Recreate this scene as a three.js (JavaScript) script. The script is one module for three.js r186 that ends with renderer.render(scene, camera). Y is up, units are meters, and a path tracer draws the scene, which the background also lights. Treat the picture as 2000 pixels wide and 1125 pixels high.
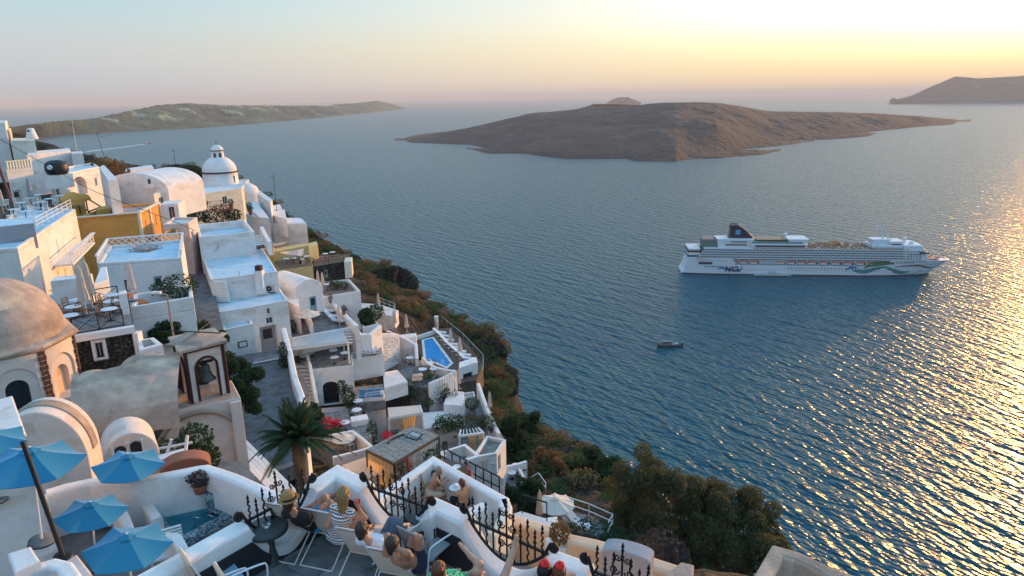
import * as THREE from 'three';
import { mergeGeometries } from 'three/addons/utils/BufferGeometryUtils.js';
import { FontLoader } from 'three/addons/loaders/FontLoader.js';
import { TextGeometry } from 'three/addons/geometries/TextGeometry.js';
import { MarchingCubes } from 'three/addons/objects/MarchingCubes.js';
import { Brush, Evaluator, SUBTRACTION } from 'three-bvh-csg';

/* ---------- camera, sky, sun, exposure ---------- */
const scene = new THREE.Scene();
const EYE = 184, FOCAL = 1330, DEG = Math.PI / 180;
const camera = new THREE.PerspectiveCamera(2 * Math.atan(562.5 / FOCAL) / DEG, 16 / 9, 0.5, 150000);
camera.rotation.order = 'YXZ';
camera.rotation.set(-15.62 * DEG, 0, -0.8 * DEG);
camera.position.set(0, EYE, 0);
camera.updateMatrixWorld(true);
const renderer = new THREE.WebGLRenderer();
renderer.toneMapping = THREE.LinearToneMapping;
renderer.toneMappingExposure = 1.0;
renderer.shadowMap.enabled = true;

const SUN_AZ = 43, SUN_EL = 6.5;
const sunDir = new THREE.Vector3(Math.sin(SUN_AZ * DEG) * Math.cos(SUN_EL * DEG), Math.sin(SUN_EL * DEG), -Math.cos(SUN_AZ * DEG) * Math.cos(SUN_EL * DEG));
const sun = new THREE.DirectionalLight(new THREE.Color().setRGB(1.0, 0.47, 0.12), 4.8);
sun.position.copy(sunDir).multiplyScalar(400).add(new THREE.Vector3(0, 150, -60));
sun.target.position.set(0, 150, -60);
sun.castShadow = true; sun.shadow.radius = 1;
Object.assign(sun.shadow.camera, { left: -160, right: 160, top: 120, bottom: -120, near: 1, far: 900 });
scene.add(sun, sun.target);
{ // clear evening sky: warm low band round the setting sun, pale cyan above it, blue overhead
  const EL = [-90, 0, 1.5, 3.5, 6, 9, 16, 30, 55, 90], AZ = [0, 20, 42, 80, 130, 180];
  const T = [ // one row per elevation, colours by angle from the sun's azimuth
    [[.90, .66, .40], [.85, .66, .46], [.78, .64, .56], [.42, .52, .62], [.56, .50, .54], [.66, .52, .52]],
    [[1.15, .76, .40], [1.08, .76, .42], [.88, .70, .57], [.47, .54, .63], [.60, .52, .55], [.76, .57, .55]],
    [[1.45, .98, .50], [1.22, .90, .48], [.95, .78, .57], [.55, .60, .66], [.66, .56, .60], [.84, .63, .61]],
    [[2.20, 1.75, 1.00], [1.50, 1.24, .74], [1.02, .90, .63], [.61, .66, .68], [.70, .63, .66], [.88, .70, .68]],
    [[3.00, 2.70, 2.10], [1.80, 1.70, 1.32], [.97, .98, .83], [.54, .70, .75], [.66, .67, .71], [.84, .74, .74]],
    [[2.70, 2.60, 2.30], [1.65, 1.64, 1.48], [.84, .97, .94], [.42, .70, .81], [.55, .69, .80], [.75, .74, .78]],
    [[1.84, 1.78, 1.57], [1.30, 1.38, 1.32], [.69, .97, 1.08], [.28, .67, .99], [.43, .72, .95], [.64, .76, .89]],
    [[1.03, 1.16, 1.21], [.84, 1.07, 1.23], [.52, .89, 1.21], [.27, .70, 1.16], [.39, .75, 1.14], [.52, .78, 1.07]],
    [[.52, .80, 1.12], [.48, .78, 1.12], [.41, .73, 1.13], [.32, .68, 1.13], [.34, .68, 1.12], [.38, .70, 1.09]],
    [[.33, .65, 1.08], [.33, .65, 1.08], [.33, .65, 1.08], [.33, .65, 1.08], [.33, .65, 1.08], [.33, .65, 1.08]]];
  const cubic = (x, y, i, t) => { const n = x.length, h = x[i + 1] - x[i], sl = (a, b) => (y[b] - y[a]) / (x[b] - x[a]), lim = (a, b) => a * b <= 0 ? 0 : 2 * a * b / (a + b), d = sl(i, i + 1), m0 = i ? lim(sl(i - 1, i), d) : 0, m1 = i < n - 2 ? lim(d, sl(i + 1, i + 2)) : 0, t2 = t * t, t3 = t2 * t; return (2 * t3 - 3 * t2 + 1) * y[i] + (t3 - 2 * t2 + t) * h * m0 + (3 * t2 - 2 * t3) * y[i + 1] + (t3 - t2) * h * m1; };
  const W = 1024, Hh = 512, data = new Float32Array(W * Hh * 4), find = (a, v) => { let i = 0; while (i < a.length - 2 && v > a[i + 1]) i++; const t = Math.min(1, Math.max(0, (v - a[i]) / (a[i + 1] - a[i]))); return [i, t]; };
  for (let r = 0; r < Hh; r++) for (let c = 0; c < W; c++) {
    const el = ((r + .5) / Hh - .5) * 180, th = ((c + .5) / W - .5) * 2 * Math.PI, az = Math.atan2(Math.cos(th), -Math.sin(th)) / DEG;
    let da = Math.abs(az - SUN_AZ); if (da > 180) da = 360 - da;
    const [i, t] = find(EL, el), [j, u] = find(AZ, da);
    for (let k = 0; k < 3; k++) { const row = (q) => cubic(AZ, T[q].map((v) => v[k]), j, u), rows = EL.map((_, q) => Math.abs(q - i - .5) < 2 ? row(q) : 0); data[(r * W + c) * 4 + k] = Math.max(.02, cubic(EL, rows, i, t)); }
    data[(r * W + c) * 4 + 3] = 1;
  }
  const sky = new THREE.DataTexture(data, W, Hh, THREE.RGBAFormat, THREE.FloatType);
  sky.mapping = THREE.EquirectangularReflectionMapping; sky.magFilter = sky.minFilter = THREE.LinearFilter; sky.needsUpdate = true;
  scene.background = sky; scene.environment = sky;
}
scene.fog = new THREE.FogExp2(new THREE.Color().setRGB(1.0, 0.94, 0.91), 5.0e-5);

/* ---------- helpers ---------- */
let seed = 12345;
const rnd = (a = 0, b = 1) => { seed = (seed * 1664525 + 1013904223) >>> 0; return a + (b - a) * (seed / 4294967296); };
const V = (x, y, z) => new THREE.Vector3(x, y, z), C = (r, g, b) => new THREE.Color().setRGB(r, g, b), lerp = (a, b, t) => a + (b - a) * t;
const smooth = (a, b, x) => { const t = Math.min(1, Math.max(0, (x - a) / (b - a))); return t * t * (3 - 2 * t); };
const ray = (px, py) => V(px - 1000, 562.5 - py, -FOCAL).applyQuaternion(camera.quaternion).normalize();
const G = (px, py, drop) => { const r = ray(px, py); return r.multiplyScalar(-drop / r.y).add(camera.position); };    // survey: sight line met at a height below the eye
const SEA = (px, py) => G(px, py, EYE);
const RANGE = (px, py, m) => { const r = ray(px, py); return r.multiplyScalar(m / Math.hypot(r.x, r.z)).add(camera.position); };
function piece(xs, ys) { return (x) => { let i = 0; while (i < xs.length - 2 && x > xs[i + 1]) i++; return lerp(ys[i], ys[i + 1], (x - xs[i]) / (xs[i + 1] - xs[i])); }; }
const table = (rows) => piece(rows.map((r) => r[0]), rows.map((r) => r[1]));

function hash(x, y, s) { let h = (x * 374761393 + y * 668265263 + s * 974711) | 0; h = Math.imul(h ^ (h >>> 13), 1274126177); return ((h ^ (h >>> 16)) >>> 0) / 4294967296; }
function vnoise(x, y, s = 0, wrap = 0) {
  const xi = Math.floor(x), yi = Math.floor(y), fx = x - xi, fy = y - yi, u = fx * fx * (3 - 2 * fx), v = fy * fy * (3 - 2 * fy), m = (a) => wrap ? ((a % wrap) + wrap) % wrap : a;
  const a = hash(m(xi), m(yi), s), b = hash(m(xi + 1), m(yi), s), c = hash(m(xi), m(yi + 1), s), d = hash(m(xi + 1), m(yi + 1), s);
  return lerp(lerp(a, b, u), lerp(c, d, u), v);
}
function fbm(x, y, s = 0, oct = 5, wrap = 0) { let a = .5, t = 0, n = 0; for (let o = 0; o < oct; o++) { t += a * vnoise(x, y, s + o, wrap); n += a; a *= .5; x *= 2; y *= 2; wrap *= 2; } return t / n; }
function tex(size, fn, srgb) {
  const d = new Uint8Array(size * size * 4);
  for (let y = 0; y < size; y++) for (let x = 0; x < size; x++) { const c = fn(x / size, y / size); for (let k = 0; k < 3; k++) d[(y * size + x) * 4 + k] = Math.max(0, Math.min(255, Math.round(255 * (Array.isArray(c) ? c[k] : c)))); d[(y * size + x) * 4 + 3] = 255; }
  const t = new THREE.DataTexture(d, size, size); t.wrapS = t.wrapT = THREE.RepeatWrapping; t.magFilter = THREE.LinearFilter; if (srgb) t.colorSpace = THREE.SRGBColorSpace; t.needsUpdate = true; return t;
}
const rep = (t, m) => { const c = t.clone(); c.repeat.set(1 / m, 1 / m); c.needsUpdate = true; return c; };
const counts = {};
const numbered = (n) => { const k = counts[n] = (counts[n] ?? -1) + 1; return k ? n + '_' + String(k).padStart(3, '0') : n; };
function box(w, h, d, x = 0, y = 0, z = 0, ry = 0) { const g = new THREE.BoxGeometry(w, h, d); if (ry) g.rotateY(ry); return g.translate(x, y, z); }
function norm(list) { return list.map((g) => { const q = g.index ? g.toNonIndexed() : g.clone(); for (const k of Object.keys(q.attributes)) if (!['position', 'normal', 'uv'].includes(k)) q.deleteAttribute(k); if (!q.attributes.normal) q.computeVertexNormals(); if (!q.attributes.uv) q.setAttribute('uv', new THREE.BufferAttribute(new Float32Array(q.attributes.position.count * 2), 2)); return q; }); }
const merge = (list) => list.length === 1 ? list[0] : mergeGeometries(norm(list));
function metres(g) { // texture coordinates in metres, laid on the plane each face lies closest to
  if (g.index) g = g.toNonIndexed();
  const p = g.attributes.position, n = g.attributes.normal, uv = new Float32Array(p.count * 2);
  for (let f = 0; f < p.count; f += 3) {
    const a = V().fromBufferAttribute(p, f), b = V().fromBufferAttribute(p, f + 1), c = V().fromBufferAttribute(p, f + 2), q = b.clone().sub(a).cross(c.clone().sub(a));
    const ax = Math.abs(q.x), ay = Math.abs(q.y), az = Math.abs(q.z);
    [a, b, c].forEach((v, k) => { const i = (f + k) * 2; if (ay >= ax && ay >= az) { uv[i] = v.x; uv[i + 1] = v.z; } else if (ax > az) { uv[i] = v.z; uv[i + 1] = v.y; } else { uv[i] = v.x; uv[i + 1] = v.y; } });
  }
  g.setAttribute('uv', new THREE.BufferAttribute(uv, 2)); return g;
}
function mesh(name, geo, mat, parent, label) {
  const m = new THREE.Mesh(Array.isArray(geo) ? merge(geo) : geo, mat); m.castShadow = m.receiveShadow = true; m.name = parent === scene ? numbered(name) : name;
  if (label) m.userData.label = label;
  parent.add(m); return m;
}
const tag = (o, label, category, group) => { o.userData.label = label; o.userData.category = category; o.userData.kind = 'thing'; if (group) o.userData.group = group; return o; };
function thing(name, label, category, group, at, turn = 0) { const o = new THREE.Group(); o.name = numbered(name); tag(o, label, category, group); scene.add(o); if (at) o.position.copy(at); o.rotation.y = turn; return o; }
const struct = (name, geo, mat) => { const m = mesh(name, geo, mat, scene); m.userData.kind = 'structure'; return m; };
function settle(o) { // built in place: move the group's origin to the middle of its base
  const b = new THREE.Box3().setFromObject(o), c = V((b.min.x + b.max.x) / 2, b.min.y, (b.min.z + b.max.z) / 2); o.position.copy(c); for (const k of o.children) k.position.sub(c); return o;
}
function copyOf(o, at, turn = 0, label, group, scale) { const c = o.clone(); c.name = numbered(o.name.replace(/_\d{3}$/, '')); c.userData = { ...o.userData }; if (label) c.userData.label = label; if (group) c.userData.group = group; c.position.copy(at); c.rotation.y = turn; if (scale) c.scale.setScalar(scale); scene.add(c); return c; }
function tube(pts, r, seg = 0, rad = 6, closed = false) { const c = new THREE.CatmullRomCurve3(pts, closed, 'catmullrom', .35); return new THREE.TubeGeometry(c, seg || pts.length * 4, r, rad, closed); }
function rod(a, b, r, rad = 6, r2) { const d = b.clone().sub(a), g = new THREE.CylinderGeometry(r2 ?? r, r, d.length(), rad); g.translate(0, d.length() / 2, 0); return g.applyQuaternion(new THREE.Quaternion().setFromUnitVectors(V(0, 1, 0), d.normalize())).translate(a.x, a.y, a.z); }
function bar(a, b, w, h) { const d = b.clone().sub(a), L = d.length(), g = new THREE.BoxGeometry(w, h, L), q = new THREE.Quaternion(), z = d.normalize(), x = V(0, 1, 0).cross(z); if (x.lengthSq() < 1e-6) x.set(1, 0, 0); x.normalize(); const y = z.clone().cross(x); q.setFromRotationMatrix(new THREE.Matrix4().makeBasis(x, y, z)); const m = a.clone().add(b).multiplyScalar(.5); return g.applyQuaternion(q).translate(m.x, m.y, m.z); }
const std = (o) => new THREE.MeshStandardMaterial({ roughness: .85, ...o });
const lathe = (pts, seg = 24, from = 0, len = 2 * Math.PI) => new THREE.LatheGeometry(pts.map(([x, y]) => new THREE.Vector2(x, y)), seg, from, len);

/* ---------- sea ---------- */
function waves(size, tile, list) { // periodic sea surface: long-crested chop from one wind, with spread
  const h = new Float32Array(size * size);
  for (const [kx, ky, amp, ph] of list) {
    const cx = new Float32Array(size), sx = new Float32Array(size), cy = new Float32Array(size), sy = new Float32Array(size);
    for (let i = 0; i < size; i++) { const a = 2 * Math.PI * kx * i / size + ph, b = 2 * Math.PI * ky * i / size; cx[i] = Math.cos(a) * amp; sx[i] = Math.sin(a) * amp; cy[i] = Math.cos(b); sy[i] = Math.sin(b); }
    for (let y = 0; y < size; y++) for (let x = 0, o = y * size, c = cy[y], s = sy[y]; x < size; x++) h[o + x] += cx[x] * c - sx[x] * s;
  }
  return h;
}
function seaMaps() {
  const tileA = 360, size = 2048, la = [], wind = 36 * DEG;   // waves travel along this bearing in the x-z plane
  for (let i = 0; i < 90; i++) {
    const L = 1.9 * Math.pow(14, Math.pow(rnd(), 1.3)), dir = wind + (rnd() + rnd() + rnd() - 1.5) * 0.75, k = tileA / L, kx = Math.round(Math.cos(dir) * k), ky = Math.round(Math.sin(dir) * k), l = tileA / Math.max(1, Math.hypot(kx, ky));
    la.push([kx, ky, Math.pow(l, 1.0) * (l < 10 ? 1 : 10 / l) , rnd(0, 6.28)]);
  }
  const h = waves(size, tileA, la); let lo = 1e9, hi = -1e9, sq = 0;
  for (const v of h) sq += v * v; const sd = Math.sqrt(sq / h.length);
  for (let i = 0; i < h.length; i++) { const v = h[i] / sd; h[i] = v > 0 ? v + .16 * v * v : v * (1 + .05 * v); lo = Math.min(lo, h[i]); hi = Math.max(hi, h[i]); }
  const d = new Float32Array(size * size * 4); for (let i = 0; i < h.length; i++) { d[i * 4] = d[i * 4 + 1] = d[i * 4 + 2] = (h[i] - lo) / (hi - lo); d[i * 4 + 3] = 1; }
  const bump = new THREE.DataTexture(d, size, size, THREE.RGBAFormat, THREE.FloatType); bump.wrapS = bump.wrapT = THREE.RepeatWrapping; bump.magFilter = THREE.LinearFilter; bump.repeat.set(1 / tileA, 1 / tileA); bump.needsUpdate = true;
  const tileB = 97, s2 = 1024, lb = [];
  for (let i = 0; i < 90; i++) { const L = .7 * Math.pow(9, rnd()), dir = wind + (rnd() + rnd() - 1) * 1.3, k = tileB / L, kx = Math.round(Math.cos(dir) * k), ky = Math.round(Math.sin(dir) * k); lb.push([kx, ky, tileB / Math.hypot(kx, ky), rnd(0, 6.28)]); }
  const g = waves(s2, tileB, lb); let q = 0; const step = tileB / s2, nx = new Float32Array(s2 * s2), ny = new Float32Array(s2 * s2);
  for (let y = 0; y < s2; y++) for (let x = 0; x < s2; x++) { const i = y * s2 + x, a = (g[y * s2 + (x + 1) % s2] - g[i]) / step, b = (g[((y + 1) % s2) * s2 + x] - g[i]) / step; nx[i] = a; ny[i] = b; q += a * a + b * b; }
  const k = .23 / Math.sqrt(q / nx.length), n8 = new Uint8Array(s2 * s2 * 4);
  for (let i = 0; i < nx.length; i++) { const v = V(-nx[i] * k, -ny[i] * k, 1).normalize(); n8[i * 4] = 127.5 + 127.5 * v.x; n8[i * 4 + 1] = 127.5 + 127.5 * v.y; n8[i * 4 + 2] = 127.5 + 127.5 * v.z; n8[i * 4 + 3] = 255; }
  const normal = new THREE.DataTexture(n8, s2, s2); normal.wrapS = normal.wrapT = THREE.RepeatWrapping; normal.magFilter = THREE.LinearFilter; normal.repeat.set(1 / tileB, 1 / tileB); normal.needsUpdate = true;
  return { bump, normal, range: (hi - lo) };
}
const SM = seaMaps();
const seaMat = new THREE.MeshPhysicalMaterial({ color: C(.0002, .086, .122), roughness: .28, ior: 1.333, specularIntensity: .5, specularColor: C(.5, .9, 1), bumpMap: SM.bump, bumpScale: SM.range * .52, normalMap: SM.normal, normalScale: new THREE.Vector2(1, 1) });
{
  const S = 60000, g = new THREE.PlaneGeometry(2 * S, S + 3000); g.rotateX(-Math.PI / 2); g.translate(0, 0, -(S - 3000) / 2);
  const p = g.attributes.position, uv = g.attributes.uv; for (let i = 0; i < p.count; i++) uv.setXY(i, p.getX(i), -p.getZ(i));
  struct('sea', g, seaMat);
}

/* ---------- islands ---------- */
function island(name, shoreRows, ridgeRows, back, mat, rough, cols = 260, rows = 26, prof = .8, sd = 7) {
  const shore = table(shoreRows), ridge = table(ridgeRows), dist = piece(ridgeRows.map((r) => r[0]), ridgeRows.map((r) => r[2])), x0 = shoreRows[0][0], x1 = shoreRows[shoreRows.length - 1][0];
  const pos = [], idx = [], uv = [], all = rows + 9;
  for (let i = 0; i <= cols; i++) {
    const px = lerp(x0, x1, i / cols), a = SEA(px, shore(px)), r = RANGE(px, ridge(px), dist(px)); a.y = -4; r.y = Math.max(r.y, 2);
    const e = Math.min(1, 10 * Math.min(i, cols - i) / cols);
    for (let j = 0; j <= all; j++) {
      let p;
      if (j <= rows) { const t = j / rows, w = Math.sin(Math.PI * t); p = a.clone().lerp(r, t); p.y = lerp(-4, r.y, Math.pow(t, prof));
        const n = fbm(p.x * .004, p.z * .004, sd, 6) - .5, n2 = Math.abs(fbm(p.x * .012, p.z * .012, sd + 9, 4) - .5); p.y += rough * e * w * (n * 1.6 - n2 * .9) + rough * .16 * t * e * (fbm(p.x * .03, p.z * .03, sd + 4, 3) - .5); if (j === 0) p.y = -6; }
      else { const t = (j - rows) / 9; p = r.clone().add(r.clone().setY(0).normalize().multiplyScalar(back * t)); p.y = lerp(r.y, -8, Math.pow(t, .8)); }
      pos.push(p.x, p.y, p.z); uv.push(p.x, p.z);
      if (i < cols && j < all) { const q = i * (all + 1) + j; idx.push(q, q + all + 1, q + 1, q + 1, q + all + 1, q + all + 2); }
    }
  }
  const g = new THREE.BufferGeometry(); g.setAttribute('position', new THREE.Float32BufferAttribute(pos, 3)); g.setAttribute('uv', new THREE.Float32BufferAttribute(uv, 2)); g.setIndex(idx); g.computeVertexNormals();
  return struct(name, g, mat);
}
const scrubTex = tex(512, (u, v) => { const n = fbm(u * 8, v * 8, 31, 6, 8), m = fbm(u * 24, v * 24, 37, 4, 24), p = smooth(.60, .70, fbm(u * 16, v * 16, 53, 5, 16)) * smooth(.5, .62, fbm(u * 5, v * 5, 3, 3, 5)); const k = .6 + .8 * (n - .5) + .5 * (m - .5); return [lerp(.36 * k, .60, p), lerp(.48 * k, .62, p), lerp(.32 * k, .50, p)]; }, true);
const lavaTex = tex(512, (u, v) => { const n = fbm(u * 10, v * 10, 71, 6, 10), m = fbm(u * 40, v * 40, 77, 4, 40), p = smooth(.55, .72, fbm(u * 6, v * 6, 91, 5, 6)); const k = .75 + .7 * (n - .5) + .5 * (m - .5); return [lerp(.33, .41, p) * k, lerp(.255, .31, p) * k, lerp(.225, .25, p) * k]; }, true);
const bumpTex = tex(512, (u, v) => fbm(u * 16, v * 16, 5, 6, 16));
const scrubMat = std({ map: rep(scrubTex, 1900), roughness: 1, bumpMap: rep(bumpTex, 700), bumpScale: 25 });
const lavaMat = std({ map: rep(lavaTex, 900), roughness: 1, bumpMap: rep(bumpTex, 260), bumpScale: 9 });
island('island_scrub', [[-90, 275], [65, 267], [200, 260], [400, 250], [600, 233], [700, 223], [760, 216], [792, 212.6]],
  [[-90, 268, 4200], [-20, 252, 4400], [65, 243, 4700], [100, 238, 5000], [180, 232, 5400], [240, 219, 5800], [310, 205, 6400], [370, 201, 6900], [440, 206, 7500], [500, 206, 8000], [600, 206.5, 9600], [640, 207.5, 10500], [652, 204, 10800], [700, 201, 12000], [737, 196.5, 13000], [765, 203, 13600], [792, 212.3, 14000]], 2500, scrubMat, 90);
island('island_lava', [[770, 276.5], [800, 281], [850, 281.5], [920, 284], [960, 292], [1000, 297], [1060, 306], [1110, 312], [1222, 311], [1240, 316], [1320, 317], [1345, 310], [1400, 304], [1480, 286], [1560, 274], [1640, 265], [1712, 256], [1800, 247.5], [1895, 243.5]],
  [[770, 275.5, 3300], [800, 270, 3350], [850, 262, 3400], [920, 248, 3450], [1000, 230, 3400], [1030, 222, 3300], [1120, 214, 3300], [1150, 211, 3300], [1240, 206, 3250], [1290, 200.5, 3200], [1340, 199.5, 3200], [1400, 200.5, 3300], [1450, 208, 3500], [1500, 217, 3700], [1640, 219, 4100], [1700, 221, 4400], [1800, 227, 4900], [1860, 233, 5300], [1895, 243, 5600]], 900, lavaMat, 24, 420, 34, .72);
island('island_lava_low', [[1118, 222], [1300, 220]], [[1118, 218, 5400], [1130, 212, 5400], [1150, 207, 5400], [1158, 203, 5400], [1200, 203.5, 5400], [1250, 205, 5400], [1300, 214, 5400]], 500, lavaMat, 20, 60, 10);
island('island_islet', [[1185, 202], [1252, 202]], [[1185, 201, 14000], [1197, 194, 14000], [1208, 190, 14000], [1226, 189.5, 14000], [1236, 194, 14000], [1252, 200, 14000]], 700, scrubMat, 20, 50, 10);
island('island_headland', [[1738, 196], [1800, 196], [2000, 195], [2200, 193]], [[1738, 195, 12800], [1744, 191, 12800], [1752, 194, 12800], [1780, 187, 13200], [1800, 178, 13500], [1810, 173, 13500], [1850, 156, 13800], [1866, 149, 14000], [1910, 153, 14000], [1950, 151, 14000], [2000, 148, 14000], [2200, 144, 14000]], 2500, scrubMat, 60);

for (const [sh, ri] of [[[[912, 293], [926, 296], [950, 301], [1045, 301], [1090, 304]], [[912, 292.6], [930, 290], [960, 288], [1045, 291], [1090, 298]]], [[[1330, 313], [1400, 310], [1500, 303], [1524, 297]], [[1330, 300], [1400, 296], [1480, 292], [1524, 296.6]]],
  [[[1440, 293], [1560, 282], [1590, 278]], [[1440, 283], [1500, 276], [1560, 275], [1590, 277.7]]], [[[1570, 275], [1640, 271.5], [1700, 266], [1712, 262]], [[1570, 266], [1640, 262], [1700, 259], [1712, 261.7]]]])
  island('island_lava_cape', sh, ri.map(([x, y]) => { const p = SEA(x, table(sh)(x)); return [x, y, Math.hypot(p.x, p.z) + 120]; }), 120, lavaMat, 8, 90, 10, .6);

/* ---------- cruise ship ---------- */
const font = await new FontLoader().loadAsync('fonts/droid/droid_sans_bold.typeface.json');
const white = std({ color: C(.62, .64, .67), roughness: .5 }), shipDark = std({ color: C(.035, .045, .06), roughness: .25 }), shipGrey = std({ color: C(.42, .46, .48), roughness: .6 }), navy = std({ color: C(.008, .012, .03), roughness: .4 }), orange = std({ color: C(.62, .13, .05), roughness: .5 }), teak = std({ color: C(.30, .22, .16), roughness: .8 });
const shipTop = (x) => x < 47 ? 17.2 : x < 52 ? lerp(17.2, 10.4, (x - 47) / 5) : x < 202 ? 10.4 : x < 207 ? lerp(10.4, 17.2, (x - 202) / 5) : x < 236 ? 17.2 : lerp(17.2, 15.2, (x - 236) / 38);
const shipTip = (y) => 255 + 19.5 * Math.pow(Math.max(0, y) / 15.5, 1.15), shipTail = (y) => y < 4 ? 2.2 * Math.max(0, y / 4) ** 2 : 2.2 + (y - 4) * .28;
const shipBeam = (x, y) => { const t = shipTip(y), s = shipTail(y); let b = 16; if (x > 165) b *= Math.pow(Math.max(0, 1 - Math.pow((x - 165) / (t - 165), 2.1 + .07 * Math.max(0, y))), .62); if (x < 40) b *= 1 - .16 * Math.pow(1 - Math.max(0, x - s) / (40 - s), 2); return b; };
function hullSheet(nx = 120, ny = 12) {
  const pos = [], idx = [];
  for (const side of [1, -1]) { const o = pos.length / 3;
    for (let i = 0; i <= nx; i++) for (let j = 0; j <= ny; j++) { const u = i / nx, xr = u * 274, y = lerp(-1.5, shipTop(xr), j / ny), x = lerp(shipTail(y), shipTip(y), u); pos.push(x, y, side * shipBeam(x, y)); }
    for (let i = 0; i < nx; i++) for (let j = 0; j < ny; j++) { const q = o + i * (ny + 1) + j, a = [q, q + ny + 1, q + 1, q + 1, q + ny + 1, q + ny + 2]; idx.push(...(side > 0 ? a : a.reverse())); } }
  const half = (nx + 1) * (ny + 1); // deck and transom close the two sides
  for (let i = 0; i < nx; i++) { const a = i * (ny + 1) + ny, b = a + ny + 1; idx.push(a, b, a + half, b, b + half, a + half); }
  for (let j = 0; j < ny; j++) idx.push(j, j + 1, j + half, j + 1, j + 1 + half, j + half);
  const g = new THREE.BufferGeometry(); g.setAttribute('position', new THREE.Float32BufferAttribute(pos, 3)); g.setIndex(idx); const f = g.toNonIndexed(); f.computeVertexNormals(); return f;
}
function hullRibbon(line, lift = .12) { // a painted band on the starboard hull: [x, y, half width]
  const c = new THREE.CatmullRomCurve3(line.map(([x, y, w]) => V(x, y, w))), N = line.length * 8, pos = [], idx = [];
  for (let i = 0; i <= N; i++) { const p = c.getPoint(i / N), t = c.getTangent(i / N), n = Math.hypot(t.x, t.y) || 1; for (const s of [-1, 0, 1]) { const x = p.x - t.y / n * p.z * s, y = p.y + t.x / n * p.z * s; pos.push(x, y, shipBeam(x, y) + lift); } if (i < N) for (const k of [0, 1]) { const q = i * 3 + k; idx.push(q, q + 3, q + 1, q + 1, q + 3, q + 4); } }
  const g = new THREE.BufferGeometry(); g.setAttribute('position', new THREE.Float32BufferAttribute(pos, 3)); g.setIndex(idx); g.computeVertexNormals(); return g;
}
{
  const s = SEA(1328, 528), b = SEA(1812, 534), ship = thing('cruise_ship', 'long white cruise ship with dark funnel and teal swirls painted on its bow', 'ship', null, s, Math.atan2(-(b.z - s.z), b.x - s.x)), P = (n, g, m, p = ship, l) => mesh(n, g, m, p, l);
  ship.scale.setScalar(s.distanceTo(b) / 255);
  const cb = (x0, x1, y0, y1, hb) => box(x1 - x0, y1 - y0, hb * 2, (x0 + x1) / 2, (y0 + y1) / 2, 0);
  const hull = P('hull', hullSheet(), white);
  P('boot_stripe', hullSheetBand(), navy, hull);
  function hullSheetBand() { const pos = [], idx = [], N = 80; for (const sd of [1, -1]) { const o = pos.length / 3; for (let i = 0; i <= N; i++) for (const y of [-1.5, 1.1]) { const x = lerp(shipTail(y), shipTip(y) + .05, i / N); pos.push(x, y, sd * (shipBeam(x, y) + .1)); } for (let i = 0; i < N; i++) { const q = o + i * 2, a = [q, q + 2, q + 1, q + 1, q + 2, q + 3]; idx.push(...(sd > 0 ? a : a.reverse())); } } const g = new THREE.BufferGeometry(); g.setAttribute('position', new THREE.Float32BufferAttribute(pos, 3)); g.setIndex(idx); g.computeVertexNormals(); return g; }
  const teal = std({ color: C(.012, .22, .22), roughness: .5 }), green = std({ color: C(.03, .13, .06), roughness: .5 }), blue = std({ color: C(.015, .13, .34), roughness: .5 }), brown = std({ color: C(.10, .09, .09), roughness: .5 });
  P('painted_swirl', hullRibbon([[172, 7, .4], [178, 5.5, 1.6], [186, 5, 2.2], [196, 8.2, 1.6], [206, 10, .9], [212, 8.5, .4]]), teal, hull);
  P('painted_swirl', hullRibbon([[206, 8, .4], [212, 7.2, 1.5], [219, 4.6, 2.1], [226, 4, 1.2], [232, 5, .3]]), teal, hull);
  P('painted_swirl', hullRibbon([[184, 9, .4], [192, 12.6, 2.2], [202, 14, 2.4], [210, 14, 1.2], [214, 13, .3]], .16), green, hull);
  P('painted_swirl', hullRibbon([[166, 6, .3], [170, 9, 1.2], [175, 9.5, .8], [178, 8, .2]], .2), blue, hull);
  P('painted_swirl', hullRibbon([[214, 10, .2], [226, 11, .7], [240, 11, .9], [250, 8.5, .8], [256, 8, .2]], .2), brown, hull);
  P('painted_swirl', hullRibbon([[214, 4, .15], [224, 1.9, .3], [236, 2.6, .3], [246, 5, .15]], .22), brown, hull);
  P('painted_wave', hullRibbon([[36.5, 6, .3], [41, 7, 1], [47, 6, 1.1], [53, 4.9, 1.1], [60, 5.6, .9], [63, 6.8, .3]]), blue, hull);
  { const t = new TextGeometry('NCL', { font, size: 5.2, depth: .25, curveSegments: 4 }); t.scale(1.15, 1, 1); t.translate(44, 3.3, 16.25); P('lettering', t, navy, hull); }
  const ports = (y, x0, x1, step, w, h) => { const L = []; for (let x = x0; x < x1; x += step) for (const sd of [1, -1]) { const z = shipBeam(x, y); L.push(box(w, h, .3, x, y, sd * (z + .02), sd * Math.atan2(shipBeam(x - 2, y) - shipBeam(x + 2, y), 4))); } return L; };
  for (const [y, x0, x1, st, w, h] of [[8.6, 24, 42, 2.5, 1.4, 1.3], [8.4, 46, 62, 5, 1.5, 1.3], [7.9, 108, 200, 3.4, 1.3, 1], [5.6, 66, 200, 3.6, .8, .8], [15, 14, 46, 2.6, .9, .7], [12.2, 236, 252, 3, .7, .7], [14.6, 208, 234, 2.7, 1.2, 1.2]]) P('porthole_row', ports(y, x0, x1, st, w, h), shipDark, hull).userData.kind = 'stuff';
  for (const [x0, x1] of [[17, 31], [36, 44]]) P('mooring_opening', [box(x1 - x0, 2.6, .4, (x0 + x1) / 2, 12.2, 15.6, -.03)], shipDark, hull);
  // recess behind the boats
  const rec = P('promenade_wall', [cb(45, 209, 9, 17.4, 12.9)], shipGrey);
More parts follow.
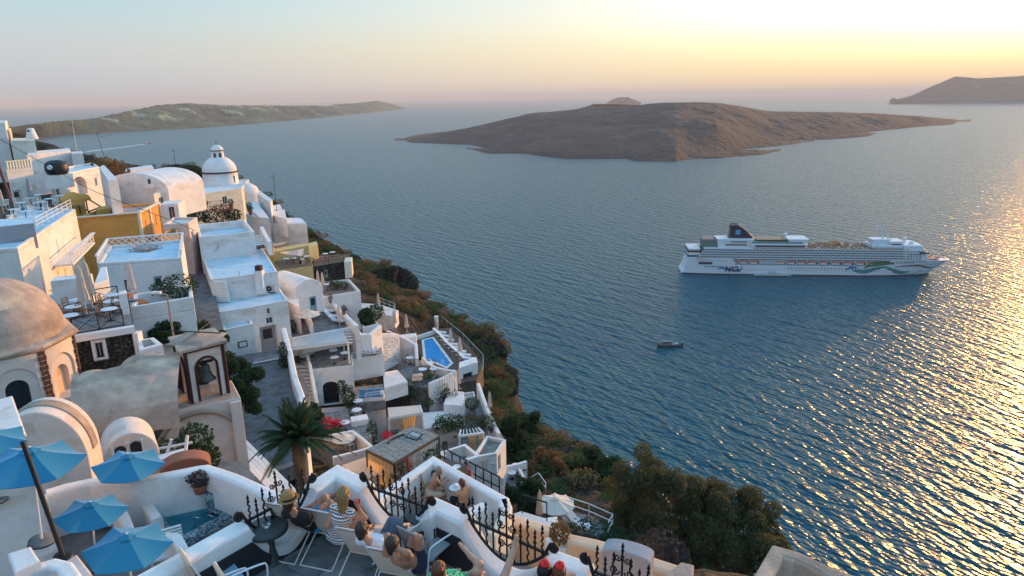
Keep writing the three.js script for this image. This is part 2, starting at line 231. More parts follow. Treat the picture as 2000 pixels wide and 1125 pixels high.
  P('promenade_window_row', [cb(50, 204, 11.6, 13.2, 12.95)], shipDark, rec);
  { const xs = [52.5, 63, 73.3, 100.5, 111, 121.5, 132.2, 144, 156, 168, 180, 191]; const hullG = new THREE.SphereGeometry(1, 14, 8).scale(4.1, 1.35, 1.6), top = new THREE.SphereGeometry(1, 14, 8, 0, 2 * Math.PI, 0, Math.PI / 2).scale(4.0, 1.55, 1.5), dav = merge([box(.5, 6.6, 1.6, -4.9, 13.9, 14.4), box(.5, .7, 2.6, -4.9, 16.9, 14.6)]);
    for (const x of xs) { const l = P('lifeboat', hullG.clone().translate(x, 12.6, 14.5), white, ship, 'white lifeboat with orange canopy'); P('canopy', top.clone().translate(x, 13.4, 14.5), orange, l); P('davit', dav.clone().translate(x, 0, 0), white, l); } }
  P('tender_platform', [box(26, 4.4, .6, 92, 14, 14.4)], shipGrey);
  // balcony decks
  const core = P('superstructure', [cb(18, 236, 17.2, 27.2, 14.4), cb(236, 241, 17.2, 27.2, 12)], shipDark);
  for (let k = 0; k < 4; k++) { const y = 17.2 + k * 2.5, x0 = 15 + k * 1.6, x1 = [232, 226, 224, 238][k], L = [cb(x0, x1 + 4, y, y + .55, 16)], D = []; for (let x = x0 + 2; x < x1; x += 3.3) D.push(cb(x, x + .35, y + .55, y + 2.5, 15.8)); P('balcony_deck', L, white, core); P('balcony_divider_row', D, white, core).userData.kind = 'stuff'; P('balcony_rail', [cb(x0 + .3, x1, y + .55, y + 1.35, 15.9)], shipGrey, core); }
  P('deck_edge', [cb(22, 242, 27.2, 28.1, 15.8)], white, core);
  { const sh = new THREE.Shape([[224, 17.2], [246, 17.2], [244.5, 24.4], [239.5, 31.5], [224, 31.5]].map(([x, y]) => new THREE.Vector2(x, y))); const g = new THREE.ExtrudeGeometry(sh, { depth: 26, bevelEnabled: true, bevelSize: 1.4, bevelThickness: 1.6, bevelSegments: 3 }); g.translate(-1.4, 0, -13); const fr = P('bridge_front', g, white); P('bridge_window_row', [cb(236.2, 245.9, 24.6, 26.1, 16.3)], shipDark, fr); const L = []; for (let k = 0; k < 3; k++) for (let i = 0; i < 5; i++) for (const sd of [1, -1]) L.push(box(1.3, 1.2, .3, 226.5 + i * 2.9, 18.6 + k * 2.3, sd * 14.75)); P('cabin_window_row', L, shipDark, fr).userData.kind = 'stuff'; }
  P('stern_block', [cb(5.5, 21, 17.2, 22, 13.5), cb(6.5, 21, 22, 26.2, 13)], white); P('stern_terrace', [cb(6, 24, 26.2, 27, 14)], white); P('stern_window_row', [cb(5.2, 20, 23.2, 25, 13.2), cb(5.1, 20, 18.4, 20.2, 13.7)], shipDark);
  const house = (n, x0, x1, y0, y1, hb, m = white) => P(n, new THREE.ExtrudeGeometry(new THREE.Shape([[x0 + 1.5, y0], [x1 - 1, y0], [x1 + .6, y1], [x0, y1]].map(([x, y]) => new THREE.Vector2(x, y))), { depth: hb * 2 - 1.6, bevelSize: .8, bevelThickness: .8, bevelSegments: 2 }).translate(0, 0, -hb + .8), m);
  const h1 = house('deckhouse', 36, 72, 28.1, 36.4, 10); P('deckhouse_window_row', [cb(50, 66, 34, 34.7, 10.9), cb(44, 66, 30.6, 31.6, 10.9)], shipDark, h1);
  const h2 = house('deckhouse', 70, 126, 28.1, 32.2, 13); P('deckhouse_window_row', [cb(74, 124, 29.8, 31.4, 13.9)], shipDark, h2); P('green_fascia', [cb(71, 122, 32.4, 34.6, 12)], std({ color: C(.12, .24, .21) }), h2);
  house('deckhouse', 108, 127, 34.4, 37, 11); P('awning_rail', [cb(76, 108, 36.2, 36.7, 9)], teak);
  const court = P('sports_court_screen', [cb(21, 36, 28.1, 35.5, 9)], std({ color: C(.10, .17, .15), roughness: .9 })); P('court_top', [cb(20.5, 33, 35.5, 36.6, 9.2)], std({ color: C(.26, .20, .18) }), court);
  P('pool_deck', [cb(72, 226, 28.1, 28.5, 15.6)], teak); { const L = []; for (let i = 0; i < 150; i++) L.push(box(rnd(.8, 2.6), rnd(.5, 1.6), rnd(.6, 1.6), rnd(129, 190), 29.1, rnd(-13, 13), rnd(0, 3))); const o = P('deck_furniture', L, std({ color: C(.26, .17, .12) })); o.userData.kind = 'stuff'; const Q = []; for (let i = 0; i < 12; i++) Q.push(rod(V(130 + i * 6, 28, 12), V(130 + i * 6, 33.5, 12), .16), new THREE.ConeGeometry(1.1, .8, 6).translate(130 + i * 6, 33.5, 12)); P('deck_lamp_row', Q, teak).userData.kind = 'stuff'; P('water_slide', [tube([V(150, 29, -4), V(154, 33, 0), V(160, 33.5, 3), V(163, 31, -2), V(158, 29, -5)], .9, 30)], std({ color: C(.5, .24, .08) })); }
  house('deckhouse', 192, 240, 28.1, 31.2, 12); P('deckhouse_window_row', [cb(190, 224, 29.3, 30.2, 12.9)], shipGrey); const h3 = house('deckhouse', 193, 209, 31.2, 36.5, 7); house('deckhouse', 209, 222, 31.2, 35, 9); P('deckhouse_window_row', [cb(211, 220, 32, 33, 9.9)], shipDark, h3);
  const mast = P('mast', [bar(V(207, 35, -1), V(200, 50, -1), 1.2, 1.6), bar(V(211, 35, 1), V(205.5, 49, 1), .8, 1), box(6, .5, 1.4, 201, 47, 0), box(.4, 5, .4, 204, 47, 1), bar(V(215, 34, 0), V(210, 43, 0), .6, .7)], white); P('radar', [box(4, .4, .8, 200, 50.4, -1)], white, mast);
  for (const [x, y, z, r] of [[106, 40.6, 2, 2.2], [227, 37, 0, 2], [232, 33.4, 5, 2.3]]) { const d = P('radome', new THREE.SphereGeometry(r, 16, 12).translate(x, y, z), white); P('pedestal', [rod(V(x, y - r - 3.2, z), V(x, y - r * .6, z), r * .6, 10)], white, d); }
  { const sh = new THREE.Shape(); sh.moveTo(48, 36); sh.quadraticCurveTo(51, 40, 50.5, 46); sh.lineTo(50.5, 50); sh.lineTo(57, 50.5); sh.quadraticCurveTo(66, 45.5, 74, 36.2); sh.closePath(); const fu = P('funnel', new THREE.ExtrudeGeometry(sh, { depth: 8, bevelSize: .8, bevelThickness: 1.4, bevelSegments: 3 }).translate(0, 0, -4), navy); const P4 = []; for (let i = 0; i < 4; i++) P4.push(rod(V(51.2 + i * 1.9, 50, 0), V(51 + i * 1.9, 52.6, 0), .6, 8)); P('exhaust_pipe', P4, navy, fu); P('emblem', [box(5.6, 5.4, .3, 57, 43.4, 5.5)], std({ color: C(.02, .20, .42) }), fu); P('emblem_mark', [new THREE.TorusGeometry(1.6, .4, 6, 16).translate(57, 43.6, 5.7)], std({ color: C(.3, .55, .7) }), fu); }
  P('bow_deck', [box(18, .4, 16, 252, 17.3, 0)], std({ color: C(.5, .30, .24) })); P('bow_crane', [bar(V(250, 17, 3), V(256, 21, 3), .7, .7), bar(V(246, 18, -3), V(247.5, 25, -2), .7, .7), box(2.4, 2, 2.4, 262, 17.4, 0)], orange);
  P('boarding_pontoon', [box(38, 1.2, 4.5, 92, 1.2, 18.6), box(6, 3, 3, 92, 3, 18.4), box(34, .3, .2, 92, 3, 20.6)], shipGrey);
}
/* ---------- small boats ---------- */
function boatHull(L, B, Hh, sheer) { const pos = [], idx = [], nx = 24, ny = 6; for (let i = 0; i <= nx; i++) for (let j = -ny; j <= ny; j++) { const u = i / nx, t = j / ny, b = B / 2 * Math.pow(Math.sin(Math.PI * Math.min(1, .16 + u * .84)), .55) * (u > .98 ? .05 : 1), top = Hh * (1 + sheer * Math.pow(Math.abs(u - .4) / .6, 2)), a = Math.abs(t); pos.push((u - .5) * L + (u > .8 ? a * L * .03 : 0), lerp(-.5, top, a), Math.sign(t) * b * Math.pow(a, .55)); if (i < nx && j < ny) { const q = i * (2 * ny + 1) + j + ny; idx.push(q, q + 1, q + 2 * ny + 1, q + 1, q + 2 * ny + 2, q + 2 * ny + 1); } } const n = (2 * ny + 1); for (let i = 0; i < nx; i++) { const q = i * n, r = q + n; idx.push(q, r, q + 2 * ny, r, r + 2 * ny, q + 2 * ny); } const g = new THREE.BufferGeometry(); g.setAttribute('position', new THREE.Float32BufferAttribute(pos, 3)); g.setIndex(idx); const f = g.toNonIndexed(); f.computeVertexNormals(); return f; }
{
  const a = SEA(1284, 677), b = SEA(1334, 676), L = a.distanceTo(b), o = thing('tour_boat', 'small canopied tour boat with a pale deck coloured dark as if backlit, floating alone on open water', 'boat', null, a.clone().add(b).multiplyScalar(.5), Math.atan2(-(b.z - a.z), b.x - a.x));
  const hull = mesh('hull', boatHull(L, 5, 1.5, .7), std({ color: C(.02, .04, .05) }), o); mesh('gunwale', [box(L * .84, .3, 4.7, -.3, 1.55, 0)], std({ color: C(.14, .19, .2) }), hull);  // backlit shade is put into the dark hull, gunwale, deckhouse and canopy colours
  mesh('deckhouse', [box(L * .4, .9, 3.2, -L * .17, 2.1, 0)], std({ color: C(.14, .15, .15) }), o); mesh('canopy', [box(L * .5, .18, 4, -L * .17, 4.2, 0)], std({ color: C(.12, .18, .19) }), o);
  for (let i = 0; i < 4; i++) for (const s of [1, -1]) mesh('canopy_post', [box(.12, 2, .12, -L * .40 + i * L * .15, 3.2, s * 1.8)], white, o);
  mesh('dark_awning_side', [box(L * .34, .9, .1, -L * .16, 3.6, 1.95)], navy, o); mesh('mast', [rod(V(L * .1, 1.5, 0), V(L * .1, 9, 0), .09)], shipGrey, o); mesh('bow_locker', [box(3, .9, 2, L * .22, 2, 0)], shipGrey, o); mesh('stern_flag', [box(.05, 1, .9, -L * .46, 2.7, .4)], std({ color: C(.02, .12, .5) }), o);
  const p = SEA(287, 281), q = thing('speed_boat', 'fast orange and white boat trailing a long white wake', 'boat', null, p, .25), mo = std({ color: C(.75, .2, .1) });
  mesh('hull', boatHull(34, 8, 3, .4), mo, q); mesh('cabin', [box(14, 3, 5, -2, 4.2, 0), box(8, 1.6, 4, -3, 6.2, 0)], white, q); mesh('windscreen', [box(.3, 1.8, 4.6, 5.2, 4.4, 0)], shipDark, q);
  const r = SEA(1045, 301.5), w = thing('moored_yacht', 'tiny white yacht moored against the dark lava shore', 'boat', null, r, .1); mesh('hull', boatHull(26, 7, 2.6, .5), white, w); mesh('cabin', [box(12, 3, 4.6, -2, 4, 0)], white, w); mesh('mast', [rod(V(1, 3, 0), V(1, 17, 0), .2)], white, w);
  const e = SEA(160, 296.5), pos = [], idx = [], N = 60; for (let i = 0; i <= N; i++) { const t = i / N, c = p.clone().lerp(e, t).add(V(20 * Math.sin(t * 2), 0, 0)), wd = lerp(9, 15, t) * (.6 + .6 * rnd()); pos.push(c.x - wd, .4, c.z, c.x + wd, .4, c.z); if (i < N) idx.push(i * 2, i * 2 + 1, i * 2 + 2, i * 2 + 1, i * 2 + 3, i * 2 + 2); }
  const g = new THREE.BufferGeometry(); g.setAttribute('position', new THREE.Float32BufferAttribute(pos, 3)); g.setIndex(idx); g.computeVertexNormals(); const wk = mesh('water_wake', g, std({ color: C(.75, .78, .8) }), scene); wk.userData.kind = 'stuff';
}

/* ---------- village: materials ---------- */
const plasterMap = tex(512, (u, v) => { const n = fbm(u * 6, v * 6, 11, 5, 6), m = fbm(u * 30, v * 30, 13, 3, 30), st = smooth(.62, .8, fbm(u * 4, v * 9, 17, 5, 36)); const k = .95 + .10 * (n - .5) + .07 * (m - .5); return [k - .06 * st, k - .075 * st, k - .10 * st]; }, true);
const plasterBump = tex(512, (u, v) => .6 * fbm(u * 10, v * 10, 21, 5, 10) + .4 * fbm(u * 60, v * 60, 23, 2, 60));
const dirtyMap = tex(512, (u, v) => { const n = fbm(u * 5, v * 5, 41, 6, 5), m = fbm(u * 22, v * 22, 43, 4, 22), p = smooth(.45, .7, fbm(u * 3, v * 3, 47, 5, 3)); const k = .72 + .30 * (n - .5) + .22 * (m - .5); return [lerp(k * 1.0, k * 1.25, p), lerp(k * .92, k * 1.12, p), lerp(k * .86, k * .98, p)]; }, true);
const stoneMap = tex(512, (u, v) => { const n = fbm(u * 26, v * 26, 61, 3, 26), m = smooth(.46, .56, vnoise(u * 30, v * 30, 63, 30)); const k = .12 + .28 * n * m; return [k * 1.05, k, k * .92]; }, true);
const paveMap = tex(256, (u, v) => { const n = fbm(u * 8, v * 8, 81, 5, 8); const k = .78 + .4 * (n - .5); return [k, k * .99, k * .97]; }, true);
const plaster = (r, g, b, o = {}) => std({ color: C(r, g, b), map: rep(plasterMap, 5), bumpMap: rep(plasterBump, 3), bumpScale: .008, roughness: .92, ...o });
const M = {
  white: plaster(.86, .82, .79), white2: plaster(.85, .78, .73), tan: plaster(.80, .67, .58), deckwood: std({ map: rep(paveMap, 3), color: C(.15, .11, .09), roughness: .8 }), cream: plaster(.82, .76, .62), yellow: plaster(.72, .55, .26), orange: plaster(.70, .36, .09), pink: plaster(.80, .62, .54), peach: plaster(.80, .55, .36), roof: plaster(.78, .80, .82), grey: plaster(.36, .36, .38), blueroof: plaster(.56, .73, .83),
  dirty: std({ map: rep(dirtyMap, 7), color: C(.86, .76, .68), bumpMap: rep(plasterBump, 2), bumpScale: .03, roughness: 1 }), stone: std({ map: rep(stoneMap, 2.6), bumpMap: rep(bumpTex, 1.2), bumpScale: .08, roughness: 1 }),
  pave: std({ map: rep(paveMap, 3), color: C(.30, .31, .33), roughness: .9, bumpMap: rep(plasterBump, 1), bumpScale: .01 }), slab: std({ map: rep(paveMap, 2), color: C(.34, .36, .38), roughness: .85 }), asphalt: std({ map: rep(paveMap, 4), color: C(.20, .21, .23), roughness: .9 }), darkdeck: std({ map: rep(paveMap, 3), color: C(.34, .32, .30), roughness: .8 }),
  glass: std({ color: C(.02, .028, .035), roughness: .08 }), dark: std({ color: C(.075, .068, .065), roughness: .9 }), wood: std({ color: C(.24, .15, .09), map: rep(paveMap, 1), roughness: .8 }), blueDoor: std({ color: C(.20, .34, .42), roughness: .6 }), greyDoor: std({ color: C(.30, .31, .32), roughness: .6 }), whiteWood: std({ color: C(.72, .71, .69), roughness: .6 }), iron: std({ color: C(.012, .013, .016), roughness: .5, metalness: .3 }), bronze: std({ color: C(.06, .075, .06), roughness: .5, metalness: .5 }), maroon: std({ color: C(.055, .014, .016), roughness: .75 }), brick: std({ color: C(.075, .035, .03), roughness: .95 }),
  canvas: std({ color: C(.66, .56, .47), roughness: .95 }), beige: std({ color: C(.56, .47, .40), roughness: .95 }), sail: new THREE.MeshPhysicalMaterial({ color: C(.82, .82, .84), roughness: .95, transmission: .25, side: THREE.DoubleSide }), curtain: new THREE.MeshPhysicalMaterial({ color: C(.80, .56, .28), roughness: 1, transmission: .45, side: THREE.DoubleSide }), blueCanvas: new THREE.MeshPhysicalMaterial({ color: C(.012, .27, .47), roughness: .9, transmission: .3 }), terracotta: std({ color: C(.32, .12, .07), roughness: .9 }), tin: std({ color: C(.50, .58, .60), roughness: .6 }), plank: std({ color: C(.42, .43, .41), map: rep(paveMap, 1.3), roughness: .85 }), steel: std({ color: C(.5, .5, .5), metalness: .9, roughness: .3 }), darkTop: std({ color: C(.05, .055, .055), roughness: .55 }), whiteTop: std({ color: C(.66, .69, .72), roughness: .5 }), straw: std({ color: C(.40, .26, .11), roughness: .95 }),
  leafDark: new THREE.MeshPhysicalMaterial({ color: C(.050, .085, .045), roughness: 1, specularIntensity: 0, transmission: 0.35, side: THREE.DoubleSide }), leaf: new THREE.MeshPhysicalMaterial({ color: C(.075, .120, .050), roughness: 1, specularIntensity: 0, transmission: 0.35, side: THREE.DoubleSide }), leafOlive: new THREE.MeshPhysicalMaterial({ color: C(.125, .120, .060), roughness: 1, specularIntensity: 0, transmission: 0.45, side: THREE.DoubleSide }), leafDry: new THREE.MeshPhysicalMaterial({ color: C(.22, .14, .07), roughness: 1, specularIntensity: 0, transmission: 0.35, side: THREE.DoubleSide }), flower: std({ color: C(.55, .015, .05), roughness: .8, side: THREE.DoubleSide }), bark: std({ color: C(.10, .075, .055), roughness: 1 }),
};
/* ---------- village: builders ---------- */
const csg = new Evaluator(); csg.useGroups = false; csg.attributes = ['position', 'normal', 'uv'];
const dropAt = (px, py, range) => -ray(px, py).y * range;
const flat = (pts) => pts.map((p) => new THREE.Vector2(p.x, -p.z));
function area2(p) { let a = 0; for (let i = 0; i < p.length; i++) { const q = p[(i + 1) % p.length]; a += p[i].x * q.y - q.x * p[i].y; } return a / 2; }
function inset(pts, t) { // pts: Vector2 ring
  const s = area2(pts) > 0 ? 1 : -1, n = pts.length, out = [];
  for (let i = 0; i < n; i++) { const a = pts[(i + n - 1) % n], b = pts[i], c = pts[(i + 1) % n], d1 = b.clone().sub(a).normalize(), d2 = c.clone().sub(b).normalize(), n1 = new THREE.Vector2(-d1.y, d1.x).multiplyScalar(s), n2 = new THREE.Vector2(-d2.y, d2.x).multiplyScalar(s), m = n1.clone().add(n2), k = t / Math.max(.35, 1 + n1.dot(n2)); out.push(b.clone().add(m.multiplyScalar(k))); }
  return out;
}
function prism(ring, y0, y1, bevel = .05, holes) { // ring of Vector2(x, -z)
  const sh = new THREE.Shape(ring); if (holes) sh.holes.push(new THREE.Path(holes)); const b = Math.min(bevel, (y1 - y0) * .3);
  const g = new THREE.ExtrudeGeometry(sh, { depth: y1 - y0 - (bevel ? 2 * b : 0), bevelEnabled: bevel > 0, bevelSize: b, bevelThickness: b, bevelOffset: -b, bevelSegments: 2 });
  g.rotateX(-Math.PI / 2); g.translate(0, y0 + (bevel ? b : 0), 0); return g;
}
const plane = (a, b) => { const n = V(-(b.z - a.z), 0, b.x - a.x).normalize(); return { a, b, n, L: Math.hypot(b.x - a.x, b.z - a.z), dir: V(b.x - a.x, 0, b.z - a.z).normalize() }; };
const onPlane = (pl, px, py) => { const r = ray(px, py), k = pl.a.clone().sub(camera.position).dot(pl.n) / r.dot(pl.n); return r.multiplyScalar(k).add(camera.position); };
function archShape(w, h, round = 1) { const s = new THREE.Shape(), r = w / 2; s.moveTo(-r, 0); s.lineTo(-r, h - r * round); s.absellipse(0, h - r * round, r, r * round, Math.PI, 0, true); s.lineTo(r, 0); s.closePath(); return s; }
// fits a local z-forward geometry to a wall: origin bottom centre, z along the outward normal
const seat = (g, pl, u, y, out, lift = 0) => { const m = new THREE.Matrix4().makeBasis(V(0, 1, 0).cross(out), V(0, 1, 0), out), o = pl.a.clone().addScaledVector(pl.dir, u).setY(y).addScaledVector(out, lift); return g.applyMatrix4(m).translate(o.x, o.y, o.z); };
function house(o) {
  const g = thing(o.name || 'house', o.label, o.cat || 'house', o.group), drop = o.d ?? dropAt(...o.top[0], o.s), y1 = EYE - drop, pts = o.top.map(([x, y]) => G(x, y, drop)), ring = flat(pts), par = o.par ?? 0, th = o.th ?? .3, bot = y1 - o.h, mat = o.mat || M.white;
  const cen = pts.reduce((a, p) => a.add(p), V(0, 0, 0)).multiplyScalar(1 / pts.length);
  let body = metres(prism(ring, bot, y1 - par, o.bevel ?? .05)); const later = [];
  for (const w of o.open || []) {
    const pl = plane(pts[w.e], pts[(w.e + 1) % pts.length]), out = pl.n.clone(); if (out.dot(cen.clone().sub(pl.a)) > 0) out.negate();
    const A = onPlane(pl, w.r[0], w.r[1]), B = onPlane(pl, w.r[2], w.r[3]), ua = A.clone().sub(pl.a).dot(pl.dir), ub = B.clone().sub(pl.a).dot(pl.dir), u = (ua + ub) / 2, wd = Math.abs(ub - ua), yb = Math.max(Math.min(A.y, B.y), bot + .02), ht = Math.max(A.y, B.y) - yb, dep = w.k.includes('dark') ? Math.max(.9, w.dep ?? 0) : w.dep ?? .22, arch = w.k.startsWith('arch');
    if (wd < .1 || ht < .1 || wd > 8) continue;
    const shp = arch ? archShape(wd, ht, w.round ?? 1) : new THREE.Shape([[-wd / 2, 0], [wd / 2, 0], [wd / 2, ht], [-wd / 2, ht]].map(([x, y]) => new THREE.Vector2(x, y)));
    const cut = new Brush(seat(new THREE.ExtrudeGeometry(shp, { depth: dep + .3, bevelEnabled: false, curveSegments: 8 }).translate(0, 0, -dep), pl, u, yb, out)); cut.updateMatrixWorld();
    const bb = new Brush(body); bb.updateMatrixWorld(); body = csg.evaluate(bb, cut, SUBTRACTION).geometry;
    later.push((wall) => {
      const fr = Math.min(.09, wd * .1), mk = (n, x, y, ww, hh, z, d, m, p) => mesh(n, seat(new THREE.BoxGeometry(ww, hh, d).translate(x, y, z), pl, u, yb, out), m, p);
      const isDoor = w.k.includes('door');
      const leaf = new THREE.ExtrudeGeometry(shp, { depth: .05, bevelEnabled: false, curveSegments: 8 }).translate(0, 0, -dep + .003).scale(.985, .992, 1);
      const leafMesh = mesh(isDoor ? 'door' : w.k.includes('dark') ? 'opening' : 'window', seat(leaf, pl, u, yb + .006, out), w.m || (isDoor ? M.greyDoor : w.k.includes('dark') ? mat : M.glass), wall);
      if (w.k.includes('dark')) return;
      const fm = w.fm || M.whiteWood, fz = -dep + .09;
      if (!arch) { for (const sgn of [-1, 1]) mk('frame', sgn * (wd / 2 - fr / 2), ht / 2, fr, ht, fz, .08, fm, leafMesh); mk('frame', 0, ht - fr / 2, wd - 2 * fr, fr, fz, .08, fm, leafMesh); } else if (!isDoor) mk('mullion', 0, ht * .62, wd * .95, fr * .6, fz, .05, fm, leafMesh);
      if (isDoor) { mk('pane', 0, ht * .68, wd * .55, ht * .36, -dep + .07, .03, M.glass, leafMesh); mk('handle', wd * .33, ht * .45, .05, .14, -dep + .09, .05, M.steel, leafMesh); }
      else { mk('mullion', 0, ht * .45, fr * .6, ht * .85, fz, .05, fm, leafMesh); mk('sill', 0, -.04, wd + .14, .08, .02, .2, w.sill || mat, leafMesh); }
      if (w.trim) { const t = w.trim, tm = w.tm || M.white; for (const sgn of [-1, 1]) mk('surround', sgn * (wd / 2 + t / 2), ht / 2, t, ht + 2 * t, .02, .06, tm, leafMesh); mk('surround', 0, ht + t / 2, wd, t, .02, .06, tm, leafMesh); mk('surround', 0, -t / 2, wd, t, .02, .06, tm, leafMesh); }
    });
  }
  const wall = mesh('wall', metres(body), mat, g); later.forEach((f) => f(wall));
  if (par) { const inn = inset(ring, th); mesh('parapet', metres(prism(ring, y1 - par + .002, y1, .06, inn)), o.parMat || mat, g); mesh('roof', metres(prism(inset(ring, th + .004), y1 - par - .04, y1 - par + .03, 0)), o.roof || M.roof, g); }
  else if (o.roof) mesh('roof', metres(prism(inset(ring, .06), y1 - .05, y1 + .012, 0)), o.roof, g);
  (o.extra || []).forEach((f) => f(g, { pts, ring, y1, bot, par }));
  return settle(g);
}
function slab(name, top, d, h, mat, label, cat = 'terrace', bevel = .03) { const pts = top.map(([x, y]) => G(x, y, d)); const g = thing(name, label, cat); mesh('floor', metres(prism(flat(pts), EYE - d - h, EYE - d, bevel)), mat, g); return settle(g); }
function ribbonWall(pts, thick, bottom, round = .5) { // pts: points along the wall's top; soft rounded coping
  const n = pts.length, prof = []; const t = thick / 2, r = t * round; prof.push([-t, null], [-t, -r]); for (let k = 1; k < 4; k++) { const a = k / 4 * Math.PI / 2; prof.push([-t + r - r * Math.cos(a), -r + r * Math.sin(a)]); } prof.push([-t + r, 0], [t - r, 0]); for (let k = 1; k < 4; k++) { const a = (1 - k / 4) * Math.PI / 2; prof.push([t - r + r * Math.cos(a), -r + r * Math.sin(a)]); } prof.push([t, -r], [t, null]);
  const m = prof.length, pos = [], idx = [];
  for (let i = 0; i < n; i++) {
    const a = pts[Math.max(0, i - 1)], b = pts[i], c = pts[Math.min(n - 1, i + 1)], d1 = V(b.x - a.x, 0, b.z - a.z), d2 = V(c.x - b.x, 0, c.z - b.z); if (d1.lengthSq() < 1e-9) d1.copy(d2); if (d2.lengthSq() < 1e-9) d2.copy(d1); d1.normalize(); d2.normalize();
    const n1 = V(-d1.z, 0, d1.x), n2 = V(-d2.z, 0, d2.x), mm = n1.clone().add(n2).multiplyScalar(1 / Math.max(.5, 1 + n1.dot(n2))); const y0 = typeof bottom === 'function' ? bottom(i / (n - 1), b) : bottom;
    for (const [o, dy] of prof) pos.push(b.x + mm.x * o, dy === null ? y0 : b.y + dy, b.z + mm.z * o);
  }
  for (let i = 0; i < n - 1; i++) for (let j = 0; j < m; j++) { const k = (j + 1) % m, q = i * m + j, r2 = i * m + k; idx.push(q, r2, q + m, r2, r2 + m, q + m); }
  for (const [o, f] of [[0, 1], [(n - 1) * m, -1]]) for (let j = 1; j < m - 1; j++) idx.push(...(f > 0 ? [o, o + j + 1, o + j] : [o, o + j, o + j + 1]));
  const g = new THREE.BufferGeometry(); g.setAttribute('position', new THREE.Float32BufferAttribute(pos, 3)); g.setIndex(idx); const f = g.toNonIndexed(); f.computeVertexNormals(); return metres(f);
}
const path = (list, d) => list.map(([x, y, dd]) => G(x, y, dd ?? d));
function gardenWall(label, list, d, h, thick = .35, mat = M.white, name = 'garden_wall') { const p = path(list, d), g = thing(name, label, 'wall'); mesh('wall', ribbonWall(p, thick, (t, b) => b.y - h), mat, g); return settle(g); }
function vaultHouse(label, L, R, d, depth, rise, h, mat, open, turn = 0, cat = 'house', name = 'vaulted_house') { // barrel roof: front spring points L, R in sight; depth runs back from the front
  const a = G(...L, d), b = G(...R, d), c = a.clone().add(b).multiplyScalar(.5), w = a.distanceTo(b), g = thing(name, label, cat, null, c.clone().setY(c.y - h), Math.atan2(-(b.z - a.z), b.x - a.x) + turn), s = new THREE.Shape(); s.moveTo(-w / 2, 0); s.lineTo(-w / 2, h); s.absellipse(0, h, w / 2, rise, Math.PI, 0, true); s.lineTo(w / 2, 0); s.closePath();
  const body = new THREE.ExtrudeGeometry(s, { depth, bevelEnabled: true, bevelSize: .06, bevelThickness: .06, bevelOffset: -.06, bevelSegments: 2, curveSegments: 14 }).translate(0, 0, -depth); const wall = mesh('wall', metres(body), mat, g);
  for (const [x, y, ww, hh, kind, m] of open || []) { const sh = kind === 'arch' ? archShape(ww, hh) : new THREE.Shape([[-ww / 2, 0], [ww / 2, 0], [ww / 2, hh], [-ww / 2, hh]].map((p) => new THREE.Vector2(...p))); const k = mesh(kind === 'door' ? 'door' : 'window', new THREE.ExtrudeGeometry(sh, { depth: .05, bevelEnabled: false }).translate(x, y, .062), m || M.glass, wall); mesh('frame', [box(.09, hh + .09, .12, x - ww / 2 - .045, y + hh / 2, .1), box(.09, hh + .09, .12, x + ww / 2 + .045, y + hh / 2, .1), ...(kind === 'arch' ? [] : [box(ww + .18, .1, .12, x, y + hh + .05, .1)])], M.whiteWood, k); if (kind === 'door') mesh('pane', [box(ww * .6, hh * .4, .03, x, y + hh * .7, .12)], M.glass, k); }
  return g;
}
function arcVault(g, pts, y, mat) { mesh('vault', pts, mat, g); }
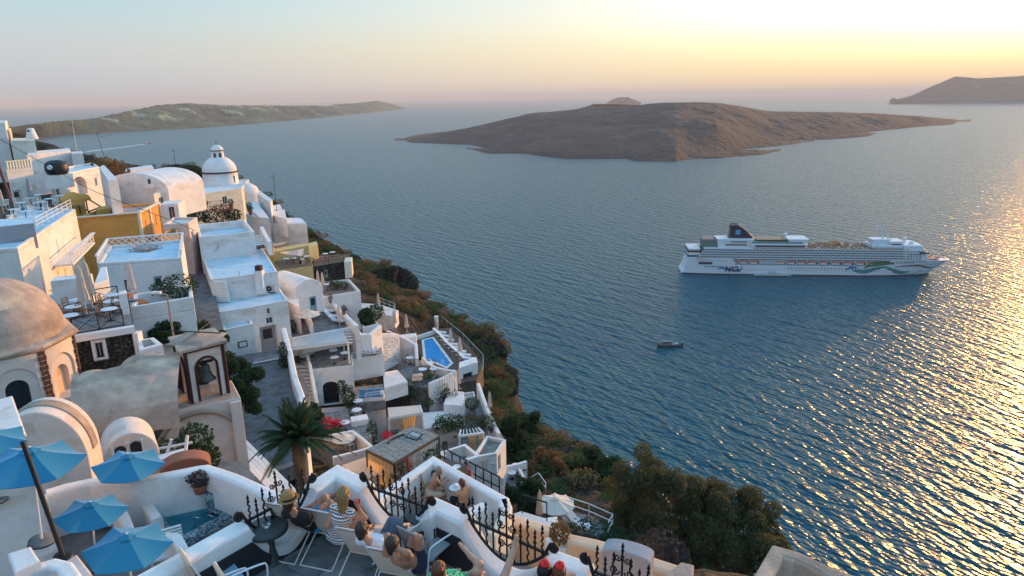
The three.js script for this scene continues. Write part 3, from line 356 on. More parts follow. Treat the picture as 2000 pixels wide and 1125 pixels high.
/* furniture, made once and set out as copies */
const far0 = V(0, -900, 3000);
function proto(make) { const o = make(); scene.remove(o); return o; }
const shadeTop = lathe([[.001, .02], [.42, .02], [.44, 0], [.42, -.02], [.001, -.02]], 18);
const P = {
  table: () => { const o = new THREE.Group(); o.name = 'cafe_table'; mesh('table_top', shadeTop.clone().translate(0, .73, 0), M.whiteTop, o); mesh('stem', [rod(V(0, 0, 0), V(0, .72, 0), .035)], M.iron, o); mesh('foot', [lathe([[.001, .05], [.2, .03], [.22, 0], [.001, 0]], 12)], M.iron, o); return o; },
  chair: (m = M.whiteWood) => { const o = new THREE.Group(); o.name = 'cafe_chair'; mesh('seat', [box(.44, .05, .42, 0, .45, 0)], m, o); for (const [x, z] of [[-1, -1], [1, -1], [-1, 1], [1, 1]]) mesh('leg', [bar(V(x * .19, .44, z * .18), V(x * .21, 0, z * .21), .035, .035)], m, o); mesh('backrest', [box(.44, .06, .03, 0, .88, -.23), box(.44, .06, .03, 0, .74, -.22), box(.44, .06, .03, 0, .6, -.21), bar(V(-.2, .45, -.19), V(-.21, .92, -.24), .035, .035), bar(V(.2, .45, -.19), V(.21, .92, -.24), .035, .035)], m, o); return o; },
  folded: (m = M.beige) => { const o = new THREE.Group(); o.name = 'folded_parasol'; mesh('pole', [rod(V(0, 0, 0), V(0, 2.55, 0), .025)], M.whiteWood, o); const pos = [], N = 24; const prof = [[.03, 2.5], [.10, 2.3], [.13, 1.9], [.16, 1.4], [.21, .95], [.24, .78], [.16, .76]]; const L = lathe(prof, N); const p = L.attributes.position; for (let i = 0; i < p.count; i++) { const a = Math.atan2(p.getZ(i), p.getX(i)), k = 1 + .24 * Math.cos(a * 8); p.setX(i, p.getX(i) * k); p.setZ(i, p.getZ(i) * k); } L.computeVertexNormals(); mesh('folded_canopy', L, m, o); mesh('tie_strap', [new THREE.TorusGeometry(.17, .015, 5, 14).rotateX(Math.PI / 2).translate(0, 1.45, 0)], M.canvas, o); mesh('base', [lathe([[.001, .09], [.26, .08], [.28, 0], [.001, 0]], 14)], M.pave, o); return o; },
  lounger: (m = M.whiteWood, pad = M.whiteTop) => { const o = new THREE.Group(); o.name = 'sun_lounger'; mesh('frame', [box(.06, .06, 1.9, -.3, .3, 0), box(.06, .06, 1.9, .3, .3, 0), box(.6, .06, .06, 0, .3, .92), box(.6, .06, .06, 0, .3, -.3)], m, o); for (const [x, z] of [[-1, -.7], [1, -.7], [-1, .85], [1, .85]]) mesh('leg', [box(.05, .3, .05, x * .3, .15, z)], m, o); mesh('seat_pad', [box(.56, .07, 1.2, 0, .37, .33)], pad, o); mesh('back_pad', [box(.56, .07, .78, 0, 0, 0).rotateX(.62).translate(0, .58, -.58)], pad, o); return o; },
  pot: (m = M.leafDark) => { const o = new THREE.Group(); o.name = 'potted_plant'; mesh('pot', [lathe([[.001, 0], [.17, 0], [.24, .36], [.26, .38], [.26, .42], [.22, .42], [.2, .36], [.001, .36]], 14)], M.terracotta, o); mesh('foliage', leafCloud([[0, .75, 0, .36, .38, .36]], 420, .07), m, o); return o; },
};
function leafCloud(blobs, n, size, stretch = 1, tilt = 1) { // leaf-sized faces through the volume of each blob: [x, y, z, rx, ry, rz]
  const tot = blobs.reduce((a, b) => a + b[3] * b[4] + b[4] * b[5], 0), pos = new Float32Array(n * 18), nor = new Float32Array(n * 18); let k = 0;
  for (let bi = 0; bi < blobs.length; bi++) {
    const b = blobs[bi], m = bi === blobs.length - 1 ? n - k : Math.min(n - k, Math.round(n * (b[3] * b[4] + b[4] * b[5]) / tot));
    for (let i = 0; i < m; i++, k++) {
      let x, y, z, q; do { x = rnd(-1, 1); y = rnd(-1, 1); z = rnd(-1, 1); q = x * x + y * y + z * z; } while (q > 1 || q < rnd() * .75); const rr = Math.sqrt(q) || 1, lump = .80 + .36 * vnoise(x / rr * 2.6 + bi * 7, y / rr * 2.6 + z / rr * 1.7, 5 + bi);
      const cx = b[0] + x * b[3] * lump, cy = b[1] + y * b[4] * lump, cz = b[2] + z * b[5] * lump, s = size * rnd(.6, 1.35);
      const d = V(rnd(-1, 1), rnd(-.6, 1) * tilt, rnd(-1, 1)).normalize(), e = V(rnd(-1, 1), rnd(-1, 1), rnd(-1, 1)).cross(d).normalize(), A = d.clone().multiplyScalar(s * stretch), B = e.multiplyScalar(s * .5), nn = B.clone().cross(d).normalize(), o = k * 18;
      const v = [[cx - A.x * .5, cy - A.y * .5, cz - A.z * .5], [cx + B.x, cy + B.y, cz + B.z], [cx + A.x * .6, cy + A.y * .6, cz + A.z * .6], [cx - B.x, cy - B.y, cz - B.z]], t = [0, 1, 2, 0, 2, 3];
      for (let j = 0; j < 6; j++) { pos.set(v[t[j]], o + j * 3); nor[o + j * 3] = nn.x; nor[o + j * 3 + 1] = nn.y; nor[o + j * 3 + 2] = nn.z; }
    }
  }
  const g = new THREE.BufferGeometry(); g.setAttribute('position', new THREE.BufferAttribute(pos, 3)); g.setAttribute('normal', new THREE.BufferAttribute(nor, 3)); g.setAttribute('uv', new THREE.BufferAttribute(new Float32Array(n * 12), 2)); return g;
}
const ORD = ['first', 'second', 'third', 'fourth', 'fifth', 'sixth', 'seventh', 'eighth', 'ninth', 'tenth', 'eleventh', 'twelfth', 'thirteenth'];
const made = {};
function put(kind, at, turn, label, cat, group, scale, key, ...args) { // first use builds the thing, later ones copy it
  const id = key || kind; let o = made[id]; if (!o) { o = made[id] = P[kind](...args); }
  const c = o.clone(); c.name = numbered(o.name); c.userData = { label, category: cat, kind: 'thing' }; if (group) c.userData.group = group; c.position.copy(at); c.rotation.y = turn; if (scale) c.scale.setScalar(scale); scene.add(c); return c;
}
function shrub(label, at, blobs, n, size, mat = M.leafDark, name = 'shrub', cat = 'shrub', group, stems = 1) { const o = thing(name, label, cat, group, at); const B = blobs; mesh('foliage', leafCloud(B, n, size), mat, o); if (stems) { const c = B[0]; mesh('stem', [rod(V(0, -.3, 0), V(c[0], c[1], c[2]), Math.max(.02, c[3] * .06), 5, .01)], M.bark, o); } return o; }
function railing(label, list, d, hgt, mat, step = 1.4, cross = false, bars = 2, name = 'railing') {
  const p = path(list, d), g = thing(name, label, 'railing'); const rail = [], post = [], xs = [];
  for (let i = 0; i < p.length - 1; i++) { const a = p[i], b = p[i + 1], up = (v, h) => v.clone().setY(v.y + h), L = a.distanceTo(b), n = Math.max(1, Math.round(L / step)); for (let k = 0; k < bars; k++) rail.push([bar(up(a, hgt * (k + 1) / bars), up(b, hgt * (k + 1) / bars), .05, .05)]); if (cross) rail.push([bar(up(a, .1), up(b, .1), .05, .05)]);
    for (let k = 0; k <= n; k++) { if (k === 0 && i) continue; const q = a.clone().lerp(b, k / n); post.push(box(.05, hgt, .05, q.x, q.y + hgt / 2, q.z)); if (cross && k < n) { const r = a.clone().lerp(b, (k + 1) / n); xs.push(bar(up(q, .12), up(r, hgt * .95), .03, .03), bar(up(r, .12), up(q, hgt * .95), .03, .03)); } } }
  rail.forEach((r) => mesh('rail', r, mat, g)); post.forEach((r) => mesh('post', [r], mat, g)); for (let i = 0; i < xs.length; i += 2) mesh('cross_brace', [xs[i], xs[i + 1]], mat, g); return settle(g);
}

/* ---------- far end of the village ---------- */
const at = (px, py, d) => G(px, py, d);
house({ label: 'tall pale house at the far edge of the village above the sea', top: [[-30, 240], [9, 239], [14, 235], [-20, 235]], s: 132, h: 9, mat: M.white2 });
house({ label: 'narrow tan house behind the tall pale house', top: [[6, 253], [19, 253], [21, 250], [8, 250]], s: 136, h: 6, mat: M.cream });
house({ label: 'cream house with a tapered white chimney at its corner', top: [[20, 275], [68, 274], [64, 269], [22, 270]], s: 128, h: 6, mat: M.cream, extra: [(g, { y1 }) => { const c = G(58, 272, EYE - y1); const k = mesh('chimney', [lathe([[.001, 1.7], [.45, 1.6], [.9, 0], [.001, 0]], 10).translate(c.x, c.y, c.z - .6)], M.white, g); mesh('chimney_vent', [box(.3, .3, 1.2, c.x, c.y + 1.25, c.z - .6)], M.dark, k); }] });
house({ label: 'long low white house with one small dark window above the water tank', top: [[52, 302], [138, 294], [135, 289], [58, 296]], s: 122, h: 6, open: [{ e: 0, r: [125, 314, 132, 322], k: 'win' }, { e: 0, r: [94, 314, 101, 320], k: 'win' }] });
house({ label: 'small white block beside the long low white house', top: [[139, 300], [162, 299], [160, 295], [139, 296]], s: 124, h: 5, mat: M.white2 });
house({ label: 'pink rendered house with a pale boarded door behind the roof tables', top: [[12, 331], [63, 326], [60, 316], [12, 319]], s: 106, h: 8, mat: M.white2, par: .5, open: [{ e: 0, r: [24, 372, 46, 398], k: 'door', m: M.pink }], extra: [(g, { y1, pts }) => { const L = []; for (let i = 0; i < 9; i++) { const p = pts[0].clone().lerp(pts[1], (i + .5) / 9); L.push(box(.22, .9, .2, p.x, y1 + .45, p.z)); } L.push(bar(pts[0].clone().setY(y1 + .95), pts[1].clone().setY(y1 + .95), .25, .12)); mesh('balustrade', L, M.cream, g); }] });
house({ label: 'white house with a dark arched doorway and two doors', top: [[97, 345], [193, 325], [182, 317], [92, 332]], s: 101, h: 6, par: .35, open: [{ e: 0, r: [106, 352, 118, 380], k: 'door', m: M.glass }, { e: 0, r: [139, 348, 172, 377], k: 'archdark', dep: .6, round: .6 }, { e: 0, r: [184, 348, 191, 361], k: 'win' }], extra: [(g, { pts }) => { }] });
house({ label: 'white lean-to wall stepping down from the arched house', top: [[193, 326], [211, 352], [230, 350], [203, 322]], s: 102, h: 6, mat: M.white2 });
{ const p = G(113, 341, dropAt(113, 341, 100)), o = thing('water_tank', 'fat black plastic water tank on a white roof', 'tank', null, p); mesh('tank', [lathe([[.001, 1.75], [.5, 1.72], [1.05, 1.5], [1.25, 1.1], [1.25, .5], [1.05, .1], [.001, 0]], 20)], std({ color: C(.012, .012, .015), roughness: .5 }), o); mesh('cap', [lathe([[.001, .2], [.28, .18], [.3, 0]], 12).rotateX(1.2).translate(.05, .95, 1.22)], M.whiteWood, o); mesh('stand', [box(2.2, 1.6, 2.2, 0, -.78, 0)], M.white, o); }
house({ label: 'distant flat white roof beyond the barrel vaulted chapel', top: [[242, 334], [300, 327], [296, 322], [246, 329]], s: 150, h: 5 });
shrub('dry brown scrub mound above the distant flat roof', G(222, 352, dropAt(222, 352, 118)), [[0, 1.4, 0, 2.8, 1.6, 2], [-1.6, 2, -1, 1.8, 1.4, 2]], 1500, .28, M.leafDry, 'scrub_mound', 'bush');
vaultHouse('white barrel vaulted chapel with a smooth round roof', [235, 366], [297, 376], dropAt(266, 371, 99), 7.5, 2.1, 3.6, M.white, null, .52);
{ const p = G(293, 366, dropAt(293, 366, 96)); const o = thing('roof_belfry', 'little white belfry with a niche on the barrel vault edge', 'belfry', null, p); mesh('pillar', [new THREE.ExtrudeGeometry(archShape(.9, 1.5), { depth: .5, bevelEnabled: false }).rotateY(.5)], M.white, o); mesh('niche', [new THREE.ExtrudeGeometry(archShape(.3, .6), { depth: .05, bevelEnabled: false }).translate(0, .5, .51).rotateY(.5)], M.dark, o); }
house({ label: 'white house with a deep shaded porch beside the vaulted chapel', top: [[300, 379], [352, 367], [378, 357], [330, 361]], s: 95, h: 3.4, open: [{ e: 0, r: [310, 386, 322, 398], k: 'win' }, { e: 0, r: [330, 379, 344, 398], k: 'door', m: M.glass }, { e: 1, r: [354, 373, 366, 395], k: 'dark', dep: .6 }], mat: M.cream, roof: M.roof });
house({ label: 'white house with a tall dark many paned window under the porch', top: [[312, 400], [347, 397], [360, 391], [322, 392]], s: 91, h: 6, open: [{ e: 0, r: [328, 404, 345, 433], k: 'win' }] });
house({ label: 'pink house on the corner of the shaded alley', top: [[318, 438], [368, 436], [385, 424], [338, 424]], s: 84, h: 7, mat: M.pink, par: .3, open: [{ e: 0, r: [328, 452, 334, 460], k: 'win' }, { e: 1, r: [373, 452, 380, 468], k: 'door', m: M.whiteWood }] });
/* ochre buildings */
house({ label: 'big ochre house with plain brown wall and tall windows on its bright side', top: [[150, 425], [271, 415], [310, 396], [212, 401]], s: 84, h: 8, mat: M.orange, par: .35, roof: M.grey, open: [{ e: 1, r: [277, 433, 281, 449], k: 'win', fm: M.cream }, { e: 1, r: [283, 430, 287, 446], k: 'win', fm: M.cream }, { e: 1, r: [295, 424, 299, 440], k: 'win', fm: M.cream }, { e: 1, r: [302, 420, 306, 436], k: 'win', fm: M.cream }],
  extra: [(g, { pts, y1 }) => { for (const t of [0, .48, 1]) { const p = pts[1].clone().lerp(pts[2], t); mesh('pilaster', [box(.28, 7.6, .28, p.x, y1 - 3.8, p.z)], M.cream, g); } mesh('cornice', [bar(pts[1].clone().setY(y1 + .02), pts[2].clone().setY(y1 + .02), .4, .12), bar(pts[0].clone().setY(y1 + .021), pts[1].clone().setY(y1 + .021), .4, .12)], M.cream, g); }] });
{ const g = house({ label: 'little orange chapel with two small rounded tops behind the ochre house', top: [[136, 401], [166, 396], [164, 388], [138, 391]], s: 92, h: 5, mat: M.orange, open: [{ e: 0, r: [141, 404, 148, 420], k: 'archdoor', m: M.wood }, { e: 0, r: [153, 402, 160, 417], k: 'archdoor', m: M.wood }] }); const b = new THREE.Box3().setFromObject(g); for (const [px, py, r] of [[142, 396, 1.25], [163, 391, .8]]) { const p = G(px, py, EYE - b.max.y).sub(g.position); mesh('cupola', [new THREE.SphereGeometry(r, 18, 9, 0, 6.284, 0, Math.PI / 2).translate(p.x, p.y, p.z)], M.orange, g); } }
house({ label: 'orange parapet box on the roof of the ochre house', top: [[187, 411], [215, 406], [214, 401], [190, 404]], d: dropAt(187, 411, 86), h: 1.6, mat: M.orange });
house({ label: 'low orange terrace walls beside the alley', top: [[318, 462], [347, 456], [346, 442], [322, 452]], s: 79, h: 3, mat: M.orange, par: .9, th: .18 });
{ const o = thing('timber_pergola', 'bare timber pergola frame on the ochre house roof', 'pergola'); const a = [[140, 401], [176, 420], [199, 411], [168, 392]].map(([x, y]) => G(x, y, dropAt(140, 425, 86))); for (const p of a) mesh('post', [box(.12, 2, .12, p.x, p.y - .6, p.z)], M.wood, o); for (let i = 0; i < 4; i++) mesh('beam', [bar(a[i].clone().setY(a[i].y + .4), a[(i + 1) % 4].clone().setY(a[i].y + .4), .12, .12)], M.wood, o); settle(o); }
/* white roof terrace with lattice */
house({ label: 'white house with a blue roof terrace, lattice balustrade and pale blue door', top: [[190, 514], [354, 503], [358, 467], [212, 479]], s: 61, h: 4.2, par: .25, roof: M.blueroof, open: [{ e: 0, r: [298, 540, 321, 577], k: 'door', m: M.blueDoor }, { e: 0, r: [241, 547, 254, 569], k: 'win' }],
  extra: [(g, { pts, y1 }) => { const lat = (a, b) => { const L = [], n = Math.round(a.distanceTo(b) / .55); for (let i = 0; i < n; i++) { const p = a.clone().lerp(b, i / n), q = a.clone().lerp(b, (i + 1) / n), u = (v, h) => v.clone().setY(y1 + h); L.push(bar(u(p, .02), u(q, .5), .05, .06), bar(u(q, .02), u(p, .5), .05, .06)); } L.push(bar(a.clone().setY(y1 + .56), b.clone().setY(y1 + .56), .16, .1)); mesh('lattice_balustrade', L, M.white, g); }; lat(pts[3], pts[2]); lat(pts[0], pts[3]); lat(pts[1].clone(), pts[2]); }] });
for (const [x, y] of [[272, 492], [284, 489], [296, 486]]) put('lounger', G(x, y, dropAt(190, 514, 61) + .25), 1.4, 'grey folded sun lounger on the blue roof terrace', 'lounger', 'loungers on the blue roof terrace', .9, 'lgrey', M.greyDoor, M.grey);
/* big sunlit house at the edge with roof restaurant */
const dB = dropAt(34, 484, 62);
house({ label: 'big house with a long sunlit facade, narrow windows and a white balcony', top: [[-60, 492], [34, 484], [147, 408], [40, 402]], d: dB, h: 10, mat: M.white2, par: .3, roof: M.blueroof, open: [[56, 529, 61, 550], [76, 510, 81, 534], [109, 467, 115, 491], [143, 440, 147, 464], [112, 529, 116, 543], [124, 521, 128, 537]].map((r) => ({ e: 1, r, k: 'win', dep: .35 })).concat([{ e: 1, r: [84, 555, 91, 582], k: 'door', m: M.blueDoor, dep: .35 }]),
  extra: [(g, { pts, y1 }) => { const pl = plane(pts[1], pts[2]), out = pl.n.clone(); if (out.x < 0) out.negate(); const A = onPlane(pl, 104, 520), B = onPlane(pl, 152, 478), q = (v, o, h) => v.clone().addScaledVector(out, o).setY(A.y + h); const bal = mesh('balcony', [bar(q(A, .75, 0), q(B, .75, 0), 1.5, .16)], M.white, g); for (const h of [.35, .65, .95]) mesh('rail', [bar(q(A, 1.42, h), q(B, 1.42, h), .06, .06)], M.whiteWood, bal); for (let i = 0; i <= 7; i++) { const p = q(A, 1.42, .5).lerp(q(B, 1.42, .5), i / 7); mesh('post', [box(.06, 1, .06, p.x, p.y, p.z)], M.whiteWood, bal); } mesh('top_shelf', [bar(q(A, 1.5, 1.02), q(B, 1.5, 1.02), .4, .05)], M.white, bal); }] });
for (const [i, [x, y, m]] of [[106, 508, M.leafDark], [114, 503, M.leafOlive], [129, 492, M.flower], [112, 520, M.leafOlive]].entries()) { const p = G(x, y, dB + 4.2); put('pot', p, i, ['dark leafy pot plant on the white balcony', 'olive pot plant on the white balcony', 'red flowering pot plant on the white balcony', 'olive pot plant hanging low by the white balcony'][i], 'plant', null, .9, 'bp' + i, m); }
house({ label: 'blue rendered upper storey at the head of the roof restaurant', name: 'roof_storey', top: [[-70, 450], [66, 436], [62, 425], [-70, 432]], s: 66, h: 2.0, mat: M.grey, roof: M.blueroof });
railing('white slatted railing along the roof restaurant edge', [[72, 446], [140, 408]], dB - .25, .9, M.whiteWood, 1.6, false, 3);
for (const [i, [x, y]] of [[18, 404], [44, 410], [62, 401], [80, 409], [98, 402], [28, 424], [52, 428], [118, 396], [8, 414], [76, 394]].entries()) put('table', G(x, y, dB - .05), i, 'little white table of the roof restaurant', 'table', 'tables of the roof restaurant');
for (const [i, [x, y]] of [[12, 408], [36, 404], [54, 402], [72, 404], [90, 411], [108, 399], [36, 428], [20, 430], [64, 420], [84, 400]].entries()) put('chair', G(x, y, dB - .05), i * 1.7, 'pale chair of the roof restaurant', 'chair', 'chairs of the roof restaurant');
put('folded', G(64, 402, dB - .05), 0, 'tall grey folded parasol on the roof restaurant', 'parasol', null, 1.15, 'fgrey', M.grey); put('folded', G(8, 418, dB - .05), 0, 'beige folded parasol at the edge of the roof restaurant', 'parasol');
/* terrace with cafe tables over the dark stone wall */
const dA = dropAt(143, 655, 44);
house({ label: 'dark stone house with one white framed window below the cafe terrace', name: 'stone_house', top: [[118, 660], [262, 637], [250, 574], [98, 592]], d: dA, h: 4.6, mat: M.stone, roof: M.pave, open: [{ e: 0, r: [184, 670, 205, 696], k: 'win', trim: .16, sill: M.white }], extra: [(g, { pts, y1 }) => { mesh('coping', [bar(pts[0].clone().setY(y1 - .16), pts[1].clone().setY(y1 - .16), .42, .36)], M.white, g); mesh('corner_strip', [box(.3, 4.3, .5, pts[1].x + .1, y1 - 2.5, pts[1].z)], M.white, g); }] });
railing('black cross braced railing in front of the cafe terrace', [[145, 655], [243, 637]], dA + .02, 1.0, M.iron, 1.15, true, 1);
railing('short black cross braced railing at the back of the cafe terrace', [[184, 597], [233, 588]], dA + .02, 1.0, M.iron, 1.15, true, 1);
for (const [x, y] of [[155, 608], [147, 622], [141, 640], [222, 598], [221, 611], [217, 627]]) put('table', G(x, y, dA), 0, 'round white table on the cafe terrace over the stone wall', 'table', 'cafe terrace tables');
for (const [i, [x, y]] of [[137, 610], [129, 624], [128, 640], [205, 603], [204, 617], [201, 629], [164, 620], [232, 612]].entries()) put('chair', G(x, y, dA), 1.4 + (i % 2) * .4, 'dark chair with pale cushion on the cafe terrace', 'chair', 'cafe terrace chairs', 1, 'cdark', M.wood);
put('folded', G(170, 617, dA), 0, 'tall beige folded parasol standing among the cafe tables', 'parasol', null, 1.2); put('folded', G(182, 604, dA), 1, 'slim beige folded parasol behind the cafe tables', 'parasol', null, 1.2); put('folded', G(262, 588, dA), 2, 'short rosy folded parasol by the white terrace wall', 'parasol', null, 1.0, 'frose', M.pink);
house({ label: 'white back wall of the cafe terrace with a planter in front', top: [[98, 549], [172, 541], [180, 534], [108, 540]], d: dA - 1.75, h: 1.9 });
{ const p = G(136, 592, dA - .1), o = thing('planter_hedge', 'brown clipped hedge in a white planter on the cafe terrace', 'planter', null, p, .15); mesh('planter_box', [box(2.1, .6, .5, 0, .3, 0)], M.white, o); mesh('foliage', leafCloud([[0, .8, 0, 1.0, .32, .3]], 700, .07), M.leafDry, o); }
house({ label: 'sunlit white wedge wall between the cafe terrace and the blue door house', top: [[183, 556], [212, 546], [208, 520], [196, 522]], d: dA - 1.1, h: 1.15 });
house({ label: 'white pillar at the end of the cafe terrace', name: 'pillar', top: [[231, 575], [247, 572], [246, 566], [232, 569]], d: dA - 1.3, h: 2.2, cat: 'pillar' });
house({ label: 'white walled patio with a lounger below the blue door house', top: [[255, 600], [377, 580], [374, 556], [262, 574]], s: 50, h: 4.6, par: .9, th: .25, roof: M.pave });
put('lounger', G(272, 598, dropAt(255, 600, 50) + .8), .9, 'orange and wood lounger on the white walled patio', 'lounger', null, 1, 'lor', M.wood, std({ color: C(.65, .20, .06) }));
shrub('dark green bush spilling over the white patio wall', G(352, 582, dropAt(255, 600, 50) + .6), [[0, .9, 0, 1.5, .9, .9], [-1.2, .7, 0, .9, .6, .7]], 1300, .12, M.leafDark);
house({ label: 'tiny white courtyard wall under the dark tree', top: [[266, 665], [300, 658], [318, 672], [272, 684]], s: 44, h: 1.4, par: .5, th: .2, roof: M.pave });
{ const p = G(344, 690, dropAt(344, 690, 40)), o = thing('street_lamp', 'slim street lamp with a flat head in front of the patio wall', 'lamp', null, p); mesh('pole', [rod(V(0, -1, 0), V(0, 3.2, 0), .06, 8, .045)], std({ color: C(.36, .25, .2) }), o); mesh('arm', [bar(V(0, 3.18, 0), V(-.5, 3.3, 0), .05, .05)], M.steel, o); mesh('lamp_head', [box(.5, .1, .22, -.55, 3.32, 0)], M.white2, o); }
/* alley */
struct('alley_path', metres(prism(flat(path([[362, 470], [398, 470], [448, 700], [396, 700]], 18.6)), EYE - 19.2, EYE - 18.6, 0)), M.asphalt);
/* church with the white dome at the far edge */
{ const d0 = dropAt(425, 372, 128); house({ name: 'domed_church', label: 'pale church with a round white dome and lantern above the cliff', cat: 'church', top: [[379, 381], [471, 367], [486, 350], [388, 352]], d: d0, h: 8, mat: M.cream, par: .25, open: [{ e: 0, r: [434, 384, 445, 397], k: 'win' }, { e: 0, r: [393, 381, 400, 387], k: 'archdark' }],
    extra: [(g, { y1 }) => { const c = G(432, 358, d0); const k = 6.0 / 2, L = (pts, m, n) => mesh(n, lathe(pts, 28).translate(c.x, c.y - .3, c.z), m, g); const drum = mesh('drum', lathe([[k * 1.04, 0], [k * 1.0, 2.3]], 8).rotateY(.39).translate(c.x, c.y - .3, c.z), M.white, g); L([[k * 1.06, 2.3], [k * 1.1, 2.42], [k * 1.04, 2.56]], M.maroon, 'cornice'); L([...Array(9)].map((_, i) => { const a = i / 8 * 1.25; return [k * 1.0 * Math.cos(a), 2.56 + k * .92 * Math.sin(a)]; }), M.white, 'dome'); L([[1.15, 4.9], [1.05, 6.2]], M.white, 'lantern'); L([[1.1, 6.2], [1.25, 6.28], [1.1, 6.38]], M.maroon, 'lantern_cornice'); L([[1.12, 6.38], [.95, 6.85], [.55, 7.2], [.001, 7.35]], M.white, 'lantern_dome'); const cam = Math.atan2(-c.x, -c.z); for (const a of [-.75, .1]) { const q = cam + a + .3; mesh('window', new THREE.ExtrudeGeometry(archShape(.45, .9), { depth: .12, bevelEnabled: false }).translate(0, 5, 1.02).rotateY(q).translate(c.x, c.y - .3, c.z), M.glass, g); } mesh('window', new THREE.ExtrudeGeometry(archShape(.6, 1.4), { depth: .2, bevelEnabled: false }).translate(0, .4, k * .93).rotateY(cam + .85).translate(c.x, c.y - .3, c.z), M.glass, drum); mesh('cross', [box(.06, .8, .06, c.x, c.y + 7.4, c.z), box(.4, .06, .06, c.x, c.y + 7.5, c.z)], M.iron, g); mesh('apse', [lathe([[2.6, -2], [2.6, .6], [2.2, 1.7], [1.2, 2.4], [.001, 2.6]], 20).translate(c.x + 4.6, c.y - 2.4, c.z + 1)], M.white2, g); }] }); }
house({ label: 'rosy stair wall stepping down beside the domed church', top: [[480, 400], [506, 424], [526, 426], [500, 392]], s: 118, h: 5, mat: M.white2 });
house({ label: 'narrow white house leaning on the church apse', top: [[502, 378], [528, 396], [532, 390], [508, 372]], s: 124, h: 6, mat: M.white2, open: [{ e: 0, r: [506, 391, 516, 400], k: 'dark' }] });
house({ label: 'small white house with a pointed side at the cliff rim', top: [[522, 412], [551, 407], [547, 399], [526, 402]], s: 117, h: 6, open: [{ e: 0, r: [534, 414, 540, 421], k: 'win' }] });
house({ label: 'white walls with potted plants below the domed church', top: [[480, 417], [510, 428], [512, 420], [486, 410]], s: 112, h: 4 });
house({ label: 'large plain white wall with one tiny square opening', top: [[500, 437], [599, 436], [588, 426], [505, 424]], s: 114, h: 7, mat: M.white2, open: [{ e: 0, r: [553, 454, 557, 458], k: 'dark' }], roof: M.roof });
house({ label: 'little stepped white block on top of the large plain wall', top: [[533, 420], [560, 428], [556, 410], [538, 404]], d: dropAt(500, 437, 114) - 1.2, h: 3, mat: M.white2 });
shrub('dark bush with rosy blossom before the domed church', G(425, 436, dropAt(425, 436, 112)), [[0, 1, 0, 3.2, 1.2, 1.2], [-3, 1, 0, 1.6, 1, 1], [2.6, 1.4, .5, 1.4, 1, 1]], 2200, .2, M.leafDark); shrub('dark creeper hanging on the church terrace wall', G(378, 410, dropAt(378, 410, 104)), [[0, 1.6, 0, 1.4, 2, 1]], 900, .2, M.leafDark); shrub('reddish bougainvillea on the church terrace', G(432, 418, dropAt(432, 418, 110)), [[0, .8, 0, 1.6, .7, .6]], 500, .14, std({ color: C(.22, .06, .07), side: THREE.DoubleSide }));
for (const [i, [x, y]] of [[388, 414], [402, 410], [452, 408], [490, 420], [488, 414]].entries()) put('pot', G(x, y, dropAt(x, y, 108)), i, 'small pot plant on the terrace below the domed church', 'plant', 'pot plants below the domed church', 1.3);
railing('black iron railing before the domed church wall', [[388, 408], [455, 400]], dropAt(388, 408, 116), .9, M.iron, 1.6, true, 1);
for (const [i, [x, y, l, h]] of [[151, 300, 124, 5], [210, 322, 125, 5], [344, 333, 140, 4], [540, 408, 118, 6]].entries()) { const p = G(x, y, dropAt(x, y, l)), o = thing('roof_aerial', ['thin mast on the small white block', 'dark leaning pole above the brown scrub', 'slender aerial with a red tip near the chapel', 'tall thin mast at the cliff rim'][i], 'aerial', null, p); mesh('mast', [rod(V(0, -1, 0), V(i === 1 ? -.8 : .1, h, 0), .05, 5, .03)], i ? M.iron : M.whiteWood, o); mesh('crossbar', [rod(V(-.4, h * .86, 0), V(.4, h * .86, 0), .025)], M.iron, o); }
{ const p = G(18, 372, dropAt(18, 372, 72)), o = thing('utility_pole', 'brown wooden utility pole carrying a slack cable', 'pole', null, p); mesh('pole', [rod(V(0, -1, 0), V(-.9, 5.2, 0), .13, 8, .1)], std({ color: C(.16, .06, .05) }), o); mesh('cable', [tube([V(-.75, 4.8, 0), V(3.5, 2.6, 1), V(9, .2, 3), V(16, -1.6, 6), V(19, -2.2, 8)], .022, 40, 4)], M.iron, o); mesh('crossarm', [box(1, .1, .1, -.85, 4.9, 0)], M.wood, o); }

/* ---------- stepped white house in the middle ---------- */
const dC1 = 14.4, dC2 = 17.0, dC3 = 19.2, dYard = 22.6;
house({ label: 'topmost tier of the stepped white house with a deep parapet and blue roof', top: [[388, 463], [497, 452], [478, 429], [383, 439]], d: dC1, h: 5, par: .9, th: .3, roof: M.blueroof });
house({ label: 'middle tier of the stepped white house with a satellite dish on its blue roof', top: [[411, 546], [542, 530], [512, 482], [394, 500]], d: dC2, h: 4, par: .12, th: .25, roof: M.blueroof, extra: [(g, { pts, y1 }) => { const a = onPlane(plane(pts[0], pts[1]), 452, 556), t = new TextGeometry('HOTEL', { font, size: .34, depth: .02, curveSegments: 2 }), pl = plane(pts[0], pts[1]); mesh('faded_lettering', seat(t, pl, a.clone().sub(pl.a).dot(pl.dir), a.y, pl.n.z > 0 ? pl.n : pl.n.clone().negate(), .003), std({ color: C(.60, .52, .48) }), g); const c = onPlane(pl, 511, 560); mesh('chimney', [box(.8, 2.4, .8, c.x, c.y + .6, c.z + .2)], M.white, g); mesh('chimney_cap', [box(.6, .5, .6, c.x, c.y + 2.05, c.z + .2)], M.brick, g); }] });
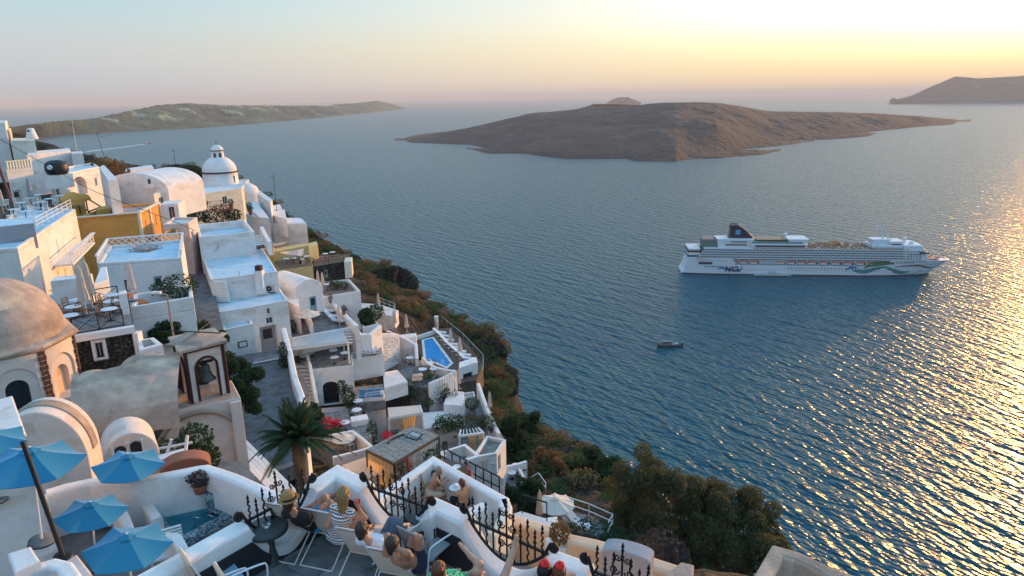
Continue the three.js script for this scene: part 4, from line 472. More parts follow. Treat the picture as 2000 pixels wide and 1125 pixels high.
house({ label: 'lowest tier of the stepped white house with a grey double door', top: [[484, 601], [562, 586], [546, 562], [410, 584], [422, 610]], d: dC3, h: 5, par: .15, th: .22, roof: M.blueroof, open: [{ e: 0, r: [521, 603, 528, 612], k: 'win' }, { e: 0, r: [519, 621, 534, 629], k: 'win' }, { e: 0, r: [506, 640, 546, 692], k: 'door', m: M.greyDoor, dep: .35 }] });
house({ label: 'low blue roofed wing of the stepped white house', top: [[436, 644], [494, 632], [480, 601], [424, 606]], d: dC3 + 1.2, h: 4, par: .2, th: .25, roof: M.blueroof, extra: [(g, { pts }) => { const pl = plane(pts[0], pts[1]), A = onPlane(pl, 474, 672), n = pl.n.z > 0 ? pl.n : pl.n.clone().negate(); mesh('notice_board', seat(box(.85, .62, .06), pl, A.clone().sub(pl.a).dot(pl.dir), A.y, n, .04), M.iron, g); mesh('notice_sheet', seat(box(.66, .46, .02), pl, A.clone().sub(pl.a).dot(pl.dir), A.y, n, .08), M.whiteTop, g); }] });
{ const a = G(430, 545, dC2 + 1.9); for (let i = 0; i < 7; i++) { const p = G(426 + i * 1.2, 550 + i * 5.6, dC2 + .25 + i * .28), o = tag(mesh('outside_step', [box(1.5, .28, .34, p.x, p.y - .14, p.z)], M.white, scene), 'white step between two roof tiers, ' + ORD[i] + ' from the upper tier', 'step', 'steps between the roof tiers'); } }
{ const p = G(423, 502, dC2), o = thing('satellite_dish', 'round mesh satellite dish on a tripod on the blue roof', 'dish', null, p, -.35); const d = lathe([[.001, 0], [.3, .03], [.6, .13], [.85, .28]], 22); d.rotateX(Math.PI / 2 - .35); mesh('dish', d.translate(0, 1.35, .1), std({ color: C(.5, .5, .46), side: THREE.DoubleSide }), o); for (const a of [0, 2.1, 4.2]) mesh('leg', [rod(V(0, 1.2, 0), V(Math.sin(a) * .6, 0, Math.cos(a) * .6), .03)], M.iron, o); mesh('receiver_arm', [rod(V(0, 1.1, .2), V(0, 1.6, .9), .02)], M.steel, o); }
{ const p = G(530, 572, dC3), o = thing('air_conditioner', 'beige air conditioner box with a black fan on the white roof', 'air conditioner', null, p, .1); mesh('case', [box(.95, .75, .4, 0, .5, 0)], M.beige, o); mesh('fan', [new THREE.CylinderGeometry(.28, .28, .06, 18).rotateX(Math.PI / 2).translate(-.15, .5, .2)], M.iron, o); mesh('fan_hub', [new THREE.CylinderGeometry(.08, .08, .03, 10).rotateX(Math.PI / 2).translate(-.15, .5, .24)], M.beige, o); mesh('foot', [box(.9, .1, .1, 0, .06, .1)], M.iron, o); }
{ const p = G(468, 542, dC2), o = thing('roof_vent', 'thin white vent pipe on the middle blue roof', 'vent', null, p); mesh('pipe', [rod(V(0, 0, 0), V(0, .7, 0), .06, 8)], M.white, o); mesh('cowl', [lathe([[.001, .2], [.12, .1], [.1, 0]], 10).translate(0, .68, 0)], M.white, o); }
house({ label: 'sloping white wing between the stepped house and the arched cottage', top: [[553, 584], [585, 600], [577, 560], [543, 548]], d: 21.2, h: 7 });
vaultHouse('white cottage with a rounded barrel roof and narrow pale door', [575, 575], [629, 562], dropAt(602, 568, 80), 6, 1.35, 2.8, M.white, [[.35, .02, .85, 2.1, 'door', M.blueDoor]], -.02);
struct('street_courtyard', metres(prism(flat(path([[430, 700], [560, 680], [604, 760], [596, 900], [440, 960], [380, 860]], dYard)), EYE - dYard - 1, EYE - dYard, 0)), M.asphalt);
gardenWall('long white rounded wall beside the grey street', [[553, 640], [566, 690], [575, 735], [588, 770], [591, 800], [589, 858]], dYard - 1.1, 7.5, .5);
{ const o = thing('doorstep', 'dark doorstep with a pale edge before the grey double door', 'step'); const q = path([[494, 710], [548, 700], [546, 692], [496, 700]], dYard - .12); mesh('tread', metres(prism(flat(q), EYE - dYard - .02, EYE - dYard + .16, .02)), M.pave, o); mesh('nosing', [bar(q[0].clone().setY(EYE - dYard + .14), q[1].clone().setY(EYE - dYard + .14), .08, .1)], M.white, o); settle(o); }
shrub('dark climbing shrub by the grey double door', G(556, 715, dYard), [[0, 1.2, 0, .45, 1.1, .45], [.1, .5, .3, .6, .6, .5]], 900, .12);
/* yellow house group at the cliff rim */
house({ label: 'yellow house with a roof bar above a plain yellow wall', top: [[545, 528], [611, 519], [606, 503], [533, 510]], s: 97, h: 4, mat: M.yellow, roof: M.wood });
house({ label: 'yellow back wall of the roof bar below the white sails', top: [[532, 492], [604, 479], [602, 474], [530, 485]], s: 106, h: 4.5, mat: M.yellow, open: [{ e: 0, r: [572, 496, 584, 512], k: 'win' }] });
house({ label: 'orange side wall beside the stairs to the roof bar', top: [[516, 487], [533, 484], [534, 478], [517, 480]], s: 100, h: 5, mat: M.orange });
house({ label: 'sunlit yellow pier at the cliff side of the roof bar', top: [[603, 483], [621, 478], [618, 471], [602, 475]], s: 102, h: 5, mat: M.yellow });
house({ name: 'stone_house', label: 'dark stone house with a narrow door at the cliff rim', top: [[611, 521], [674, 511], [684, 496], [615, 500]], s: 99, h: 4.5, mat: M.stone, roof: M.wood, open: [{ e: 0, r: [633, 528, 641, 545], k: 'door' }] });
house({ label: 'white end block of the stone house roof', top: [[672, 512], [686, 510], [688, 502], [674, 503]], s: 99, h: 2.4, mat: M.cream });
for (const [l, a] of [['white triangular shade sail over the roof bar', [[537, 493, 106], [592, 486, 98], [590, 500, 97]]], ['white shade sail stretched above the yellow back wall', [[518, 478, 104], [568, 470, 108], [540, 474, 112]]]]) { const p = a.map(([x, y, r]) => RANGE(x, y, r)), N = 8, pos = [], idx = []; for (let i = 0; i <= N; i++) for (let j = 0; j <= N - i; j++) { const u = i / N, v = j / N, q = p[0].clone().multiplyScalar(1 - u - v).addScaledVector(p[1], u).addScaledVector(p[2], v); q.y -= 2.6 * u * v * (1 - u - v) * 6 + .25 * (u * v + u * (1 - u - v)); pos.push(q.x, q.y, q.z); } let o = 0; for (let i = 0; i < N; i++) { const n = N - i + 1; for (let j = 0; j < n - 1; j++) { idx.push(o + j, o + j + 1, o + n + j); if (j < n - 2) idx.push(o + j + 1, o + n + j + 1, o + n + j); } o += n; } const g = new THREE.BufferGeometry(); g.setAttribute('position', new THREE.Float32BufferAttribute(pos, 3)); g.setIndex(idx); g.computeVertexNormals(); const t = thing('shade_sail', l, 'sail'); mesh('canvas', g, M.sail, t); for (const v of p) mesh('mast', [rod(v.clone().setY(v.y - 2.6), v.clone().setY(v.y + .1), .04)], M.whiteWood, t); settle(t); }
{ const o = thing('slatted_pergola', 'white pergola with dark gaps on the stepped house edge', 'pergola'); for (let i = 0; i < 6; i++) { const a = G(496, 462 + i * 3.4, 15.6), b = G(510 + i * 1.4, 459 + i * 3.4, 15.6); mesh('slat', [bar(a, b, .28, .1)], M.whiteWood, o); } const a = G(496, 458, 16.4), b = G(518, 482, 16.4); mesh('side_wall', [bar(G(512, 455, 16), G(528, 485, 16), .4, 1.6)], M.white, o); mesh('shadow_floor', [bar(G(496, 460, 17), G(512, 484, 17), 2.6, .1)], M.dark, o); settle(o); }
for (const [i, [x, y]] of [[560, 515], [575, 514], [600, 510], [636, 505], [650, 502]].entries()) { const p = G(x, y, dropAt(545, 528, 97)); put('table', p, 0, 'small table of the roof bar at the cliff rim', 'table', 'roof bar tables'); put('chair', p.clone().add(V(.8, 0, .2)), i, 'chair of the roof bar at the cliff rim', 'chair', 'roof bar chairs', 1, 'cdark', M.wood); }
railing('thin railing around the stone house roof', [[612, 519], [672, 510], [683, 497]], dropAt(611, 521, 99), .9, M.iron, 2, false, 2);
/* terrace above the big white wall */
const dU = dropAt(629, 579, 84);
house({ label: 'white retaining wall with a brown tiled terrace and folded parasols on top', top: [[629, 580], [704, 568], [682, 545], [616, 551]], d: dU, h: 5, par: .45, th: .25, roof: std({ color: C(.24, .14, .10) }) });
put('folded', G(623, 566, dU + .4), 0, 'pale folded parasol on the brown tiled terrace', 'parasol', 'folded parasols on the brown terrace'); put('folded', G(632, 570, dU + .4), 1, 'pale folded parasol on the brown tiled terrace', 'parasol', 'folded parasols on the brown terrace');
for (const [i, [x, y]] of [[643, 556], [660, 562], [672, 565], [652, 566]].entries()) shrub('clump of dark plants along the brown terrace edge', G(x, y, dU + .4), [[0, .5, 0, .7, .6, .5]], 300, .12, M.leafDark, 'shrub', 'shrub', 'plants along the brown terrace');
put('table', G(640, 566, dU + .4), 0, 'table under the folded parasols of the brown terrace', 'table');

/* ---------- terraces stepping down to the cliff ---------- */
const dP = 24.3, dQ = 26.6, dR = 29.6, dS = 33, dD = 31, dL = 34;
slab('patio_terrace', [[566, 660], [692, 638], [676, 592], [628, 606], [580, 616]], dP, 3.2, M.pave, 'grey upper patio in front of the barrel roofed cottage');
gardenWall('thick rounded white wall between the upper patio and the steep planting', [[646, 586], [664, 604], [680, 620], [697, 636]], dP - .9, 4, .5);
gardenWall('low white beam wall along the front of the upper patio', [[566, 661], [630, 648], [694, 637]], dP - .25, 2, .25);
gardenWall('short white rounded buttress beside the open white parasol', [[597, 612], [604, 622], [608, 634]], dP - 1.0, 2, .4);
P.parasol = (m = M.canvas, r = 1.35, sides = 8, mp = M.whiteWood, h = 2.3) => { const o = new THREE.Group(); o.name = 'open_parasol'; mesh('pole', [rod(V(0, 0, 0), V(0, h + .25, 0), .03, 8)], mp, o); const rise = r * .34, can = mesh('canopy', parasolShape(r, rise, sides).translate(0, h - rise + .2, 0), m, o); mesh('vent_cap', parasolShape(r * .2, r * .08, sides).translate(0, h + .16, 0), m, can); for (let i = 0; i < sides; i++) { const a = i / sides * 2 * Math.PI; mesh('rib', [bar(V(0, h + .1, 0), V(Math.cos(a) * r * .97, h - rise + .16, Math.sin(a) * r * .97), .02, .02)], mp, can); } mesh('base', [lathe([[.001, .1], [.28, .08], [.3, 0], [.001, 0]], 14)], M.pave, o); return o; };
function parasolShape(r, rise, n) { const pos = [], K = 6, T = .014; const pt = (i, t, k) => { const a0 = i / n * 2 * Math.PI, a1 = (i + 1) / n * 2 * Math.PI, x = lerp(Math.cos(a0), Math.cos(a1), t), z = lerp(Math.sin(a0), Math.sin(a1), t), sag = 4 * t * (1 - t); return V(x * r * k * (1 - .03 * sag * k), rise * (1 - k) - .07 * r * sag * k * k - .04 * r * Math.sin(Math.PI * k), z * r * k * (1 - .03 * sag * k)); }; for (let i = 0; i < n; i++) for (let a = 0; a < K; a++) for (let b = 0; b < K; b++) { const q = [[a, b], [a + 1, b], [a + 1, b + 1], [a, b + 1]].map(([u, v]) => pt(i, u / K, v / K)); for (const t of [[0, 1, 2], [0, 2, 3]]) { for (const j of t) pos.push(q[j].x, q[j].y, q[j].z); for (const j of [t[0], t[2], t[1]]) pos.push(q[j].x, q[j].y - T, q[j].z); } } const g = new THREE.BufferGeometry(); g.setAttribute('position', new THREE.Float32BufferAttribute(pos, 3)); g.computeVertexNormals(); return metres(g); }
put('parasol', G(604, 648, dP), .2, 'open off white parasol on the upper patio', 'parasol', null, 1, 'pw', M.canvas, 1.4, 10);
put('folded', G(664, 640, dP), 0, 'tall pale folded parasol beside the blue loungers', 'parasol', null, 1.05, 'fcanvas', M.canvas);
for (const [i, [x, y]] of [[640, 612], [648, 622], [658, 632]].entries()) put('lounger', G(x, y, dP), 1.1, 'wooden lounger with a white and blue pad on the upper patio', 'lounger', 'loungers on the upper patio', 1.1, 'lwb', M.wood, i === 1 ? M.whiteTop : std({ color: C(.5, .55, .62) }));
put('pot', G(645, 592, dP - .9), 0, 'dark round pot plant on the end of the thick rounded wall', 'plant'); put('pot', G(672, 614, dP - .9), 1, 'dark pot plant halfway along the thick rounded wall', 'plant'); shrub('dark bush at the foot of the open white parasol', G(572, 650, dP), [[0, .7, 0, .5, .8, .5]], 500, .1);
/* pergola and arch house */
house({ label: 'white house with a large arched dark doorway under the shaded terrace', top: [[604, 722], [689, 713], [684, 664], [566, 676], [590, 700]], d: dQ, h: 4.2, mat: M.white, par: 0, roof: M.darkdeck, open: [{ e: 0, r: [629, 747, 665, 800], k: 'archdoor', m: M.glass, dep: .5, round: .75 }] });
{ const o = thing('corrugated_pergola', 'pergola with a pale corrugated sheet roof over the shaded terrace', 'pergola'); const c = path([[567, 660], [669, 644], [679, 666], [570, 680]], dQ - 2.5); const N = 34; for (let i = 0; i < N; i++) { const a = c[0].clone().lerp(c[1], (i + .5) / N), b = c[3].clone().lerp(c[2], (i + .5) / N); mesh('roof_strip', [bar(a, b, c[0].distanceTo(c[1]) / N * .72, .06)], M.tin, o); } mesh('beam', [bar(c[3].clone().setY(c[3].y - .12), c[2].clone().setY(c[2].y - .12), .14, .16)], M.whiteWood, o); mesh('beam', [bar(c[0].clone().setY(c[0].y - .12), c[1].clone().setY(c[1].y - .12), .14, .16)], M.whiteWood, o); for (const p of [c[2], c[3], c[1]]) mesh('post', [box(.14, 2.45, .14, p.x, p.y - 1.3, p.z)], M.whiteWood, o); settle(o); }
for (const [x, y] of [[674, 702], [654, 711], [652, 697], [642, 684]]) put('table', G(x, y, dQ), 0, 'round pale table on the shaded pergola terrace', 'table', 'pergola terrace tables', 1.05);
{ const p = G(600, 700, dQ), o = thing('bench', 'pale padded bench under the corrugated roof', 'bench', null, p, 1.1); mesh('seat', [box(1.6, .12, .6, 0, .42, 0)], M.beige, o); mesh('backrest', [box(1.6, .5, .12, 0, .75, -.28)], M.beige, o); for (const s of [-.7, .7]) mesh('leg', [box(.1, .38, .5, s, .19, 0)], M.wood, o); }
for (let i = 0; i < 5; i++) { const a = G(674 + i * .8, 646 + i * 6, dQ - 2.3), b = G(686 + i * .8, 645 + i * 6, dQ - 2.3); tag(mesh('pergola_slat', [bar(a, b, .14, .06)], M.whiteWood, scene), 'short white slat beside the corrugated roof, ' + ORD[i] + ' from the upper patio', 'slat', 'white slats beside the corrugated roof'); }
gardenWall('curved white stair wall beside the arched doorway', [[600, 692, dQ - .9], [606, 715, dQ - .7], [611, 742, dQ], [616, 768, dQ + .9], [621, 796, dQ + 2]], dQ, 4, .3);
for (let i = 0; i < 13; i++) { const t = i / 12, p = G(lerp(583, 606, t), lerp(712, 800, t), lerp(dQ + .2, dR - .1, t)), q = mesh('stair_step', [box(1.75, .3, .45, p.x, p.y - .15, p.z, -.1)], i % 1 ? M.white : M.white, scene); tag(q, 'white outside stair step, ' + ORD[i] + ' down from the pergola terrace', 'step', 'outside stair steps'); const g2 = mesh('riser_edge', [box(1.75, .02, .2, p.x, p.y + .012, p.z + .1, -.1)], M.pave, q); }
struct('paved_terrace', metres(prism(flat(path([[596, 800], [694, 792], [718, 830], [726, 852], [640, 880], [590, 860]], dR)), EYE - dR - 1.5, EYE - dR, 0)), std({ color: C(.27, .27, .28), roughness: .9 }));
{ const o = scene.getObjectByName('paved_terrace'), a = G(628, 806, dR), b = G(690, 799, dR), c = G(640, 862, dR), ex = b.clone().sub(a).normalize(), ez = c.clone().sub(a).normalize(); for (let i = 0; i < 4; i++) for (let j = 0; j < 11; j++) { const p = a.clone().addScaledVector(ex, .45 + i * .95).addScaledVector(ez, .3 + j * .62); mesh('paving_slab', metres(box(.78, .05, .44, p.x, EYE - dR + .012, p.z, Math.atan2(-ex.z, ex.x))), M.slab, o); } }
for (const [x, y] of [[700, 797], [698, 815], [675, 840]]) put('table', G(x, y, dR), 0, 'round white table on the slab paved terrace', 'table', 'slab terrace tables', 1.1);
for (const [i, [x, y]] of [[690, 800], [688, 818], [664, 842], [708, 803]].entries()) put('chair', G(x, y, dR), i * 1.6, 'black chair on the slab paved terrace', 'chair', 'slab terrace chairs', 1, 'cblk', M.iron);
shrub('dark climbing plant on the arch house wall', G(682, 796, dR), [[0, 1.2, 0, .8, 1.3, .5], [-.6, 2.2, 0, .5, .8, .4]], 1100, .14); shrub('leafy plant at the top of the stair wall', G(620, 770, dR), [[0, 1.2, 0, .5, 1, .5]], 500, .12);
/* sofa alcove and white blocks */
house({ label: 'white block with a slatted rail and a blue sofa alcove below', top: [[688, 701], [749, 691], [742, 662], [690, 668]], d: dQ + .6, h: 2.6, mat: M.white2, roof: M.pave });
railing('white three bar rail above the sofa alcove', [[689, 702], [746, 692]], dQ + .55, .8, M.whiteWood, 2.6, false, 3);
{ const p = G(725, 780, dR + .1), o = thing('sofa', 'blue cushioned sofa in the dark alcove', 'sofa', null, p, .15); mesh('base', [box(2.6, .4, .9, 0, .2, 0)], M.white, o); mesh('seat_cushion', [box(2.4, .18, .8, 0, .49, .05)], std({ color: C(.10, .25, .40), roughness: .9 }), o); for (const x of [-.8, 0, .8]) mesh('back_cushion', [box(.7, .5, .2, x, .8, -.3)], std({ color: C(.12, .30, .46), roughness: .9 }), o); mesh('bolster', [box(.3, .25, .7, 1.1, .7, .05)], M.whiteTop, o); }
slab('alcove_floor', [[694, 790], [752, 782], [748, 750], [690, 756]], dR + .12, 1, M.darkdeck, 'paved floor of the blue sofa alcove');
railing('white three bar rail before the blue sofa', [[714, 782], [750, 776]], dR - .1, .75, M.whiteWood, 2.4, false, 3);
house({ label: 'tall white block standing under the sofa alcove rail', top: [[712, 782], [752, 776], [750, 764], [710, 770]], d: dR + .12, h: 5 });
house({ label: 'white box step between the slab terrace and the tall white block', top: [[686, 824], [720, 818], [716, 808], [684, 814]], d: dR - .6, h: 3.6 });
house({ label: 'flat white roof platform below the perforated wall', top: [[750, 758], [796, 745], [776, 722], [748, 727]], d: dR + .2, h: 1.6, roof: M.white2 });
{ // perforated wall catching the low sun; dark boxes paint the shade of its holes
  const a = G(743, 722, dR + 1.2), b = G(780, 700, dR + 1.2), o = thing('perforated_wall', 'sunlit white wall dotted with dark squares for the shade of small holes', 'wall'), pl = plane(a, b), out = pl.n.z > 0 ? pl.n : pl.n.clone().negate(), pts = []; a.y += 4.6; b.y += 3.2; for (let i = 0; i <= 8; i++) pts.push(a.clone().lerp(b, i / 8)); const wall = mesh('wall', ribbonWall(pts, .4, a.y - 5), M.white, o), nu = Math.floor(pl.L / .19);
  for (let i = 0; i < nu; i++) for (let j = 0; j < 16; j++) { const u = (i + .3 + .4 * hash(i, j, 1)) * .19, y = lerp(a.y, b.y, u / pl.L) - .5 - j * .2 - .08 * hash(i, j, 2); if (hash(i, j, 5) < .42) continue; mesh('hole', seat(box(.1, .1, .03), pl, u, y, out, .19), M.dark, wall); }
  settle(o);
  gardenWall('white ridge wall rising to the corner of the perforated wall', [[694, 638, dP - .4], [706, 652, dP + .4], [722, 652, dP + .6], [742, 634, dP + .4]], dP, 3.5, .45);
}
house({ label: 'white stepped planter wall at the head of the perforated wall', top: [[708, 640], [740, 632], [728, 618], [704, 624]], d: dP + 1.2, h: 3, par: .5, th: .25, roof: M.darkdeck });
shrub('dark spiky palm shrub in the stepped planter', G(716, 634, dP + 1.4), [[0, .9, 0, .9, 1.1, .9]], 900, .3, M.leafDark); shrub('round dark clipped tree in the stepped planter', G(734, 628, dP + 1.4), [[0, 1.2, 0, 1.2, 1.0, 1]], 900, .16, M.leafDark);
{ const p = G(717, 690, dQ + .6), o = thing('covered_bed', 'blue and white striped day bed on the alcove roof', 'bed', null, p, .1); mesh('mattress', [box(2.0, .35, 1.6, 0, .4, 0)], std({ color: C(.30, .38, .55), roughness: .9 }), o); for (let i = 0; i < 5; i++) mesh('stripe', [box(.14, .36, 1.62, -.8 + i * .4, .405, 0)], M.whiteTop, o); mesh('base', [box(2.1, .2, 1.7, 0, .12, 0)], M.wood, o); }
/* ramp walls down to the pool */
gardenWall('sloping white ramp wall above the dining terrace', [[756, 645, 28], [790, 660, 28.6], [812, 672, 29.4], [814, 700, 30]], 28, 5, .4);
house({ label: 'white stair block with a shaded arch beside the pool', top: [[776, 668], [812, 656], [813, 650], [770, 655]], d: 29.2, h: 5.5, open: [{ e: 0, r: [782, 672, 800, 700], k: 'archdark', dep: .7 }] });
slab('landing_terrace', [[706, 606], [770, 618], [778, 606], [740, 594], [704, 592]], 28.5, 2, M.white2, 'pale upper landing with folded parasols above the scrub');
railing('thin metal railing of the pale upper landing', [[740, 594], [772, 606], [768, 622]], 28.5, 1, M.steel, 1.6, false, 2);
for (const [x, y] of [[740, 606], [735, 628], [772, 642], [753, 656], [795, 650]]) put('folded', G(x, y, 28.6), x, 'pale folded parasol along the ramp to the pool', 'parasol', 'folded parasols along the pool ramp');
/* pool deck */
slab('pool_deck', [[804, 662], [854, 642], [876, 640], [912, 672], [944, 712], [930, 742], [896, 748], [868, 724], [826, 704]], dL, 3, M.deckwood, 'dark wooden pool deck on the cliff edge', 'deck');
{ const o = thing('swimming_pool', 'bright turquoise swimming pool sunk in the dark deck', 'pool'), r = path([[828, 665], [844, 661], [880, 710], [872, 717], [832, 700]], dL); mesh('coping', metres(prism(inset(flat(r), -.35), EYE - dL, EYE - dL + .07, .01, flat(r))), M.white2, o); mesh('basin', metres(prism(flat(r), EYE - dL + .002, EYE - dL + .022, 0)), plaster(.0, .40, .66), o); mesh('water', metres(prism(inset(flat(r), .01), EYE - dL + .025, EYE - dL + .05, 0)), new THREE.MeshPhysicalMaterial({ color: C(.6, .9, 1), roughness: .12, specularIntensity: .35, transmission: 1, thickness: 0, ior: 1.33, bumpMap: rep(plasterBump, 2.5), bumpScale: .03 }), o); mesh('ladder', [tube([G(862, 712, dL).setY(EYE - dL), G(862, 710, dL).setY(EYE - dL + .7), G(865, 713, dL).setY(EYE - dL + .7), G(866, 716, dL).setY(EYE - dL)], .03)], M.steel, o); settle(o); }
for (const [i, [x, y]] of [[858, 653], [866, 660], [873, 668], [880, 676], [888, 683], [896, 690], [905, 697], [911, 704]].entries()) put('lounger', G(x, y, dL), 1.25, 'white lounger beside the turquoise pool, ' + ORD[7 - i] + ' from the white pool hut', 'lounger', 'loungers beside the turquoise pool', 1.1);
put('folded', G(881, 678, dL), 0, 'pale folded parasol between the pool loungers', 'parasol', 'folded parasols between the pool loungers', 1.15, 'fcanvas', M.canvas); put('folded', G(899, 697, dL), 1, 'pale folded parasol between the pool loungers', 'parasol', 'folded parasols between the pool loungers', 1.15, 'fcanvas');
{ const p = G(914, 712, dL), o = thing('blue_towel', 'bundled blue towel on the last pool lounger', 'towel', null, p.setY(p.y + .5)); const g = new THREE.SphereGeometry(.45, 16, 10); const q = g.attributes.position; for (let i = 0; i < q.count; i++) { const k = .8 + .5 * vnoise(q.getX(i) * 6, q.getZ(i) * 6 + q.getY(i) * 4, 3); q.setXYZ(i, q.getX(i) * k * 1.4, q.getY(i) * .5 * k, q.getZ(i) * k); } g.computeVertexNormals(); mesh('cloth', g, std({ color: C(.05, .14, .42), roughness: 1 }), o); }
{ const p = path([[864, 632], [905, 666], [944, 708], [944, 740]], dL), o = thing('glass_balustrade', 'clear glass balustrade with steel posts along the pool deck edge', 'balustrade'); const gl = new THREE.MeshPhysicalMaterial({ color: C(.8, .86, .88), transmission: 1, roughness: .04, thickness: 0 }); for (let i = 0; i < 3; i++) { const L = p[i].distanceTo(p[i + 1]), n = Math.round(L / 2.2); for (let k = 0; k < n; k++) { const a = p[i].clone().lerp(p[i + 1], k / n), b = p[i].clone().lerp(p[i + 1], (k + 1) / n); mesh('glass_panel', [bar(a.clone().lerp(b, .03).setY(a.y + .55), a.clone().lerp(b, .97).setY(a.y + .55), .015, 1)], gl, o); mesh('post', [box(.05, 1.15, .05, a.x, a.y + .57, a.z)], M.steel, o); } mesh('top_rail', [bar(p[i].clone().setY(p[i].y + 1.12), p[i + 1].clone().setY(p[i].y + 1.12), .05, .05)], M.steel, o); } settle(o); }
gardenWall('low white wall with an end post behind the pool', [[802, 660], [854, 643]], dL - .6, 2, .3); railing('black wire railing behind the low pool wall', [[806, 652], [852, 638]], dL - .5, .9, M.iron, 1.5, true, 2);
{ const p = G(853, 642, dL), o = thing('gate_pillar', 'square white pillar at the end of the low pool wall', 'pillar', null, p); mesh('shaft', [box(.5, 1.9, .5, 0, .95, 0)], M.white, o); mesh('cap', [box(.6, .12, .6, 0, 1.95, 0)], M.white, o); }
house({ name: 'pool_hut', label: 'small white pool hut with a dark doorway at the cliff side', top: [[896, 719], [933, 707], [930, 697], [897, 707]], d: dL - 1.6, h: 5.4, open: [{ e: 0, r: [904, 731, 925, 766], k: 'door', m: M.glass }] });
gardenWall('white stair cheek wall beside the pool hut', [[886, 722, dL - 1.6], [893, 740, dL - .4], [899, 768, dL + 2]], dL, 5, .3);
/* dining terrace */
slab('dining_terrace', [[776, 724], [832, 698], [888, 740], [838, 756], [800, 752]], dD, 4, M.pave, 'grey dining terrace before the pool wall');
gardenWall('curved white wall between the dining terrace and the pool', [[826, 697], [836, 709], [850, 716], [870, 721], [890, 724]], dD - 1.0, 5, .35); gardenWall('white front wall of the dining terrace', [[890, 724], [862, 738], [838, 748]], dD - .9, 5, .35);
for (const [i, [x, y]] of [[801, 711], [826, 734], [848, 733], [840, 722]].entries()) { put('table', G(x, y, dD), 0, 'round table on the dining terrace before the pool', 'table', 'dining terrace tables', 1.15); for (let k = 0; k < 3; k++) put('chair', G(x, y, dD).add(V(Math.cos(k * 2.1 + i) * .8, 0, Math.sin(k * 2.1 + i) * .8)), -(k * 2.1 + i) - Math.PI / 2, 'dark brown chair on the dining terrace before the pool', 'chair', 'dining terrace chairs', 1, 'cdark', M.wood); }
{ const p = G(815, 750, dD), o = thing('rolled_cushions', 'two rolled pink cushions on the dining terrace wall', 'cushion', null, p.setY(p.y + .6), .2); for (const [x, y, c] of [[0, 0, M.pink], [.1, .4, M.peach]]) mesh('roll', [new THREE.CapsuleGeometry(.24, .7, 4, 10).rotateZ(Math.PI / 2).translate(x, y, 0)], c, o); }
{ const p = G(868, 790, dS), o = thing('garden_arch', 'arched metal trellis gate above the garden path', 'trellis', null, p, -.2), w = 1.3, h = 2.6; mesh('hoop', [tube([V(-w, 0, 0), V(-w, h, 0), V(-w * .7, h + .9, 0), V(0, h + 1.3, 0), V(w * .7, h + .9, 0), V(w, h, 0), V(w, 0, 0)], .035, 40)], M.steel, o); for (let i = 1; i < 9; i++) { const x = -w + 2 * w * i / 9; mesh('bar', [rod(V(x, 0, 0), V(x, h + 1.25 * Math.sqrt(Math.max(0, 1 - x * x / w / w)), 0), .018, 5)], M.steel, o); } for (const y of [.5, 1.4, 2.3]) mesh('crossbar', [rod(V(-w, y, 0), V(w, y, 0), .018, 5)], M.steel, o); }
house({ label: 'smooth white stepped block on the cliff path', top: [[866, 790], [908, 792], [906, 765], [876, 762]], d: dS - 1, h: 4 });
house({ label: 'white basin block with a dark recess on the cliff path', top: [[904, 776], [928, 772], [926, 764], [903, 767]], d: dS - .6, h: 2.5, par: .4, th: .15, roof: M.darkdeck });
gardenWall('white cliff path wall with a worn top', [[934, 748], [942, 772], [952, 800], [962, 822], [974, 846]], dS - .8, 4, .4); slab('cliff_path', [[926, 784], [944, 776], [958, 806], [930, 812]], dS + .2, 2, M.pave, 'grey paved cliff path by the worn wall');
put('folded', G(897, 760, dS), 0, 'beige folded parasol leaning near the pool hut', 'parasol'); put('folded', G(957, 806, dS), 0, 'beige folded parasol at the cliff path wall', 'parasol');
for (const [i, [l, x, y, bl, n, m]] of [['dark garden bush below the flat white platform', 785, 782, [[0, .8, 0, 1.8, 1, 1.2], [1.8, 1, -.6, 1.4, 1, 1]], 1500, M.leafDark], ['spreading olive green bush under the trellis', 820, 772, [[0, 1.2, 0, 2.2, 1.1, 1.3], [1.6, 1.8, 0, 1.2, .8, 1]], 1700, M.leaf], ['dark shrub leaning over the trellis path', 854, 782, [[0, 1, 0, 1.6, 1.3, 1.2], [1.3, .8, .2, 1, .8, .8]], 1300, M.leafDark], ['bluish agave clump in the garden bed', 836, 794, [[0, .5, 0, .8, .5, .7]], 350, M.leaf], ['dense hedge on the roof of the white curtain terrace', 905, 838, [[0, .6, 0, 2.6, .9, 1.2], [-2, .3, 0, 1.4, .7, 1]], 2000, M.leafDark], ['round dotted shrub beside the basin block', 922, 800, [[0, .7, 0, .9, .8, .8]], 700, M.leafDark], ['dark vine on the cliff path wall', 958, 838, [[0, .7, 0, 1.2, 1.0, .9]], 900, M.leafDark], ['trailing dark hedge above the curtain pergola', 880, 826, [[0, .3, 0, 1.8, .7, .8]], 900, M.leaf]].entries()) shrub(l, G(x, y, dS - .3), bl, n, .13, m);
